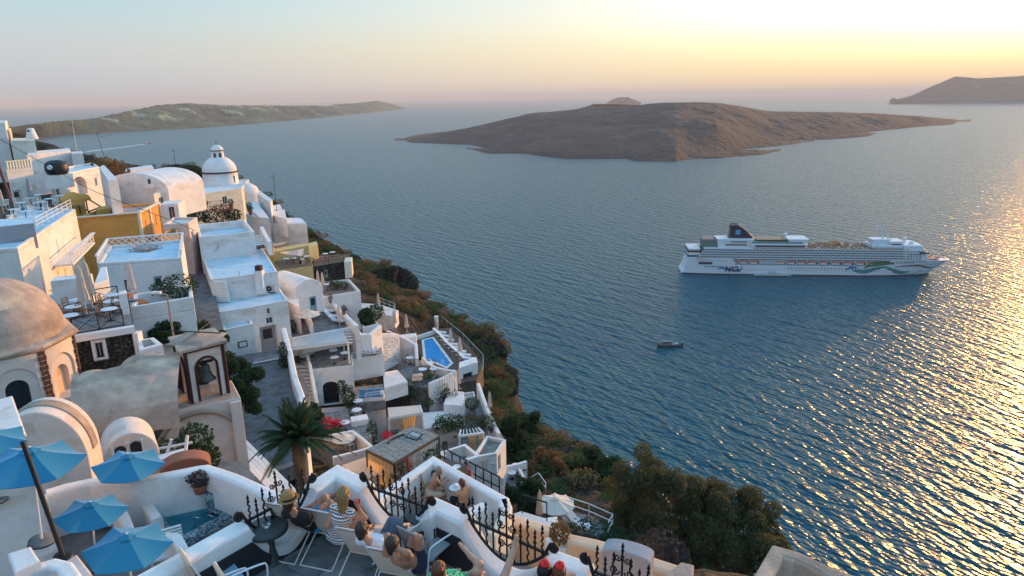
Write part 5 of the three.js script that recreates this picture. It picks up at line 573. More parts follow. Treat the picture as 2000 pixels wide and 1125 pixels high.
/* curtain pergola, wall with arched window, lower houses */
P.curtainPergola = 0;
function curtain(g, a, b, h, gather) { const N = 36, K = 8, pos = [], idx = []; for (let i = 0; i <= N; i++) for (let j = 0; j <= K; j++) { const t = i / N, v = j / K, w = 1 - gather * Math.sin(Math.PI * Math.min(1, v * 1.15)) * .8, p = a.clone().lerp(b, .5 + (t - .5) * w), d = b.clone().sub(a).normalize(), n = V(-d.z, 0, d.x).multiplyScalar(.09 * Math.sin(i * 1.3) * (.4 + v)); pos.push(p.x + n.x, p.y - h * v, p.z + n.z); if (i < N && j < K) { const q = i * (K + 1) + j; idx.push(q, q + 1, q + K + 1, q + 1, q + K + 2, q + K + 1); } } const m = new THREE.BufferGeometry(); m.setAttribute('position', new THREE.Float32BufferAttribute(pos, 3)); m.setIndex(idx); m.computeVertexNormals(); return mesh('curtain', m, M.curtain, g); }
{ const o = thing('curtain_pergola', 'pergola with a pale cloth roof and one golden curtain', 'pergola'), c = path([[757, 797], [820, 792], [825, 806], [759, 817]], dS - 2.4); mesh('cloth_roof', [prism(flat(c), c[0].y, c[0].y + .05, .01)], M.canvas, o); for (const p of [c[2], c[3]]) mesh('post', [box(.16, 2.4, .16, p.x, p.y - 1.2, p.z)], M.whiteWood, o); mesh('beam', [bar(c[3].clone().setY(c[3].y - .1), c[2].clone().setY(c[2].y - .1), .14, .16)], M.whiteWood, o); mesh('beam', [bar(c[1], c[2], .14, .14)], M.whiteWood, o); curtain(o, c[3].clone().lerp(c[2], .36).setY(c[2].y - .18), c[3].clone().lerp(c[2], .82).setY(c[2].y - .18), 2.1, .35); mesh('back_wall', [bar(c[0].clone().setY(c[0].y - 1.3), c[1].clone().setY(c[0].y - 1.3), .3, 2.4)], M.white2, o); mesh('armchair', [box(.8, .45, .8, c[3].x + 1.2, c[3].y - 2.1, c[3].z - .9), box(.8, .5, .15, c[3].x + 1.2, c[3].y - 1.7, c[3].z - 1.25)], M.beige, o); settle(o); }
slab('garden_terrace', [[757, 846], [828, 838], [896, 828], [886, 800], [756, 812]], dS, 3, M.darkdeck, 'grey paved garden terrace by the golden curtain');
{ const o = scene.getObjectByName('garden_terrace'), w = o.children[0], a = G(806, 840, dS).sub(o.position); for (let i = 0; i < 5; i++) for (let j = 0; j < 5; j++) mesh('paving_slab', metres(box(.8, .05, .5, a.x + .4 + i * 1.0, a.y + .012, a.z - .5 - j * .75)), M.slab, w); }
house({ label: 'white wall house with a small arched window under the garden terrace', top: [[826, 838], [897, 827], [892, 800], [822, 806]], d: dS - .05, h: 6, mat: M.white, open: [{ e: 0, r: [863, 862, 875, 878], k: 'archwin' }, { e: 0, r: [886, 851, 892, 855], k: 'dark' }] });
{ const o = thing('white_curtain_pergola', 'timber pergola with two tied golden curtains by the cliff', 'pergola'), c = path([[897, 852], [944, 846], [934, 836], [900, 840]], dS - 1.2); for (const p of c.slice(0, 2)) mesh('post', [box(.18, 2.4, .18, p.x, p.y - 1.2, p.z)], M.whiteWood, o); mesh('beam', [bar(c[0], c[1], .2, .2)], M.whiteWood, o); mesh('beam', [bar(c[1], c[2], .16, .16)], M.whiteWood, o); mesh('beam', [bar(c[0], c[3], .16, .16)], M.whiteWood, o); for (let i = 1; i < 6; i++) mesh('slat', [bar(c[0].clone().lerp(c[1], i / 6), c[3].clone().lerp(c[2], i / 6), .08, .1)], M.whiteWood, o); curtain(o, c[0].clone().lerp(c[1], .34), c[0].clone().lerp(c[1], .72), 2.1, .6); curtain(o, c[0].clone().lerp(c[1], .76), c[0].clone().lerp(c[1], .98), 2.1, .4); settle(o); }
slab('curtain_floor', [[895, 884], [944, 878], [985, 858], [960, 812], [900, 820]], dS + 1.4, 3, M.darkdeck, 'grey floor around the cliff pergola');
house({ label: 'white sunken terrace with raised walls and grey slab floor', top: [[852, 884], [909, 866], [939, 890], [891, 907]], d: 29.4, h: 6, par: 1.0, th: .28, roof: M.slab });
house({ label: 'white corner house with louvred vents and a barred window', top: [[891, 908], [938, 891], [970, 885], [988, 858], [950, 850], [930, 880]], d: 29.9, h: 6.5, par: .35, th: .25, roof: M.darkdeck, open: [{ e: 2, r: [972, 893, 978, 911], k: 'win' }, { e: 0, r: [908, 912, 912, 916], k: 'dark' }], extra: [(g, { pts }) => { const pl = plane(pts[1], pts[2]), n = pl.n.z > 0 ? pl.n : pl.n.clone().negate(), A = onPlane(pl, 944, 906), u = A.clone().sub(pl.a).dot(pl.dir); for (let i = 0; i < 7; i++) mesh('louvre', seat(box(.8, .05, .05), pl, u, A.y - .5 + i * .15, n, .03), M.beige, g); for (const [x, y] of [[963, 906], [958, 925]]) { const B = onPlane(pl, x, y); mesh('wall_lamp', seat(box(.3, .12, .12), pl, B.clone().sub(pl.a).dot(pl.dir), B.y, n, .06), M.beige, g); } }] });
slab('breakfast_terrace', [[975, 930], [1008, 908], [1040, 948], [1000, 950]], 34.2, 4, M.pave, 'small breakfast terrace below the corner house');
gardenWall('white wedge wall at the end of the breakfast terrace', [[990, 910], [1010, 906], [1028, 900]], 33.0, 4, .3); gardenWall('white sloping wall down the cliff side of the breakfast terrace', [[1008, 905], [1018, 922], [1026, 938]], 33.4, 3, .25, M.white);
for (const [i, [x, y]] of [[996, 926], [1008, 922], [1000, 936]].entries()) { put('table', G(x, y, 34.2), 0, 'pale table on the small breakfast terrace', 'table', 'breakfast terrace tables'); put('chair', G(x, y, 34.2).add(V(.7, 0, .3)), i, 'black chair on the small breakfast terrace', 'chair', 'breakfast terrace chairs', 1, 'cblk', M.iron); }
railing('white rail turning down the cliff steps', [[1038, 950], [1052, 942], [1066, 962], [1066, 972]], 35, 1, M.whiteWood, 1.6, false, 2); for (let i = 0; i < 6; i++) { const p = G(1010 + i * 5, 942 + i * 2.2, 34.4 + i * .2); tag(mesh('cliff_step', [box(1.4, .25, .5, p.x, p.y, p.z, .5)], M.white, scene), 'white cliff step, ' + ORD[i] + ' down from the breakfast terrace', 'step', 'steps past the breakfast terrace'); }
/* walled table nook and wooden gazebo */
slab('nook_terrace', [[634, 884], [700, 872], [724, 872], [690, 846], [640, 852]], dR + .3, 3, M.darkdeck, 'walled table nook left of the wooden gazebo');
gardenWall('rounded white wall around the table nook', [[632, 852], [660, 846], [688, 841], [708, 856], [726, 872], [700, 880], [650, 892]], dR - .8, 4, .32);
put('parasol', G(673, 876, dR + .3), 0, 'small flat off white parasol in the walled table nook', 'parasol', null, .55, 'pw2', M.canvas, 1.9, 12); put('chair', G(684, 878, dR + .3), 2.6, 'white ladder back chair in the walled table nook', 'chair', null, 1.25); put('table', G(662, 872, dR + .3), 0, 'dark set table in the walled table nook', 'table');
{ const o = thing('gazebo', 'wooden roofed gazebo with pale curtains and a framed sign on top', 'gazebo'), dG = 26, c = path([[716, 878], [769, 904], [857, 851], [806, 832]], dG), ym = c[0].y; const N = 9; for (let i = 0; i < N; i++) { const a = c[0].clone().lerp(c[3], (i + .5) / N), b = c[1].clone().lerp(c[2], (i + .5) / N); mesh('roof_plank', metres(bar(a, b, c[0].distanceTo(c[3]) / N * .97, .07)), M.plank, o); } for (const p of c) mesh('post', [box(.16, 2.5, .16, p.x, ym - 1.3, p.z)], M.wood, o); for (let i = 0; i < 4; i++) mesh('fascia', [bar(c[i].clone().setY(ym - .13), c[(i + 1) % 4].clone().setY(ym - .13), .08, .2)], M.wood, o);
  const dn = (p) => p.clone().setY(ym - .25); curtain(o, dn(c[0]).lerp(dn(c[1]), .02), dn(c[0]).lerp(dn(c[1]), .98), 2.2, 0); curtain(o, dn(c[1]).lerp(dn(c[2]), .30), dn(c[1]).lerp(dn(c[2]), .52), 2.2, .5).material = M.canvas; curtain(o, dn(c[1]).lerp(dn(c[2]), .56), dn(c[1]).lerp(dn(c[2]), .98), 2.2, .1).material = M.canvas; mesh('red_sash', [bar(dn(c[1]).lerp(dn(c[2]), .27), dn(c[1]).lerp(dn(c[2]), .31).setY(ym - 1.6), .12, .1)], std({ color: C(.5, .02, .02) }), o);
  const q = path([[791, 853], [814, 860], [826, 848], [804, 841]], dG - .1), sg = mesh('sign_board', [prism(flat(q), ym + .05, ym + .1, 0)], M.iron, o); mesh('sign_face', [prism(inset(flat(q), .12), ym + .1, ym + .112, 0)], std({ color: C(.30, .40, .42) }), sg); const t = new TextGeometry('Pelican', { font, size: .28, depth: .012, curveSegments: 3 }); t.rotateX(-Math.PI / 2); const e = q[1].clone().sub(q[0]), th = Math.atan2(-e.z, e.x); t.rotateY(th); const p0 = q[0].clone().lerp(q[2], .33); t.translate(p0.x - .25, ym + .113, p0.z + .05); mesh('sign_lettering', t, M.iron, sg);
  mesh('driftwood', [tube([G(757, 866, dG - .1), G(763, 858, dG - .15), G(775, 853, dG - .12), G(790, 848, dG - .1)].map((v) => v.setY(ym + .12)), .09, 20)], M.bark, o); settle(o); }
slab('gazebo_floor', [[690, 905], [770, 960], [870, 905], [830, 862], [740, 870]], 28.6, 3, M.pave, 'pale paved floor under the wooden gazebo');
house({ label: 'cream pyramid roofed block under the gazebo', top: [[668, 908], [714, 892], [742, 926], [700, 940]], d: 27.5, h: 3, mat: M.peach });
put('pot', G(758, 872, 28.3), 0, 'red flowering plant behind the gazebo roof', 'plant', null, 1.3, 'bp2', M.flower); shrub('tall dark plant against the tall white block', G(728, 862, dR + 1), [[0, 1, 0, .6, 1.2, .5]], 600, .12); shrub('leafy climbing plant on the gazebo curtain corner', G(772, 940, 28.4), [[0, .8, 0, .8, .9, .6], [.8, 1.2, -.3, .7, .7, .5]], 800, .11, M.leaf);
shrub('bright red bougainvillea beside the outside stair', G(640, 846, dR), [[0, .9, 0, .8, .7, .7], [.9, .7, -.4, .6, .5, .5]], 900, .13, M.flower, 'bougainvillea', 'bush'); shrub('spiky dark yucca at the foot of the outside stair', G(612, 836, dR), [[0, 1.2, 0, 1.1, 1.3, .9], [.2, .5, .6, .9, .6, .7]], 1200, .3, M.leafDark); shrub('spiky grey green agave on the slab terrace edge', G(656, 856, dR), [[0, .5, 0, .6, .5, .5]], 300, .3, M.leaf);

/* ---------- old church with the plaster dome ---------- */
{
  const c = G(-3, 657, 11), o = thing('old_church', 'old church with a weathered plaster dome on an eight sided drum', 'church'), cam = Math.atan2(-c.x, -c.z), R = 3.15, dome = [];
  for (let i = 0; i <= 14; i++) { const a = i / 14 * Math.PI / 2; dome.push([2.85 * Math.cos(a) + (i === 14 ? .001 : 0), 2.9 * Math.sin(a)]); }
  mesh('dome', metres(lathe(dome, 48).translate(c.x, c.y, c.z)), M.dirty, o);
  mesh('cornice', metres(lathe([[2.85, .1], [3.32, -.02], [3.42, -.18], [3.2, -.36], [3.0, -.4]], 8).rotateY(cam + 27.6 * DEG).translate(c.x, c.y, c.z)), M.dirty, o);
  let drum = new THREE.CylinderGeometry(R, R, 4.2, 8).rotateY(cam + 27.6 * DEG).translate(c.x, c.y - 2.4, c.z); drum = metres(drum.toNonIndexed()); const fw = 2 * R * Math.sin(Math.PI / 8), ap = R * Math.cos(Math.PI / 8);
  const faces = [-1, 0, 1].map((k) => cam + 27.6 * DEG - 22.5 * DEG + k * 45 * DEG);
  for (const q of faces) for (const [w, h, y, dep] of [[1.75, 3.0, -3.9, .1], [.95, 2.1, -3.6, .38]]) { const cut = new Brush(new THREE.ExtrudeGeometry(archShape(w, h), { depth: dep + .4, bevelEnabled: false, curveSegments: 10 }).translate(0, y, ap - dep).rotateY(q).translate(c.x, c.y, c.z)); cut.updateMatrixWorld(); const bb = new Brush(drum); bb.updateMatrixWorld(); drum = csg.evaluate(bb, cut, SUBTRACTION).geometry; }
  const dm = mesh('drum', metres(drum), M.tan, o); faces.forEach((q, i) => { mesh('window', new THREE.ExtrudeGeometry(archShape(.93, 2.08), { depth: .05, bevelEnabled: false }).translate(0, -3.59, ap - .37).rotateY(q).translate(c.x, c.y, c.z), i === 2 ? M.peach : M.glass, dm); mesh('sill', [box(1.3, .1, .4, 0, -3.72, ap + .05).rotateY(q).translate(c.x, c.y, c.z)], M.tan, dm); });
  for (let k = 0; k < 4; k++) { const q = cam + 27.6 * DEG + (k - 2) * 45 * DEG; for (let j = 0; j < 16; j++) mesh('corner_brick', [box(j % 2 ? .30 : .36, .22, .26, 0, -4.2 + j * .25, R - .12).rotateY(q).translate(c.x, c.y, c.z)], M.brick, dm); }
  settle(o);
}
house({ name: 'stepped_plinth', label: 'tan stepped plinth under the church drum', cat: 'plinth', top: [[-90, 822], [150, 772], [170, 758], [128, 738], [-80, 770]], d: 14.0, h: 3, mat: M.tan });
{ const o = thing('church_nave', 'weathered grey barrel roof of the church nave', 'roof'), A = [G(140, 738, 11.9), G(356, 685, 11.9)], B = [G(150, 872, 14), G(352, 832, 14)], nx = 26, ny = 18, pos = [], idx = []; for (let i = 0; i <= nx; i++) for (let j = -6; j <= ny; j++) { const u = i / nx, a = A[0].clone().lerp(A[1], u), b = B[0].clone().lerp(B[1], u), t = j / ny; const p = a.clone().lerp(b, t); p.y = j < 0 ? a.y - Math.pow(-t, 1.6) * 5 : lerp(b.y, a.y, Math.sqrt(Math.max(0, 1 - Math.pow(t, 2.4)))) + .1 * (fbm(u * 9, t * 6, 3, 4) - .5); pos.push(p.x, p.y, p.z); if (i < nx && j < ny) { const n = ny + 7, q = i * n + j + 6; idx.push(q, q + 1, q + n, q + 1, q + n + 1, q + n); } } const g = new THREE.BufferGeometry(); g.setAttribute('position', new THREE.Float32BufferAttribute(pos, 3)); g.setIndex(idx); g.computeVertexNormals(); mesh('vault', metres(g), M.dirty, o);
  for (const [x, y, r] of [[186, 744, .85], [284, 716, 1.0]]) { const p = G(x, y, 12.6); mesh('side_hump', metres(new THREE.SphereGeometry(r, 24, 10, 0, 6.284, 0, 1.57).scale(1.25, .85, .9).translate(p.x, p.y - .2, p.z)), M.dirty, o); } settle(o); }
vaultHouse('tan arched gable with a round weathered vault below the drum', [-4, 908], [170, 893], 12.5, 1.3, 1.95, 3, M.tan, null, .1, 'gable', 'arched_gable');
vaultHouse('small tan arched gable with twin dark lights', [202, 908], [312, 884], 13.9, 1.7, 1.15, 2.5, M.tan, [[-.35, 2.45, .42, .75, 'arch', M.glass], [.2, 2.5, .42, .75, 'arch', M.glass]], .1, 'gable', 'arched_gable');
{ const top = [[326, 806], [470, 776], [452, 742], [322, 764]]; house({ name: 'arched_church_front', label: 'old church front with an arched gable moulding and twin window', cat: 'chapel', top, d: 14.2, h: 8, mat: M.tan, roof: M.dirty, open: [{ e: 0, r: [366, 822, 403, 857], k: 'archdark', dep: .4, round: .5 }], extra: [(g, { pts }) => { const pl = plane(pts[0], pts[1]), n = pl.n.z > 0 ? pl.n : pl.n.clone().negate(), A = onPlane(pl, 393, 868), u = A.clone().sub(pl.a).dot(pl.dir), arc = []; for (let i = 0; i <= 12; i++) { const a = Math.PI * i / 12; arc.push(V(Math.cos(a) * 1.85, Math.sin(a) * 1.75, 0)); } mesh('arch_moulding', seat(tube(arc, .13, 36), pl, u, A.y, n, .05), M.dirty, g); mesh('gable_hood', metres(seat(new THREE.ExtrudeGeometry(archShape(3.7, 1.85), { depth: .3, bevelEnabled: false, curveSegments: 12 }), pl, u, A.y, n, -.29)), M.tan, g); mesh('corner_pier', seat(box(.5, 7, .3), pl, pl.L - .3, A.y - 1.6, n, .08), M.tan, g); mesh('mullion', seat(box(.08, .8, .1), pl, onPlane(pl, 384, 845).sub(pl.a).dot(pl.dir), onPlane(pl, 384, 842).y, n, -.1), M.tan, g); }] }); }  // this block is the front of the old church, not a separate chapel
{ const gg = scene.getObjectByName('arched_gable'), b = new THREE.Box3().setFromObject(gg.children[0]); gg.children[0].geometry.computeBoundingBox(); const q = gg.children[0].geometry.boundingBox, w = q.max.x - q.min.x, sh = new THREE.Shape(); sh.absellipse(0, 3, w / 2 + .05, 2.0, Math.PI, 0, true); const h2 = new THREE.Path(); sh.lineTo(w / 2 - .1, 3); sh.absellipse(0, 3, w / 2 - .1, 1.85, 0, Math.PI, false); sh.closePath(); mesh('vault_band', metres(new THREE.ExtrudeGeometry(sh, { depth: .45, bevelEnabled: false, curveSegments: 20 }).translate(0, 0, -.95)), M.dirty, gg); }
{ // bell tower: four arched sides, dark red edges
  const d0 = 11.6, pts = path([[361, 691], [434, 673], [413, 652], [340, 668]], d0), o = thing('bell_tower', 'small open bell tower with dark red edged arches and a bronze bell', 'bell tower'), y1 = pts[0].y, hT = 2.75; let body = metres(prism(flat(pts), y1 - hT - .6, y1, .01)); const cen = pts.reduce((a, p) => a.add(p), V(0, 0, 0)).multiplyScalar(.25), tr = [];
  for (const e of [0, 3]) { const pl = plane(pts[e], pts[(e + 1) % 4]), out = pl.n.clone(); if (out.dot(cen.clone().sub(pl.a)) > 0) out.negate(); const w = pl.L * .58, h = 2.35; const cut = new Brush(seat(new THREE.ExtrudeGeometry(archShape(w, h), { depth: 6, bevelEnabled: false, curveSegments: 12 }).translate(0, 0, -4.5), pl, pl.L / 2, y1 - hT, out)); cut.updateMatrixWorld(); const bb = new Brush(body); bb.updateMatrixWorld(); body = csg.evaluate(bb, cut, SUBTRACTION).geometry; const arc = [V(-w / 2, 0, 0), V(-w / 2, h - w / 2 - .02, 0)]; for (let i = 1; i < 8; i++) { const a = Math.PI * (1 - i / 8); arc.push(V(Math.cos(a) * w / 2, h - w / 2 + Math.sin(a) * w / 2, 0)); } arc.push(V(w / 2, h - w / 2 - .02, 0), V(w / 2, 0, 0)); tr.push([seat(tube(arc, .06, 60), pl, pl.L / 2, y1 - hT, out, .02), pl, out]); }
  const w = mesh('tower_wall', metres(body), M.tan, o); tr.forEach(([g]) => mesh('arch_edge', g, M.maroon, w)); for (const p of pts) mesh('corner_strip', [box(.16, hT, .16, p.x, y1 - hT / 2, p.z, .3)], M.maroon, w);
  const roof = mesh('roof', metres(prism(inset(flat(pts), -.22), y1 + .1, y1 + .26, .03)), M.dirty, o); mesh('eaves', [prism(inset(flat(pts), -.12), y1, y1 + .1, 0)], M.maroon, roof); mesh('roof_peak', [new THREE.ConeGeometry(1.5, .35, 4).rotateY(.6).translate(cen.x, y1 + .42, cen.z)], M.dirty, roof); mesh('wire', [rod(pts[0].clone().setY(y1 + .6), pts[2].clone().setY(y1 + .62), .03)], M.iron, roof); mesh('wire', [rod(pts[3].clone().setY(y1 + .6), pts[1].clone().setY(y1 + .6), .03)], M.iron, roof);
  const bp = pts[0].clone().lerp(pts[1], .5).lerp(cen, .25); mesh('beam', [bar(pts[0].clone().lerp(pts[1], .2).lerp(cen, .25).setY(y1 - .75), pts[0].clone().lerp(pts[1], .8).lerp(cen, .25).setY(y1 - .75), .1, .12)], M.iron, o); const bell = mesh('bell', [lathe([[.001, 0], [.12, -.01], [.2, -.12], [.23, -.4], [.30, -.62], [.42, -.78], [.44, -.82], [.36, -.8]], 22).translate(bp.x, y1 - .85, bp.z)], M.bronze, o); mesh('clapper', [rod(V(bp.x, y1 - 1.2, bp.z), V(bp.x, y1 - 1.85, bp.z), .03), new THREE.SphereGeometry(.07, 8, 6).translate(bp.x, y1 - 1.85, bp.z)], M.iron, bell); mesh('hanger', [rod(V(bp.x, y1 - .75, bp.z), V(bp.x, y1 - .88, bp.z), .05)], M.iron, bell); settle(o); }
/* vine trellis and low things behind the pool terrace */
{ const o = thing('vine_trellis', 'white timber trellis overgrown with dark vine below the gables', 'trellis'); for (const [x, y, x2, y2] of [[183, 848, 197, 893], [262, 868, 254, 898], [300, 862, 292, 900], [335, 858, 320, 905], [366, 850, 360, 905]]) mesh('post', [bar(G(x, y, 13.4), G(x2, y2, 14.4), .1, .1)], M.whiteWood, o); mesh('rail', [bar(G(176, 902, 13.9), G(376, 864, 13.9), .08, .08)], M.whiteWood, o); mesh('rail', [bar(G(300, 898, 14), G(366, 880, 14), .5, .06)], M.white, o); const p = G(320, 872, 14.5); mesh('foliage', leafCloud([[p.x, p.y - .1, p.z, 1.6, .45, .6], [p.x + 1.4, p.y + .3, p.z, .8, .8, .6], [p.x - 2.2, p.y - .4, p.z, 1.2, .3, .5], [p.x + 1.9, p.y - .6, p.z, .5, .7, .5]], 3200, .1), M.leafDark, o); settle(o); }
slab('lower_court', [[120, 960], [300, 900], [470, 900], [560, 990], [300, 1000]], 16.5, 2, M.darkdeck, 'grey yard between the church and the pool terrace');
vaultHouse('low terracotta arch roof behind the pool wall', [312, 925], [410, 906], 14.2, .7, .45, 1.2, M.terracotta, null, 0, 'roof', 'arched_shed');
for (let i = 0; i < 7; i++) { const a = G(476 + i * 9, 848 + i * 8, dYard - .5 + i * .05), b = G(545 + i * 4, 950 + i * 6, dYard - .5 + i * .05); if (i < 6) tag(mesh('slanted_beam', metres(bar(G(474, 858 + i * 11, 19.5), G(600, 985 + i * 12, 19.5), .22, .12)), i % 2 ? M.white : M.whiteWood, scene), 'long pale timber beam slanting behind the palm, ' + ORD[i] + ' from the grey street', 'beam', 'slanting beams behind the palm'); }

/* ---------- pool terrace with blue parasols ---------- */
const dT = 12.7;
slab('pool_terrace', [[-80, 1050], [90, 985], [260, 955], [420, 935], [560, 1000], [480, 1060], [300, 1180], [-80, 1240]], dT, 4, M.pave, 'grey terrace around the plunge pool');
gardenWall('cream wall curving behind the plunge pool', [[90, 960], [130, 948], [178, 938], [258, 938], [330, 925], [385, 914], [400, 912], [420, 918], [455, 930], [500, 950], [540, 970], [575, 992]], dT - 1.5, 2.6, .42, M.white);
gardenWall('rounded white divider beside the plunge pool', [[256, 940], [272, 962], [290, 988], [306, 1012]], dT - .7, 1.6, .32);
gardenWall('short curved white divider between the blue parasols', [[224, 984], [236, 996], [244, 1014], [252, 1036]], dT - 1.0, 1.6, .3); gardenWall('curved white divider at the corner of the plunge pool', [[322, 1044], [342, 1046], [352, 1062], [362, 1084]], dT - 1.0, 1.6, .3);
{ const o = thing('plunge_pool', 'small teal plunge pool with a pebbled edge', 'pool'), r = path([[288, 970], [374, 951], [432, 1006], [352, 1050], [328, 1026]], dT - .25), yb = EYE - dT, ring = flat(r), pebble = std({ map: rep(tex(256, (u, v) => { const n = vnoise(u * 40, v * 40, 3, 40), m = vnoise(u * 40, v * 40, 8, 40); return n > .55 ? [.62, .66, .66] : m > .5 ? [.2, .36, .42] : [.36, .46, .5]; }, true), 1.6), roughness: .6 }); mesh('pebbled_edge', metres(prism(inset(ring, -.26), yb + .005, yb + .25, .03, ring)), pebble, o); const water = metres(prism(inset(ring, .003), yb + .02, yb + .14, 0)); mesh('basin', metres(prism(inset(ring, .01), yb - .9, yb + .012, 0)), plaster(.02, .42, .48), o); mesh('water', metres(prism(inset(ring, .004), yb + .13, yb + .15, 0)), new THREE.MeshPhysicalMaterial({ color: C(.5, .8, .85), transmission: 1, roughness: .04, ior: 1.33, thickness: 0, bumpMap: rep(plasterBump, 2), bumpScale: .02 }), o); for (const [x, y] of [[416, 1010], [424, 1003]]) mesh('ladder_rail', [tube([G(x, y, dT - .2), G(x, y, dT - .75), G(x - 8, y - 4, dT - .75), G(x - 12, y - 2, dT - .2)], .025)], M.steel, o); for (const [x, y] of [[392, 1012], [402, 1030]]) mesh('grab_rail', [tube([G(x, y, dT - .2), G(x - 1, y, dT - .6), G(x - 12, y - 2, dT - .62), G(x - 14, y, dT - .2)], .02)], M.steel, o); const q = G(415, 955, dT - .3); mesh('tiled_block', metres(prism(flat(path([[400, 968], [440, 955], [432, 940], [396, 950]], dT - .8)), yb, yb + .8, .02)), pebble, o); settle(o); }
{ const p = G(392, 962, dT - .8), o = thing('potted_plant', 'reddish dome shaped plant in a dark pot by the plunge pool', 'plant', null, p); mesh('pot', [lathe([[.001, 0], [.16, 0], [.22, .26], [.2, .28], [.001, .24]], 16)], M.terracotta, o); mesh('foliage', leafCloud([[0, .5, 0, .36, .26, .3]], 900, .055), std({ color: C(.07, .04, .035), side: THREE.DoubleSide }), o); }
{ const spots = [[50, 920, 8.8, 1.28, .5, 'blue parasol beside the black leaning pole'], [240, 903, 10.6, 1.12, .25, 'blue parasol over the striped legs by the back wall'], [164, 984, 10.6, 1.0, .45, 'blue parasol in the middle of the pool terrace'], [236, 1062, 10.6, 1.12, .3, 'blue parasol over the white bench corner'], [-38, 842, 8.2, 1.0, .2, 'dark blue parasol edge by the church wall']]; spots.forEach(([x, y, d, r, t, l], i) => { const p = G(x, y, d), h = 2.05; const c = put('parasol', p.clone().setY(p.y - h), t, l, 'parasol', null, r / 1.19, 'pblue', M.blueCanvas, 1.1, 6); c.rotation.z = -.10; c.rotation.x = .05; }); }
{ const o = thing('leaning_pole', 'thick black pole leaning over the terrace wall', 'pole'); mesh('pole', [rod(G(124, 1088, 10.4), G(44, 862, 7.6), .055, 8)], M.iron, o); mesh('foot', [lathe([[.001, .1], [.2, .08], [.22, 0]], 12).translate(...G(124, 1088, 10.45).toArray())], M.iron, o); settle(o); }
house({ label: 'pale wall building with a slab ledge at the terrace corner', name: 'side_building', top: [[-80, 800], [24, 772], [52, 850], [-80, 880]], d: 8.6, h: 7, mat: M.white2 });
gardenWall('pale back wall behind the slatted white chair', [[-60, 1000], [20, 985], [90, 968]], 10.6, 2.6, .3, M.white2); gardenWall('low white kerb wall before the slatted white chair', [[40, 1085], [80, 1075], [116, 1060]], 11.9, 1.2, .4, M.white2);
house({ name: 'wall_block', label: 'square white wall block beside the blue parasol row', top: [[14, 1080], [60, 1066], [78, 1094], [28, 1118]], d: 9.6, h: 3, cat: 'wall' }); gardenWall('rounded white wall at the corner of the blue parasol row', [[60, 1110], [100, 1098], [125, 1104], [140, 1125], [150, 1160]], 9.8, 2, .35); house({ name: 'white_bench', label: 'white masonry bench under the lowest blue parasol', top: [[100, 1105], [150, 1082], [180, 1120], [130, 1150]], d: 11.6, h: 1.2, cat: 'bench' });
put('chair', G(58, 1070, dT), .4, 'slatted white garden chair on the terrace corner', 'chair', null, 1.15, 'cwg', std({ color: C(.75, .70, .62) }));
for (const [x, y, l] of [[208, 1012, 'white slatted bench seat behind the short curved divider'], [328, 1088, 'white slatted bench seat by the corner divider']]) { const p = G(x, y, dT - .3), o = thing('slat_seat', l, 'bench', null, p, .5); for (let i = 0; i < 5; i++) mesh('slat', [box(.9, .03, .07, 0, .3 + i * .09, -.3 - i * .02)], M.whiteWood, o); mesh('seat', [box(.95, .06, .6, 0, .2, .05)], M.whiteTop, o); for (const s of [-.4, .4]) mesh('leg', [box(.06, .22, .5, s, .1, 0)], M.whiteWood, o); }
{ const p = G(236, 946, dT - .4), o = thing('side_table', 'small white side table with a drink beside the striped legs', 'table', null, p, .2); mesh('table_top', [box(.6, .04, .5, 0, .4, 0)], M.whiteTop, o); for (const [x, z] of [[-1, -1], [1, -1], [-1, 1], [1, 1]]) mesh('leg', [box(.04, .4, .04, x * .25, .2, z * .2)], M.whiteWood, o); mesh('glass', [lathe([[.03, 0], [.035, .14], [.001, .14]], 10).translate(0, .42, 0)], M.peach, o); }

/* ---------- near terrace with scalloped wall ---------- */
const dN = 7.05, dW = 6.2;
const wallPx = [[230, 1158], [475, 1022], 'A', [606, 952], [657, 919], [716, 949], 'B', [838, 992], [851, 984], [912, 1012], 'C', [1074, 1084], [1150, 1112], 'D', [1282, 1165]];
const dips = {};
{ const pts = []; let prev; for (let i = 0; i < wallPx.length; i++) { const w = wallPx[i]; if (typeof w === 'string') { const a = prev, b = G(...wallPx[i + 1], dW); dips[w] = [a, b]; for (let k = 1; k < 20; k++) { const t = k / 20, p = a.clone().lerp(b, t); p.y -= .62 * Math.pow(Math.sin(Math.PI * t), .8) ; pts.push(p); } } else { prev = G(...w, dW); pts.push(prev); } }
  const o = thing('scalloped_wall', 'thick white terrace wall with scooped dips for iron railings', 'wall'); mesh('wall', ribbonWall(pts, .34, EYE - dN - 5.5, .35), M.white, o);
  const inner = pts.map((p, i) => { const a = pts[Math.max(0, i - 1)], c = pts[Math.min(pts.length - 1, i + 1)], d = V(c.x - a.x, 0, c.z - a.z).normalize(), n = V(-d.z, 0, d.x); if (n.dot(V(-p.x, 0, -p.z - 4)) < 0) n.negate(); return p.clone().addScaledVector(n, .185).setY(Math.min(p.y - .2, EYE - dW - .26)); }); mesh('dark_dado', ribbonWall(inner, .03, EYE - dN + .01, .1), std({ color: C(.018, .018, .02), roughness: .8 }), o); settle(o); }
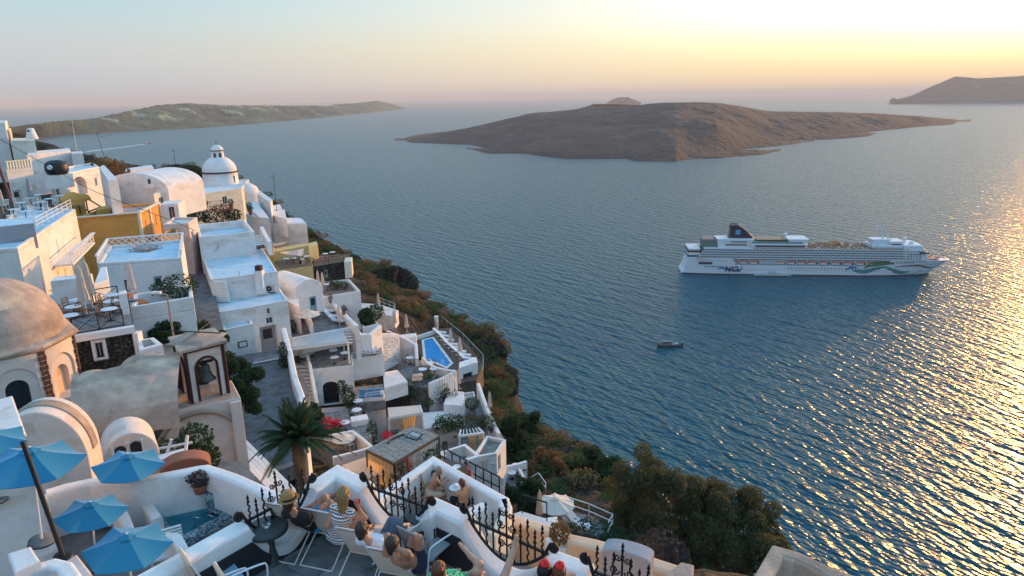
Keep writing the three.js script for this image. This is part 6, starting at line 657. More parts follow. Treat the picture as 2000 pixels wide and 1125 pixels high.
{ const poly = path([[220, 1200], [475, 1050], [606, 985], [660, 955], [716, 985], [838, 1030], [920, 1050], [1074, 1125], [1290, 1230], [1000, 1600], [300, 1600]], dN), ring = flat(poly); const o = struct('terrace_floor', metres(prism(ring, EYE - dN - .5, EYE - dN, 0)), std({ color: C(.10, .10, .105), roughness: .9 })); const a = G(560, 1075, dN), e1 = G(640, 1112, dN).sub(a).normalize(), e2 = V(-e1.z, 0, e1.x), inside = (x, y) => { let c = false; for (let i = 0, j = ring.length - 1; i < ring.length; j = i++) if ((ring[i].y > y) !== (ring[j].y > y) && x < (ring[j].x - ring[i].x) * (y - ring[i].y) / (ring[j].y - ring[i].y) + ring[i].x) c = !c; return c; };
  for (let i = -9; i < 10; i++) for (let j = -9; j < 10; j++) { const p = a.clone().addScaledVector(e1, i * .62).addScaledVector(e2, j * .62); if (inside(p.x, -p.z)) mesh('floor_tile', metres(box(.606, .03, .606, p.x, EYE - dN + .006 + .003 * hash(i, j, 4), p.z, Math.atan2(-e1.z, e1.x))), hash(i, j, 2) > .5 ? M.pave : M.slab, o); } }
function ironRailing(key, label) { // wrought iron panel hung in a dip of the wall
  const [a, b] = dips[key], L = Math.hypot(b.x - a.x, b.z - a.z), o = thing('iron_railing', label, 'railing', null, a.clone().setY(a.y + .04), Math.atan2(-(b.z - a.z), b.x - a.x)), T = (n, g) => mesh(n, g, M.iron, o), dy = b.y - a.y;
  const sag = (t) => -.5 * Math.pow(Math.sin(Math.PI * t), .85) + dy * t, mid = (t) => -.04 + dy * t; const spiral = (cx, cy, r, dir, turns = 1.4, start = 0) => { const p = []; for (let i = 0; i <= 18; i++) { const q = i / 18, an = start + dir * q * turns * 2 * Math.PI, rr = r * (1 - q * .82); p.push(V(cx + Math.cos(an) * rr, cy + Math.sin(an) * rr, 0)); } return p; };
  const low = []; for (let i = 0; i <= 20; i++) low.push(V(lerp(.02, L - .02, i / 20), sag(i / 20) + .02, 0)); T('lower_rail', tube([V(-.06, .13, 0), V(-.02, .16, 0), ...low.slice(1, -1), V(L + .02, .16 + dy, 0), V(L + .06, .13 + dy, 0)], .026, 60, 6)); T('middle_rail', [bar(V(.03, mid(0), 0), V(L - .03, mid(1), 0), .035, .035)]);
  for (const [x, d, y] of [[-.05, 1, .1], [L + .05, -1, .1 + dy]]) T('end_scroll', tube(spiral(x, y, .075, d, 1.6, 1.57), .03, 40, 6));
  const n = Math.max(7, Math.round(L / .125)); for (let i = 1; i < n; i++) { const t = i / n, x = t * L, c = Math.abs(t - .5) < .5 / n + .001, top = mid(t) + (c ? .50 : .2 + .12 * ((i % 2))), bot = sag(t) + .02; const p = []; const K = 14; for (let k = 0; k <= K; k++) { const y = lerp(bot, top, k / K), w = i % 2 && !c ? .016 * Math.sin(k * 1.9) : 0; p.push(V(x + w, y, 0)); } T('bar', tube(p, .0155, K * 2, 5)); const f = mesh('finial', [lathe([[.001, .12], [.012, .09], [.024, .05], [.01, .02], [.026, -.01], [.012, -.03]], 8).translate(x, top, 0)], M.iron, o); if (i % 2 === 0 || c) T('collar', [new THREE.SphereGeometry(.03, 8, 6).translate(x, top - .1, 0)]); }
  const cx = L / 2, cy = mid(.5); for (const s of [-1, 1]) { T('scroll', tube(spiral(cx + s * .11, cy + .16, .075, s, 1.5, s > 0 ? Math.PI : 0), .012, 36, 5)); T('scroll', tube(spiral(cx + s * .1, cy - .17, .07, -s, 1.5, s > 0 ? Math.PI : 0), .012, 36, 5)); T('scroll', tube(spiral(cx + s * .07, cy + .36, .05, s, 1.3, s > 0 ? Math.PI : 0), .011, 30, 5)); }
  return o;
}
ironRailing('A', 'wrought iron railing beside the man in the straw hat'); ironRailing('B', 'wrought iron railing with scrolls behind the blonde woman'); ironRailing('C', 'wide wrought iron railing with tall scrolled centre and a foot resting on it'); ironRailing('D', 'wrought iron railing beyond the two red flowered heads');
/* deck chairs in a row, seen from behind */
const rowDir = G(720, 1098, dN).sub(G(590, 1028, dN)).normalize(), faceOut = G(672, 985, dN).sub(G(600, 1062, dN)).normalize(); const chairYaw = Math.atan2(faceOut.x, faceOut.z);
P.deckchair = () => { const o = new THREE.Group(); o.name = 'deck_chair'; const F = std({ color: C(.72, .70, .68), roughness: .4 }), w = .31; // faces +z
  const back = [], N = 12, K = 8, pos = [], idx = []; for (let i = 0; i <= N; i++) for (let j = 0; j <= K; j++) { const t = i / N, u = j / K * 2 - 1, sagz = -.035 * (1 - u * u) * Math.sin(Math.PI * t); pos.push(u * w * (1 - .05 * t), .36 + t * .72 + .02 * u * u * t, -.22 - t * .40 + sagz); } const M2 = (N + 1) * (K + 1); for (let i = 0; i <= N; i++) for (let j = 0; j <= K; j++) { const q = (i * (K + 1) + j) * 3; pos.push(pos[q], pos[q + 1] - .008, pos[q + 2] - .014); } for (let i = 0; i < N; i++) for (let j = 0; j < K; j++) { const q = i * (K + 1) + j; idx.push(q, q + 1, q + K + 1, q + 1, q + K + 2, q + K + 1, q + M2, q + K + 1 + M2, q + 1 + M2, q + 1 + M2, q + K + 1 + M2, q + K + 2 + M2); } const g = new THREE.BufferGeometry(); g.setAttribute('position', new THREE.Float32BufferAttribute(pos, 3)); g.setIndex(idx); g.computeVertexNormals(); mesh('back_canvas', g, M.canvas, o);
  mesh('seat_canvas', [bar(V(0, .34, -.24), V(0, .40, .42), w * 1.9, .02)], M.canvas, o); mesh('leg_rest', [bar(V(0, .4, .42), V(0, .24, 1.0), w * 1.9, .02)], M.canvas, o);
  mesh('back_frame', [tube([V(-w, .3, -.18), V(-w, .7, -.41), V(-w, 1.08, -.62), V(w, 1.08, -.62), V(w, .7, -.41), V(w, .3, -.18)].flatMap((p, i, a) => i === 2 ? [p, V(-w + .05, 1.12, -.64), V(w - .05, 1.12, -.64)] : [p]), .014, 60, 6)], F, o); for (const s of [-1, 1]) { mesh('rear_leg', [rod(V(s * w, .5, .1), V(s * (w + .02), .02, -.78), .013)], F, o); mesh('front_leg', [rod(V(s * w, .36, -.2), V(s * (w + .02), .02, .5), .013)], F, o); mesh('side_rail', [rod(V(s * w, .34, -.25), V(s * w, .25, 1.0), .013)], F, o); mesh('arm', [rod(V(s * (w + .02), .62, -.42), V(s * (w + .02), .56, .1), .014)], F, o); } mesh('foot_bar', [rod(V(-w - .02, .02, -.78), V(w + .02, .02, -.78), .014)], F, o); mesh('foot_bar', [rod(V(-w - .02, .02, .5), V(w + .02, .02, .5), .013)], F, o); return o; };
const chairAt = [[548, 1002], [620, 1014], [690, 1052], [752, 1092]].map(([x, y]) => { const p = G(x, y, dN - .8); return p.addScaledVector(faceOut, .5).setY(EYE - dN + .02); });
chairAt.forEach((p, i) => put('deckchair', p, chairYaw, ['cream canvas deck chair under the man in the straw hat', 'cream canvas deck chair behind the blonde woman', 'cream canvas deck chair of the person with raised arms', 'cream canvas deck chair at the end of the row'][i], 'deck chair', null, .86));
{ const p = G(530, 1098, dN), o = thing('black_side_table', 'round black side table on a thick stem', 'table', null, p); mesh('table_top', [lathe([[.001, .66], [.28, .66], [.315, .64], [.315, .58], [.27, .56], [.001, .56]], 32)], M.darkTop, o); mesh('stem', [lathe([[.07, .56], [.09, .3], [.13, .05], [.24, 0]], 16)], M.darkTop, o); mesh('ashtray', [lathe([[.001, .02], [.06, .02], [.07, .04], [.075, 0]], 16).translate(0, .66, 0)], M.steel, o); }
for (const [i, [x, y, ry]] of [[440, 1176, 2.3], [508, 1206, 2.3]].entries()) { const p = G(x, y, dN), o = thing('sling_chair', ['white sling armchair against the low wall with an orange cloth', 'white sling armchair next to the black side table'][i], 'chair', null, p, ry), F = std({ color: C(.76, .77, .78), roughness: .35 }), w = .28; for (const s of [-1, 1]) { mesh('side_frame', [tube([V(s * w, 0, .25), V(s * w, .55, .28), V(s * w, .62, .2), V(s * w, .64, -.15), V(s * w, .58, -.26), V(s * w, 0, -.35)], .015, 40, 6)], F, o); mesh('back_post', [rod(V(s * w * .9, .38, -.2), V(s * w * .9, 1.0, -.42), .015)], F, o); } mesh('seat', [bar(V(0, .42, .25), V(0, .38, -.22), .5, .02)], M.blueDoor, o); mesh('backrest', [bar(V(0, .4, -.22), V(0, .98, -.42), .5, .02)], i ? M.canvas : M.peach, o); mesh('draped_cloth', [bar(V(0, 1.0, -.44), V(0, .62, -.36), .46, .03)], M.peach, o); mesh('cross_rail', [rod(V(-w, .36, .24), V(w, .36, .24), .013)], F, o); }
{ const p = G(838, 1062, dN), o = thing('drinks_table', 'dark round table with an orange cocktail and glasses', 'table', null, p); mesh('table_top', [lathe([[.001, .62], [.36, .62], [.38, .6], [.36, .57], [.001, .57]], 28)], M.darkTop, o); mesh('stem', [lathe([[.05, .57], [.06, .1], [.22, 0]], 14)], M.darkTop, o); mesh('cocktail_glass', [lathe([[.001, 0], [.032, .005], [.045, .17], [.001, .165]], 14).translate(.02, .62, -.08)], std({ color: C(.70, .26, .06), roughness: .3 }), o); mesh('cherry', [new THREE.SphereGeometry(.02, 8, 6).translate(.0, .81, -.08)], M.flower, o); const gl = new THREE.MeshPhysicalMaterial({ color: C(.8, .85, .88), transmission: 1, roughness: .05 }); for (const [x, z] of [[-.12, .05], [.14, .1], [.02, .18]]) mesh('glass', [lathe([[.001, 0], [.03, .004], [.038, .12], [.035, .12], [.028, .01]], 14).translate(x, .62, z)], gl, o); mesh('dish', [lathe([[.001, .01], [.07, .012], [.085, .03], [.075, 0]], 16).translate(-.08, .62, .2)], M.whiteTop, o); }
{ const p = G(838, 1112, dN), o = thing('sling_chair', 'grey sling armchair between the sunbathers', 'chair', null, p, 2.5), F = std({ color: C(.76, .77, .78), roughness: .35 }); for (const s of [-1, 1]) mesh('side_frame', [tube([V(s * .28, 0, .25), V(s * .28, .55, .28), V(s * .28, .62, .2), V(s * .28, .64, -.15), V(s * .28, .58, -.26), V(s * .28, 0, -.35)], .015, 40, 6)], F, o); mesh('seat', [bar(V(0, .42, .25), V(0, .38, -.22), .5, .02)], M.greyDoor, o); mesh('backrest', [bar(V(0, .4, -.22), V(0, .9, -.38), .5, .02)], M.greyDoor, o); }
/* ---------- lower dining terrace ---------- */
const dV = 12.0;
slab('lower_terrace', [[730, 1000], [846, 915], [985, 985], [975, 1030], [930, 1075], [820, 1090], [740, 1040]], dV, 4, M.pave, 'grey lower terrace where the shirtless man dines');
gardenWall('white parapet around the lower dining terrace', [[738, 972], [790, 935], [846, 896], [912, 934], [984, 974], [984, 990]], dV - 1.0, 4.5, .32); gardenWall('short white pier wall at the steps of the lower terrace', [[902, 1006], [946, 984]], dV - 1.0, 2, .34); gardenWall('cream curved end wall of the lower terrace', [[984, 974], [990, 988], [986, 1004], [975, 1022], [958, 1042]], dV - 1.0, 4, .3, M.cream);
gardenWall('white planter ledge inside the scroll railing', [[722, 990], [745, 978], [784, 965]], dV - .6, 2, .4);
{ const p = G(878, 955, dV), o = thing('dining_table', 'dark dining table laid with plates and glasses', 'table', null, p, -.45); mesh('table_top', [box(.8, .05, .8, 0, .74, 0)], M.dark, o); mesh('tablecloth', [box(.84, .5, .84, 0, .5, 0)], M.darkTop, o); for (const [x, z] of [[-.2, .1], [.22, -.12]]) mesh('plate', [lathe([[.001, .01], [.1, .012], [.13, .025], [.11, 0]], 18).translate(x, .77, z)], M.whiteTop, o); for (const [x, z] of [[.05, .25], [-.1, -.22], [.25, .2]]) mesh('wine_glass', [lathe([[.03, 0], [.005, .01], [.005, .08], [.035, .13], [.03, .2]], 12).translate(x, .77, z)], new THREE.MeshPhysicalMaterial({ color: C(.85, .88, .9), transmission: 1, roughness: .05 }), o); }
P.tubchair = (m = M.straw) => { const o = new THREE.Group(); o.name = 'bistro_chair'; mesh('seat', [lathe([[.001, .45], [.21, .45], [.22, .43], [.001, .42]], 18)], m, o); mesh('backrest', [tube([V(-.2, .45, -.1), V(-.21, .75, -.18), V(-.12, .92, -.22), V(.12, .92, -.22), V(.21, .75, -.18), V(.2, .45, -.1)], .022, 30), box(.3, .32, .02, 0, .68, -.2)], m, o); for (const [x, z] of [[-1, -1], [1, -1], [-1, 1], [1, 1]]) mesh('leg', [rod(V(x * .16, .44, z * .15), V(x * .21, 0, z * .2), .014)], M.iron, o); return o; };
put('tubchair', G(838, 972, dV), 1.75, 'straw bistro chair of the shirtless man', 'chair', null, 1); put('tubchair', G(906, 982, dV), -2.3, 'straw bistro chair of the dining woman', 'chair', null, 1); put('pot', G(846, 930, dV), 0, 'dark leafy pot plant in the corner of the lower terrace', 'plant', null, .9); put('tubchair', G(800, 995, dV), .6, 'spare chair behind the scroll railing', 'chair', null, 1, 'tc2', M.wood); put('table', G(782, 990, dV), 0, 'small glass table behind the scroll railing', 'table', null, .8);
railing('black iron railing along the walkway below the dining parapet', [[855, 905], [915, 940], [976, 972]], 16.4, 1.0, M.iron, .5, false, 2); slab('walkway', [[850, 915], [880, 880], [985, 935], [985, 990]], 16.8, 3, M.pave, 'narrow walkway under the dining parapet');
/* ramp walls and sun deck to the side */
gardenWall('wall coloured peach like a warm glow, running along the ramp below the lower terrace', [[984, 1008], [1030, 1020], [1070, 1032], [1110, 1046]], dV - .2, 3.5, .4, M.peach); gardenWall('long wall coloured peach like a warm glow, with a white coping at the edge of the pines', [[1112, 1050], [1160, 1060], [1205, 1073], [1260, 1092], [1340, 1118]], 10.4, 3.5, .42, M.peach);  // warm evening glow on these walls is put into the plaster colour
slab('ramp_block', [[992, 1006], [1018, 998], [1092, 1020], [1072, 1034]], 17.5, 3, M.white2, 'pale flat roof block with a thin handrail'); railing('thin dark handrail on the pale roof block', [[1020, 1002], [1068, 1018]], 17.4, .9, M.iron, 1.5, false, 1);
house({ label: 'white parapet house beside the open sun parasol', top: [[1050, 1032], [1090, 1020], [1088, 1008], [1058, 1012]], d: 19, h: 4 });
slab('sun_deck', [[1095, 1035], [1190, 1050], [1200, 1030], [1150, 1005], [1100, 1000]], 25, 2, M.pave, 'grey sun deck reaching out over the slope', 'deck'); railing('white railing around the sun deck', [[1096, 1004], [1108, 998], [1150, 1012], [1196, 1033], [1186, 1052]], 25, 1.0, M.whiteWood, 1.4, false, 2);
put('parasol', G(1085, 1032, 25), .3, 'open white parasol beside the sun deck', 'parasol', null, .84, 'pw', M.canvas, 1.4, 10); put('folded', G(1054, 1022, 22), 0, 'narrow peach folded parasol by the roof block', 'parasol', null, .8, 'fpeach', M.peach); put('lounger', G(1128, 1028, 25), .8, 'pale lounger on the sun deck', 'lounger');
shrub('dark shrubs under the sun deck railing', G(1150, 1060, 24), [[0, .6, 0, 1.6, .8, 1], [1.6, .4, .4, 1.2, .7, .9]], 1300, .12);
{ const p = G(1092, 1082, 10.9), o = thing('planter_box', 'white planter box with a small rosy shrub on the ramp wall', 'planter', null, p, .3); mesh('box', [box(.55, .45, .55, 0, .1, 0)], M.white, o); mesh('foliage', leafCloud([[0, .6, 0, .28, .28, .28]], 600, .06), M.leafDry, o); }
{ const p = G(1228, 1120, 9.6), o = thing('masonry_bench', 'dark grey seat block against the long glow coloured wall', 'seat', null, p, -.4); mesh('block', metres(new THREE.ExtrudeGeometry(archShape(.95, .75, .25), { depth: .35, bevelEnabled: true, bevelSize: .03, bevelThickness: .03 })), M.grey, o); mesh('ledge', [box(1.1, .12, .6, 0, .05, .35)], M.grey, o); }
house({ name: 'rough_wall', label: 'rough pale stone wall end beside the pines', cat: 'wall', top: [[1298, 1122], [1330, 1096], [1356, 1102], [1352, 1150], [1300, 1160]], d: 8.6, h: 3, mat: M.dirty });
gardenWall('rough white wall corner overlooking the sea', [[1470, 1165], [1494, 1120], [1520, 1074], [1556, 1084], [1590, 1100], [1624, 1118], [1680, 1135]], 8.2, 2.2, .3, M.dirty, 'rough_wall_corner');

/* ---------- hillside, rocks and trees ---------- */
const rockMap = tex(512, (u, v) => { const n = fbm(u * 7, v * 7, 101, 6, 7), m = fbm(u * 30, v * 30, 105, 4, 30), o = smooth(.56, .72, fbm(u * 9, v * 5, 111, 5, 45)), g = smooth(.5, .62, fbm(u * 6, v * 6, 117, 5, 6)); const k = .55 + .9 * (n - .5) + .7 * (m - .5); return [lerp(lerp(.42, .30, g), .62, o) * k, lerp(lerp(.34, .29, g), .46, o) * k, lerp(lerp(.28, .21, g), .33, o) * k]; }, true);
const rockMat = std({ map: rep(rockMap, 22), roughness: 1, bumpMap: rep(bumpTex, 7), bumpScale: .9 });
const RIM = [[1470, 1230, 15], [1440, 1120, 26], [1200, 908, 35], [1100, 872, 38], [1050, 842, 40], [992, 790, 40], [986, 720, 39.7], [974, 652, 37], [930, 640, 38], [870, 612, 37.8], [805, 566, 34.7], [748, 530, 32.7], [700, 517, 32.5], [660, 492, 30], [610, 462, 27.8], [540, 402, 22.7], [400, 332, 16], [240, 324, 15.5], [60, 275, 10], [-70, 245, 6]];
const INN = [[1200, 1210, 14], [1130, 1110, 21], [1000, 985, 35.5], [1000, 935, 37.5], [985, 865, 38], [950, 805, 37.5], [930, 745, 38], [900, 685, 37.6], [860, 645, 37.2], [780, 612, 32.5], [712, 592, 30.5], [680, 542, 29.5], [660, 532, 29], [620, 502, 29], [560, 472, 27.5], [480, 422, 25], [380, 362, 19.5], [230, 352, 17], [60, 330, 14], [-60, 330, 12]];
const MID = [[900, 1190, 13], [900, 1100, 19], [760, 960, 33], [720, 900, 34], [680, 860, 34], [640, 820, 34], [620, 760, 33.5], [600, 720, 31.5], [580, 680, 28.5], [560, 640, 27], [540, 600, 26.5], [520, 560, 26], [500, 530, 26], [480, 500, 25], [450, 480, 24.5], [400, 440, 23], [330, 400, 21], [200, 390, 20], [50, 370, 18], [-80, 350, 16]];
const LEF = [[300, 1190, 18], [200, 1125, 19], [200, 1000, 20], [150, 930, 21], [100, 880, 22], [100, 820, 22], [100, 760, 22], [100, 700, 22], [60, 660, 22], [60, 620, 22], [40, 580, 23], [0, 560, 23], [0, 540, 23], [0, 520, 23], [-20, 500, 23], [-40, 460, 22], [-60, 430, 21], [-80, 400, 19], [-100, 360, 17], [-160, 340, 15]];
const hillAt = []; // points on the open slope, for the scrub
{
  const cols = RIM.map((r, i) => { const R = G(...r), I = G(...INN[i]), Mi = G(...MID[i]), L = G(...LEF[i]), o = V(R.x - I.x, 0, R.z - I.z).normalize().add(V(.5, 0, -.5)).normalize(), q = (h, y) => R.clone().addScaledVector(o, h).setY(Math.max(-6, R.y - y)); return [L, Mi, I, R, q(5, 13), q(26, 62), q(85, 400)]; });
  const seg = [8, 10, 22, 8, 12, 10], nj = seg.reduce((a, b) => a + b, 0), per = 12, ni = (cols.length - 1) * per, pos = [], idx = [], uv = [];
  const lines = cols[0].map((_, k) => new THREE.CatmullRomCurve3(cols.map((c) => c[k]), false, 'centripetal'));
  for (let i = 0; i <= ni; i++) {
    const row = lines.map((l) => l.getPoint(i / ni)); let acc = 0;
    for (let k = 0; k < seg.length; k++) for (let j = 0; j < seg[k] + (k === seg.length - 1 ? 1 : 0); j++) {
      const t = j / seg[k], p = row[k].clone().lerp(row[k + 1], t), open = k === 2 ? smooth(0, .5, t) : k > 2 ? 1 : 0, w = k === 2 ? Math.sin(Math.PI * t) : 0, n = fbm(p.x * .09, p.z * .09, 3, 5) - .5, n2 = Math.abs(fbm(p.x * .22 + p.y * .1, p.z * .22, 8, 4) - .5);
      p.y += open * (2.4 * n - 3.4 * n2 + .8) + (k === 2 ? -2.2 * w * n2 : 0); if (k >= 3) { p.x += 5 * (fbm(p.y * .11, p.z * .08, 21, 4) - .5) * open; p.z += 5 * (fbm(p.y * .11 + 40, p.x * .08, 27, 4) - .5) * open; }
      pos.push(p.x, p.y, p.z); uv.push(p.x + p.y * .6, p.z + p.y * .5); if (k === 2 && t > .12 || k === 3 && t < .4) hillAt.push(p.clone());
      const q = i * (nj + 1) + acc; if (i < ni && acc < nj) idx.push(q, q + nj + 1, q + 1, q + 1, q + nj + 1, q + nj + 2); acc++;
    }
  }
  const g = new THREE.BufferGeometry(); g.setAttribute('position', new THREE.Float32BufferAttribute(pos, 3)); g.setAttribute('uv', new THREE.Float32BufferAttribute(uv, 2)); g.setIndex(idx); g.computeVertexNormals(); struct('hillside', g, std({ ...{}, map: rockMat.map, bumpMap: rockMat.bumpMap, bumpScale: .9, roughness: 1, side: THREE.DoubleSide }));
}
function rockBody(rx, ry, rz, s) { const g = new THREE.IcosahedronGeometry(1, 26), p = g.attributes.position; for (let i = 0; i < p.count; i++) { const v = V().fromBufferAttribute(p, i), k = .55 + .9 * fbm(v.x * 1.3 + s, v.y * 1.3 + v.z * 1.1, s, 4) - .9 * Math.abs(fbm(v.x * 3 + s, v.z * 3 + v.y * 2.6, s + 5, 5) - .5) + .22 * fbm(v.x * 9 + s, v.z * 9 + v.y * 8, s + 9, 3), st = Math.round(v.y * 5) / 5; p.setXYZ(i, v.x * rx * k, lerp(v.y, st, .5) * ry * k, v.z * rz * k); } g.computeVertexNormals(); return metres(g); }
{ const a = G(770, 556, 33.5), o = tag(mesh('rock_outcrop', rockBody(4.2, 3.0, 3.2, 3), rockMat, scene), 'big dark rock pinnacle on the cliff rim', 'rock'); o.position.copy(a); for (const [i, [x, y, d, r]] of [[742, 548, 33.4, 2.0], [962, 692, 38.6, 2.4], [976, 745, 41, 2.6], [1290, 1096, 14.4, .9], [1130, 897, 38, 2.0], [692, 512, 32.4, 1.6]].entries()) { const q = tag(mesh('rock_outcrop', rockBody(r, r * .9, r, 11 + i), rockMat, scene), ['rough brown rock beside the big pinnacle', 'craggy rock face on the rim past the pool deck', 'dark crag under the rim past the pool hut', 'weathered boulder between the glow coloured wall and the pines', 'small dark crag on the slope before the pines', 'low rock beside the stone house at the rim'][i], 'rock'); q.position.copy(G(x, y, d)); } }
{ // low scrub over the slope
  const bush = leafCloud([[0, .25, 0, .7, .45, .7]], 220, .13), mk = (n, mat, pick, share) => { const pts = hillAt.filter((p, i) => hash(i, 3, pick) < share && p.distanceTo(camera.position) > 52), im = new THREE.InstancedMesh(bush, mat, pts.length), m = new THREE.Matrix4(); pts.forEach((p, i) => { const s = .6 + 1.3 * hash(i, 9, pick); m.compose(p.clone().add(V(rnd(-.8, .8), 0, rnd(-.8, .8))), new THREE.Quaternion().setFromAxisAngle(V(0, 1, 0), rnd(0, 6.28)), V(s * 1.2, s * .8, s * 1.2)); im.setMatrixAt(i, m); }); im.name = n; im.userData.kind = 'stuff'; im.castShadow = im.receiveShadow = true; scene.add(im); };
  mk('dark_scrub', M.leaf, 1, .09); mk('dry_scrub', M.leafDry, 2, .07); mk('olive_scrub', M.leafOlive, 4, .05);
}
function tree(label, base, blobs, n, size, mat, name = 'tree', stretch = 1.8, trunkR = .2) { const o = thing(name, label, 'tree', null, base), top = blobs.reduce((a, b) => a.add(V(b[0], b[1], b[2])), V(0, 0, 0)).multiplyScalar(1 / blobs.length), L = [rod(V(0, -.5, 0), V(top.x * .5, top.y * .5, top.z * .5), trunkR, 7, trunkR * .6)]; for (const b of blobs) L.push(rod(V(top.x * .5, top.y * .5, top.z * .5), V(b[0], b[1], b[2]), trunkR * .5, 5, .03)); mesh('trunk', L, M.bark, o); const cl = []; for (const b of blobs) for (let i = 0; i < 7; i++) { const d = V(rnd(-1, 1), rnd(-.7, 1), rnd(-1, 1)).normalize().multiplyScalar(rnd(.35, .85)); cl.push([b[0] + d.x * b[3], b[1] + d.y * b[4], b[2] + d.z * b[5], b[3] * .42, b[4] * .42, b[5] * .42]); } mesh('crown', leafCloud(cl, n, size, stretch), mat, o); return o; }
const blobsAt = (base, list, k) => list.map(([x, y, d, r]) => { const p = G(x, y, d).sub(base), R = r / k; return [p.x, p.y, p.z, R, R, R]; });
{ const b1 = G(1275, 1140, 27), b2 = G(1440, 1150, 27); tree('large feathery brown green pine above the sea', b1, blobsAt(b1, [[1270, 925, 22.5, 48], [1225, 940, 23, 42], [1330, 950, 23, 48], [1260, 990, 24, 60], [1340, 1020, 25, 55], [1220, 1010, 25, 45], [1290, 1065, 26, 64], [1205, 1060, 26, 44], [1370, 1070, 26, 56], [1250, 1110, 26.4, 56], [1340, 1115, 26.4, 60]], 30), 60000, .085, M.leafOlive, 'pine_tree'); tree('second feathery pine with a rounded top at the cliff', b2, blobsAt(b2, [[1390, 965, 24, 36], [1440, 985, 24, 48], [1482, 1000, 24.5, 40], [1420, 1035, 25.2, 60], [1480, 1050, 25.2, 50], [1512, 1060, 25.4, 34], [1385, 1020, 25, 50], [1400, 1090, 26.2, 60], [1470, 1105, 26.2, 58], [1510, 1110, 26.2, 40]], 30), 56000, .085, M.leafOlive, 'pine_tree');
  const b3 = G(455, 815, 20.6); tree('dark bushy evergreen behind the bell tower', b3, blobsAt(b3, [[318, 650, 14.6, 26], [352, 645, 14.8, 28], [392, 642, 15.2, 26], [428, 668, 16.2, 30], [454, 712, 17.7, 36], [482, 752, 18.9, 38], [474, 795, 20, 32], [445, 760, 18.8, 34]], 29), 34000, .10, M.leafDark, 'evergreen_tree', 1.4);
  const b4 = G(1012, 905, 40); tree('dark upright evergreen on the slope under the cliff wall', b4, blobsAt(b4, [[1005, 845, 36, 34], [1035, 830, 36.5, 26], [1010, 880, 38, 36], [990, 900, 38.5, 24]], 17), 7000, .22, M.leafDark, 'evergreen_tree');
  const b5 = G(1030, 1000, 33); tree('dark green tree beside the white cliff steps', b5, blobsAt(b5, [[1040, 960, 31, 30], [1010, 965, 31, 26], [1060, 985, 31.5, 26], [1030, 990, 32, 30]], 22), 6000, .16, M.leafDark, 'evergreen_tree'); const b6 = G(1085, 940, 36); tree('rusty brown bush tree on the open slope', b6, blobsAt(b6, [[1065, 900, 34.5, 24], [1085, 915, 35, 26], [1050, 920, 35, 20]], 19), 4000, .18, M.leafDry, 'brown_bush_tree'); const b7 = G(1165, 935, 35); tree('dark spreading bush at the top of the slope before the pines', b7, blobsAt(b7, [[1160, 895, 33.5, 26], [1185, 915, 33.5, 28], [1140, 920, 34.5, 24], [1180, 950, 34.5, 34]], 19), 5000, .18, M.leafDark, 'evergreen_tree'); }
{ // palm
  const base = G(592, 975, 15.0), h = 2.6, o = thing('palm_tree', 'dark date palm with arching fronds above the slanting beams', 'tree', null, base); const tr = []; for (let i = 0; i < 12; i++) tr.push(lathe([[.17, 0], [.24, .22], [.16, .27]], 10).translate(0, i * h / 12, 0)); mesh('trunk', tr, M.bark, o); const fr = [];
  for (let i = 0; i < 70; i++) { const az = i * 2.39996 + rnd(-.3, .3), el = lerp(1.45, .05, Math.pow(i / 70, 1.3)) + rnd(-.12, .12), len = rnd(1.5, 2.2), droop = rnd(.7, 1.15), pts = [], dir = V(Math.cos(az) * Math.cos(el), Math.sin(el), Math.sin(az) * Math.cos(el)); for (let k = 0; k <= 8; k++) { const t = k / 8; pts.push(V(0, h, 0).addScaledVector(dir, len * t).add(V(0, -droop * t * t * (.25 + Math.cos(el)), 0))); } const curve = new THREE.CatmullRomCurve3(pts), pos = []; for (let k = 3; k < 44; k++) { const t = k / 44, p = curve.getPoint(t), tg = curve.getTangent(t), side = V(-Math.sin(az), 0, Math.cos(az)), ll = .34 * Math.sin(Math.PI * Math.min(1, t * 1.1 + .08)) + .08; for (const s of [-1, 1]) { const tip = p.clone().addScaledVector(side, s * ll * .75).addScaledVector(tg, ll * .8).add(V(0, -.35 * ll, 0)), a = p.clone().addScaledVector(tg, -.03), b = p.clone().addScaledVector(tg, .03); pos.push(a.x, a.y, a.z, b.x, b.y, b.z, tip.x, tip.y, tip.z); } } const g = new THREE.BufferGeometry(); g.setAttribute('position', new THREE.Float32BufferAttribute(pos, 3)); g.computeVertexNormals(); mesh('frond', [g, new THREE.TubeGeometry(curve, 8, .018, 4)], i > 64 ? M.leafDry : M.leafDark, o); }
}
shrub('orange brown dry grasses beside the palm', G(640, 950, 16), [[0, .5, 0, .5, .5, .4]], 500, .25, M.leafDry);

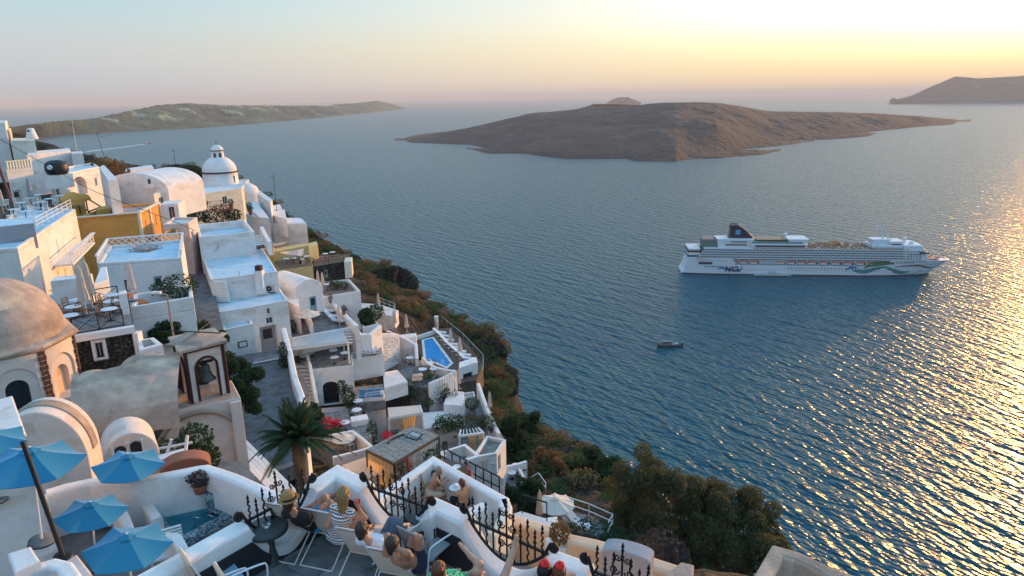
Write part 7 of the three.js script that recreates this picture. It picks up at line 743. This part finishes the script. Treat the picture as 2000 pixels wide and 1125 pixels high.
/* ---------- people ---------- */
function sdfMesh(bones, k, res, pad = .04) { // tapered capsules joined smoothly: [ax, ay, az, ra, bx, by, bz, rb]
  const lo = V(1e9, 1e9, 1e9), hi = V(-1e9, -1e9, -1e9); for (const b of bones) { for (const [o, r] of [[0, b[3]], [4, b[7]]]) { lo.min(V(b[o] - r, b[o + 1] - r, b[o + 2] - r)); hi.max(V(b[o] + r, b[o + 1] + r, b[o + 2] + r)); } }
  const c = lo.clone().add(hi).multiplyScalar(.5), S = Math.max(hi.x - lo.x, hi.y - lo.y, hi.z - lo.z) / 2 + pad + .02, mc = new MarchingCubes(res, M.white, false, false, 60000), half = res / 2; mc.isolation = 0; let i = 0;
  for (let z = 0; z < res; z++) for (let y = 0; y < res; y++) for (let x = 0; x < res; x++, i++) {
    const px = c.x + (x - half) / half * S, py = c.y + (y - half) / half * S, pz = c.z + (z - half) / half * S; let d = 9;
    for (const b of bones) { const ex = b[4] - b[0], ey = b[5] - b[1], ez = b[6] - b[2], L = ex * ex + ey * ey + ez * ez || 1e-9, t = Math.max(0, Math.min(1, ((px - b[0]) * ex + (py - b[1]) * ey + (pz - b[2]) * ez) / L)), q = Math.hypot(px - b[0] - ex * t, py - b[1] - ey * t, pz - b[2] - ez * t) - lerp(b[3], b[7], t), h = Math.max(0, Math.min(1, .5 + .5 * (d - q) / k)); d = lerp(d, q, h) - k * h * (1 - h); }
    mc.field[i] = -d;
  }
  mc.update(); const n = mc.count, g = new THREE.BufferGeometry(), p = new Float32Array(n * 3); for (let j = 0; j < n; j++) { p[j * 3] = mc.positionArray[j * 3] * S + c.x; p[j * 3 + 1] = mc.positionArray[j * 3 + 1] * S + c.y; p[j * 3 + 2] = mc.positionArray[j * 3 + 2] * S + c.z; }
  g.setAttribute('position', new THREE.BufferAttribute(p, 3)); g.setAttribute('normal', new THREE.BufferAttribute(mc.normalArray.slice(0, n * 3), 3)); const nn = g.attributes.normal; for (let j = 0; j < n; j++) { const v = V().fromBufferAttribute(nn, j).normalize(); nn.setXYZ(j, v.x, v.y, v.z); } return g;
}
const skinA = std({ color: C(.46, .23, .14), roughness: .6 }), skinB = std({ color: C(.40, .19, .11), roughness: .6 }), skinC = std({ color: C(.55, .30, .20), roughness: .6 });
const zigzag = std({ roughness: .95, map: rep(tex(128, (u, v) => { const w = (v * 4) % 1, z = Math.abs(((u * 8) % 1) - .5) * .3; const on = Math.abs(w - .3 - z) < .09; const band = w > .78; return on ? [.20, .14, .2] : band ? [.3, .36, .5] : [.86, .84, .82]; }, true), .4) });
const hawaii = std({ roughness: .9, map: rep(tex(128, (u, v) => { const n = fbm(u * 10, v * 10, 7, 3, 10); return n > .56 ? [.1, .75, .6] : n > .48 ? [.75, .9, .7] : [.1, .5, .22]; }, true), .3) });
function person(label, j, o) {
  const W = (a) => Array.isArray(a) ? G(...a) : a.clone(), f = o.face.clone().setY(0).normalize(), side = f.clone().cross(V(0, 1, 0)).normalize(), J = {}; for (const k in j) J[k] = W(j[k]); const s = o.s ?? 1;
  const spine = J.neck.clone().sub(J.pelvis).normalize(); J.chest ??= J.pelvis.clone().lerp(J.neck, .68); J.shR ??= J.neck.clone().addScaledVector(side, .17 * s).addScaledVector(spine, -.055); J.shL ??= J.neck.clone().addScaledVector(side, -.17 * s).addScaledVector(spine, -.055); J.hipR ??= J.pelvis.clone().addScaledVector(side, .095 * s); J.hipL ??= J.pelvis.clone().addScaledVector(side, -.095 * s);
  const fix = (a, b, L) => { const d = b.clone().sub(a), l = d.length(); if (l > L * 1.12 || l < L * .8) b.copy(a).addScaledVector(d.normalize(), L); }; for (const q of ['R', 'L']) { fix(J['sh' + q], J['el' + q], .29 * s); fix(J['el' + q], J['ha' + q], .25 * s); fix(J['hip' + q], J['kn' + q], .44 * s); fix(J['kn' + q], J['an' + q], .42 * s); J['to' + q] ??= J['an' + q].clone().addScaledVector(o.toe ?? f, .17 * s).add(V(0, -.05, 0)); }
  fix(J.neck, J.head, .20 * s); const B = (a, ra, b, rb, d = 0) => [a.x, a.y, a.z, ra * s + d, b.x, b.y, b.z, rb * s + d];
  const torso = (d) => [B(J.pelvis, .125, J.chest, .12, d), B(J.chest.clone().addScaledVector(side, .05), .115, J.chest.clone().addScaledVector(side, -.05), .115, d), B(J.shR, .06, J.shL, .06, d), B(J.hipR, .10, J.hipL, .10, d)], thigh = (q, d) => B(J['hip' + q], .092, J['kn' + q], .06, d), calf = (q, d) => B(J['kn' + q], .06, J['an' + q], .038, d), upper = (q, d) => B(J['sh' + q], .055, J['el' + q], .042, d), fore = (q, d) => B(J['el' + q], .043, J['ha' + q], .028, d);
  const bones = [...torso(0), B(J.neck, .055, J.head, .055)]; for (const q of ['R', 'L']) bones.push(thigh(q, 0), calf(q, 0), upper(q, 0), fore(q, 0), B(J['an' + q], .04, J['to' + q], .03));
  const parts = [sdfMesh(bones, .035, o.res ?? 58)];
  { // head with nose, jaw, brow and ears
    const h = J.head.clone().addScaledVector(V(0, 1, 0), .03), lf = (o.look ?? f).clone().normalize(), ls = lf.clone().cross(V(0, 1, 0)).normalize(), at2 = (x, y, z) => h.clone().addScaledVector(ls, x).addScaledVector(lf, z).add(V(0, y, 0)); const H = (a, ra, b, rb) => B(a, ra, b, rb);
    parts.push(sdfMesh([H(at2(0, .05, -.02), .088, at2(0, .02, .01), .085), H(at2(0, -.05, .04), .055, at2(0, -.075, .055), .038), H(at2(0, .01, .088), .012, at2(0, -.03, .108), .016), H(at2(.085, -.01, -.01), .014, at2(.088, .025, -.018), .018), H(at2(-.085, -.01, -.01), .014, at2(-.088, .025, -.018), .018), H(at2(-.03, .028, .082), .012, at2(.03, .028, .082), .012), H(at2(-.02, -.062, .085), .010, at2(.02, -.062, .085), .010)], .02, 36, .02)); J.h = h; J.at2 = at2; }
  for (const q of ['R', 'L']) { const w = J['ha' + q], d = w.clone().sub(J['el' + q]).normalize(), n = side.clone().multiplyScalar(q === 'R' ? -1 : 1).cross(d).normalize(), ac = d.clone().cross(n).normalize(), pt = (a, b, c) => w.clone().addScaledVector(d, a).addScaledVector(ac, b).addScaledVector(n, c), F = [B(w, .028, pt(.05, 0, 0), .03), B(pt(.05, -.026, 0), .018, pt(.075, -.028, 0), .014), B(pt(.05, .026, 0), .018, pt(.075, .028, 0), .014)]; [[-.033, .060], [-.011, .072], [.011, .068], [.033, .052]].forEach(([y, L]) => F.push(B(pt(.08, y, 0), .0095, pt(.08 + L * .55, y * 1.08, .012), .009), B(pt(.08 + L * .55, y * 1.08, .012), .009, pt(.08 + L, y * 1.1, .036), .0075))); F.push(B(pt(.02, .036, .01), .012, pt(.05, .062, .024), .010), B(pt(.05, .062, .024), .010, pt(.08, .066, .036), .008)); parts.push(sdfMesh(F, .008, 32, .01)); }
  const g = thing('person', label, 'person'); mesh('body', parts, o.skin ?? skinA, g);
  if (o.top) { const T = torso(.016); if (o.sleeve !== 0) for (const q of ['R', 'L']) { const e = J['sh' + q].clone().lerp(J['el' + q], o.sleeve ?? .6); T.push(B(J['sh' + q], .062, e, .056, .01)); } mesh('shirt', metres(sdfMesh(T, .035, 52)), o.top, g); }
  if (o.bottom) { const T = [B(J.hipR, .11, J.hipL, .11, .014), B(J.pelvis, .13, J.pelvis.clone().lerp(J.chest, .2), .125, .012)]; for (const q of ['R', 'L']) { const e = J['hip' + q].clone().lerp(J['kn' + q], Math.min(1, o.leg ?? .6)); T.push(B(J['hip' + q], .098, e, .078, .012)); if ((o.leg ?? .6) > 1) T.push(B(J['kn' + q], .068, J['an' + q], .055, .01)); } mesh('trousers', metres(sdfMesh(T, .03, 52)), o.bottom, g); }
  if (o.hair) { const a = J.at2, T = [B(a(0, .062, -.028), .096, a(0, .075, .0), .092), B(a(0, .0, -.05), .075, a(0, -.05, -.055), .055)]; if (o.long) { T.push(B(a(0, .02, -.06), .085, a(0, -o.long, -.085), .055), B(a(.05, .0, -.03), .055, a(.05, -o.long * .8, -.06), .03), B(a(-.05, 0, -.03), .055, a(-.05, -o.long * .8, -.06), .03)); } mesh('hair', metres(sdfMesh(T, .02, 36, .02)), o.hair, g); }
  (o.extra || []).forEach((fn) => fn(g, J)); return settle(g);
}
const strand = tex(128, (u, v) => .5 * vnoise(u * 64, v * 4, 3, 64) + .5 * vnoise(u * 24, v * 8, 9, 24)), hb = { bumpMap: rep(strand, .3), bumpScale: .02, map: rep(tex(64, (u, v) => .65 + .35 * vnoise(u * 32, v * 4, 3, 32), true), .25) };
const hairBlonde = std({ ...hb, color: C(.42, .24, .08), roughness: .55 }), hairBrown = std({ ...hb, color: C(.06, .03, .018), roughness: .5 }), hairBlack = std({ ...hb, color: C(.012, .010, .010), roughness: .45 }), hairRed = std({ ...hb, color: C(.20, .05, .015), roughness: .5 }), hairGrey = std({ ...hb, color: C(.4, .36, .33), roughness: .6 }), black = std({ color: C(.012, .012, .014), roughness: .95 }), jeans = std({ color: C(.09, .12, .17), roughness: .95 }), navyCloth = std({ color: C(.02, .025, .05), roughness: .95 }), cyan = std({ color: C(.03, .30, .52), roughness: .9 }), khaki = std({ color: C(.42, .34, .24), roughness: .95 });
const outF = faceOut, near = (p, x, y, d) => G(p[0] + x, p[1] + y, d);
person('man in a straw hat and black shirt reclining with blue shorts', { head: [566, 988, 5.86], neck: [576, 1004, 6.02], pelvis: [614, 1022, 6.58], elR: [604, 1030, 6.42], haR: [618, 1004, 6.2], elL: [584, 1000, 6.25], haL: [606, 988, 6.12], knR: [642, 982, 6.25], anR: [668, 988, 6.75], knL: [634, 972, 6.22], anL: [662, 970, 6.75] }, { face: outF, top: black, bottom: cyan, hair: hairBrown, skin: skinB, extra: [(g, J) => { const h = J.h, hat = mesh('straw_hat', [lathe([[.001, .185], [.07, .18], [.10, .15], [.108, .08], [.11, .055]], 24), lathe([[.108, .06], [.15, .05], [.165, .055], [.15, .044], [.105, .05]], 24)].map((q) => q.rotateZ(.12).translate(h.x, h.y + .04, h.z)), std({ color: C(.34, .19, .07), roughness: .95 }), g); mesh('hat_band', [new THREE.CylinderGeometry(.112, .114, .035, 24, 1, true).rotateZ(.12).translate(h.x, h.y + .115, h.z)], black, hat); }] });
person('blonde woman in a patterned sleeveless top sipping from a red cup', { head: [673, 972, 5.74], neck: [670, 992, 5.93], pelvis: [660, 1046, 6.52], elR: [712, 1012, 6.12], haR: [697, 985, 5.84], elL: [640, 1026, 6.22], haL: [664, 1020, 6.3], knR: [706, 1014, 6.28], anR: [724, 1042, 6.82], knL: [682, 1006, 6.3], anL: [704, 1022, 6.9] }, { face: outF.clone().add(V(.2, 0, 0)), top: zigzag, sleeve: 0, bottom: zigzag, leg: .35, hair: hairBlonde, long: .2, skin: skinA, s: .95, extra: [(g, J) => { const h = J.haR; mesh('red_cup', [lathe([[.001, 0], [.03, .002], [.04, .09], [.036, .09], [.028, .01]], 14).translate(h.x, h.y + .03, h.z)], std({ color: C(.55, .05, .05), roughness: .4 }), g); }] });
person('person in grey jeans lying back with one knee bent and bare feet', { head: [712, 1046, 6.05], neck: [722, 1058, 6.18], pelvis: [756, 1066, 6.6], elR: [742, 1072, 6.4], haR: [756, 1060, 6.4], elL: [728, 1040, 6.3], haL: [746, 1044, 6.4], knR: [776, 1022, 6.2], anR: [792, 1050, 6.85], knL: [766, 1020, 6.3], anL: [778, 1030, 6.9] }, { face: outF, top: M.whiteTop, bottom: jeans, leg: 1.2, hair: hairBrown, skin: skinC });
person('dark haired sunbather with arms folded behind the head', { head: [768, 1070, 5.9], neck: [774, 1082, 6.05], pelvis: [806, 1102, 6.62], elR: [796, 1080, 5.86], haR: [776, 1072, 5.86], elL: [756, 1058, 5.9], haL: [764, 1064, 5.86], knR: [818, 1052, 6.2], anR: [834, 1084, 6.85], knL: [808, 1048, 6.25], anL: [826, 1066, 6.9] }, { face: outF, bottom: navyCloth, leg: .5, hair: hairBrown, skin: skinB });
person('sunbather in a bright green print shirt with one bare leg raised', { head: [858, 1122, 5.92], neck: [868, 1130, 6.06], pelvis: [912, 1140, 6.6], elR: [890, 1148, 6.4], haR: [912, 1130, 6.4], elL: [874, 1112, 6.3], haL: [892, 1116, 6.4], knR: [938, 1094, 6.1], anR: [908, 1076, 6.45], knL: [930, 1118, 6.25], anL: [944, 1138, 6.9], toR: [898, 1062, 6.3] }, { face: outF, top: hawaii, bottom: khaki, leg: .4, hair: hairRed, skin: skinC });
person('sunbather with a long bare leg stretched up onto the iron railing', { head: [920, 1190, 5.95], neck: [932, 1196, 6.1], pelvis: [970, 1180, 6.6], elR: [960, 1200, 6.4], haR: [976, 1180, 6.4], elL: [940, 1180, 6.4], haL: [960, 1170, 6.45], knR: [986, 1110, 6.02], anR: [1006, 1064, 5.85], knL: [990, 1150, 6.2], anL: [1006, 1150, 6.85], toR: [1009, 1048, 5.72] }, { face: outF, top: black, bottom: navyCloth, leg: .4, hair: hairBrown, skin: skinC });
const flowers = (dx) => [(g, J) => { const h = J.at2(dx, .16, -.02); const F = []; for (let i = 0; i < 9; i++) F.push(new THREE.SphereGeometry(.035, 8, 6).scale(1, .7, 1).translate(h.x + Math.cos(i * 2.4) * .035 * (i ? 1 : 0), h.y + .012 * (i % 3), h.z + Math.sin(i * 2.4) * .035 * (i ? 1 : 0))); mesh('hair_flower', F, std({ color: C(.72, .015, .02), roughness: .7 }), g); }];
person('black haired person with a red flower in the hair', { head: [1064, 1124, 5.95], neck: [1062, 1140, 6.12], pelvis: [1060, 1190, 6.62], elR: [1084, 1170, 6.4], haR: [1080, 1150, 6.4], elL: [1036, 1170, 6.4], haL: [1050, 1150, 6.4], knR: [1080, 1150, 6.4], anR: [1090, 1160, 6.95], knL: [1064, 1150, 6.4], anL: [1070, 1160, 6.95] }, { face: outF, top: black, bottom: navyCloth, hair: hairBlack, skin: skinC, extra: flowers(0) }); person('red haired person with a red bow in the hair', { head: [1092, 1128, 5.95], neck: [1092, 1144, 6.12], pelvis: [1092, 1192, 6.62], elR: [1116, 1172, 6.4], haR: [1110, 1152, 6.4], elL: [1070, 1172, 6.4], haL: [1082, 1152, 6.4], knR: [1112, 1152, 6.4], anR: [1120, 1164, 6.95], knL: [1096, 1152, 6.4], anL: [1104, 1164, 6.95] }, { face: outF, top: M.peach, bottom: navyCloth, hair: hairRed, skin: skinC, extra: flowers(.01) });
{ const tb = G(878, 955, dV); const mF = tb.clone().sub(G(842, 962, dV)).normalize(), wF = tb.clone().sub(G(906, 976, dV)).normalize();
  person('shirtless man in pale shorts eating at the dark dining table', { head: [858, 922, 10.78], neck: [852, 930, 10.94], pelvis: [840, 962, 11.48], elR: [862, 948, 11.2], haR: [872, 940, 11.2], elL: [850, 944, 11.2], haL: [866, 936, 11.18], knR: [866, 966, 11.46], anR: [866, 984, 11.92], knL: [856, 956, 11.44], anL: [858, 974, 11.92] }, { face: mF, bottom: khaki, leg: .75, skin: skinB, hair: hairGrey, res: 60 });
  person('woman in an orange top seated at the dark dining table', { head: [902, 946, 10.85], neck: [903, 956, 11.02], pelvis: [906, 984, 11.5], elR: [888, 968, 11.3], haR: [884, 958, 11.2], elL: [916, 968, 11.25], haL: [900, 958, 11.2], knR: [890, 976, 11.46], anR: [888, 990, 11.92], knL: [898, 970, 11.46], anL: [894, 984, 11.92] }, { face: wF, top: std({ color: C(.55, .24, .12), roughness: .9 }), sleeve: .3, bottom: black, leg: 1.2, hair: hairRed, skin: skinB, res: 60 });
  const hp = G(890, 952, 11.1), ho = thing('sun_hat', 'white sun hat lying on the dark dining table edge', 'hat', null, hp); mesh('crown', [lathe([[.001, .11], [.07, .1], [.09, 0]], 18)], M.whiteTop, ho); mesh('brim', [lathe([[.088, .012], [.2, -.01], [.2, 0], [.088, .024]], 22)], M.whiteTop, ho); }
person('person in a red vest standing at the walkway railing', { head: [911, 908, 15.25], neck: [911, 915, 15.42], pelvis: [914, 938, 15.95], elR: [922, 928, 15.7], haR: [920, 938, 15.8], elL: [902, 928, 15.7], haL: [906, 938, 15.8], knR: [918, 955, 16.35], anR: [918, 972, 16.75], knL: [912, 955, 16.35], anL: [912, 972, 16.75] }, { face: V(.5, 0, -.85), top: std({ color: C(.42, .08, .07), roughness: .9 }), sleeve: 0, bottom: khaki, leg: 1.2, hair: hairBlack, skin: skinC, res: 56 });
person('sunbather under the blue parasol with bare legs stretched out', { head: [158, 988, 11.9], neck: [172, 990, 12.0], pelvis: [204, 984, 12.25], elR: [190, 1000, 12.2], haR: [206, 996, 12.2], elL: [184, 976, 12.2], haL: [200, 972, 12.2], knR: [236, 974, 12.05], anR: [264, 962, 12.1], knL: [232, 968, 12.1], anL: [256, 960, 12.15], toR: [272, 950, 11.95] }, { face: V(.9, 0, -.4), bottom: navyCloth, leg: .5, hair: hairBrown, skin: skinC, res: 56 });
{ const p = G(196, 962, 12.2), o = thing('striped_towel', 'blue and white striped towel spread by the back wall', 'towel', null, p, .25); const L = []; mesh('cloth', [box(.9, .06, .55, 0, .2, 0)], std({ color: C(.03, .07, .24), roughness: 1 }), o); for (let i = 0; i < 4; i++) mesh('stripe', [box(.92, .064, .05, 0, .2, -.2 + i * .13)], M.whiteTop, o); mesh('lounger_base', [box(.95, .17, .6, 0, .08, 0)], M.whiteWood, o); }
person('waiter in a white shirt bending over a table of the roof bar', { head: [592, 503, dropAt(545, 528, 97) - 1.4], neck: [591, 505, dropAt(545, 528, 97) - 1.25], pelvis: [587, 508, dropAt(545, 528, 97) - .9], elR: [596, 509, dropAt(545, 528, 97) - 1.0], haR: [600, 511, dropAt(545, 528, 97) - .85], elL: [592, 510, dropAt(545, 528, 97) - 1.0], haL: [597, 512, dropAt(545, 528, 97) - .85], knR: [588, 513, dropAt(545, 528, 97) - .45], anR: [588, 518, dropAt(545, 528, 97)], knL: [585, 513, dropAt(545, 528, 97) - .45], anL: [585, 518, dropAt(545, 528, 97)] }, { face: V(1, 0, .1), top: M.whiteTop, bottom: black, leg: 1.2, hair: hairBlack, res: 44 });
renderer.render(scene, camera);
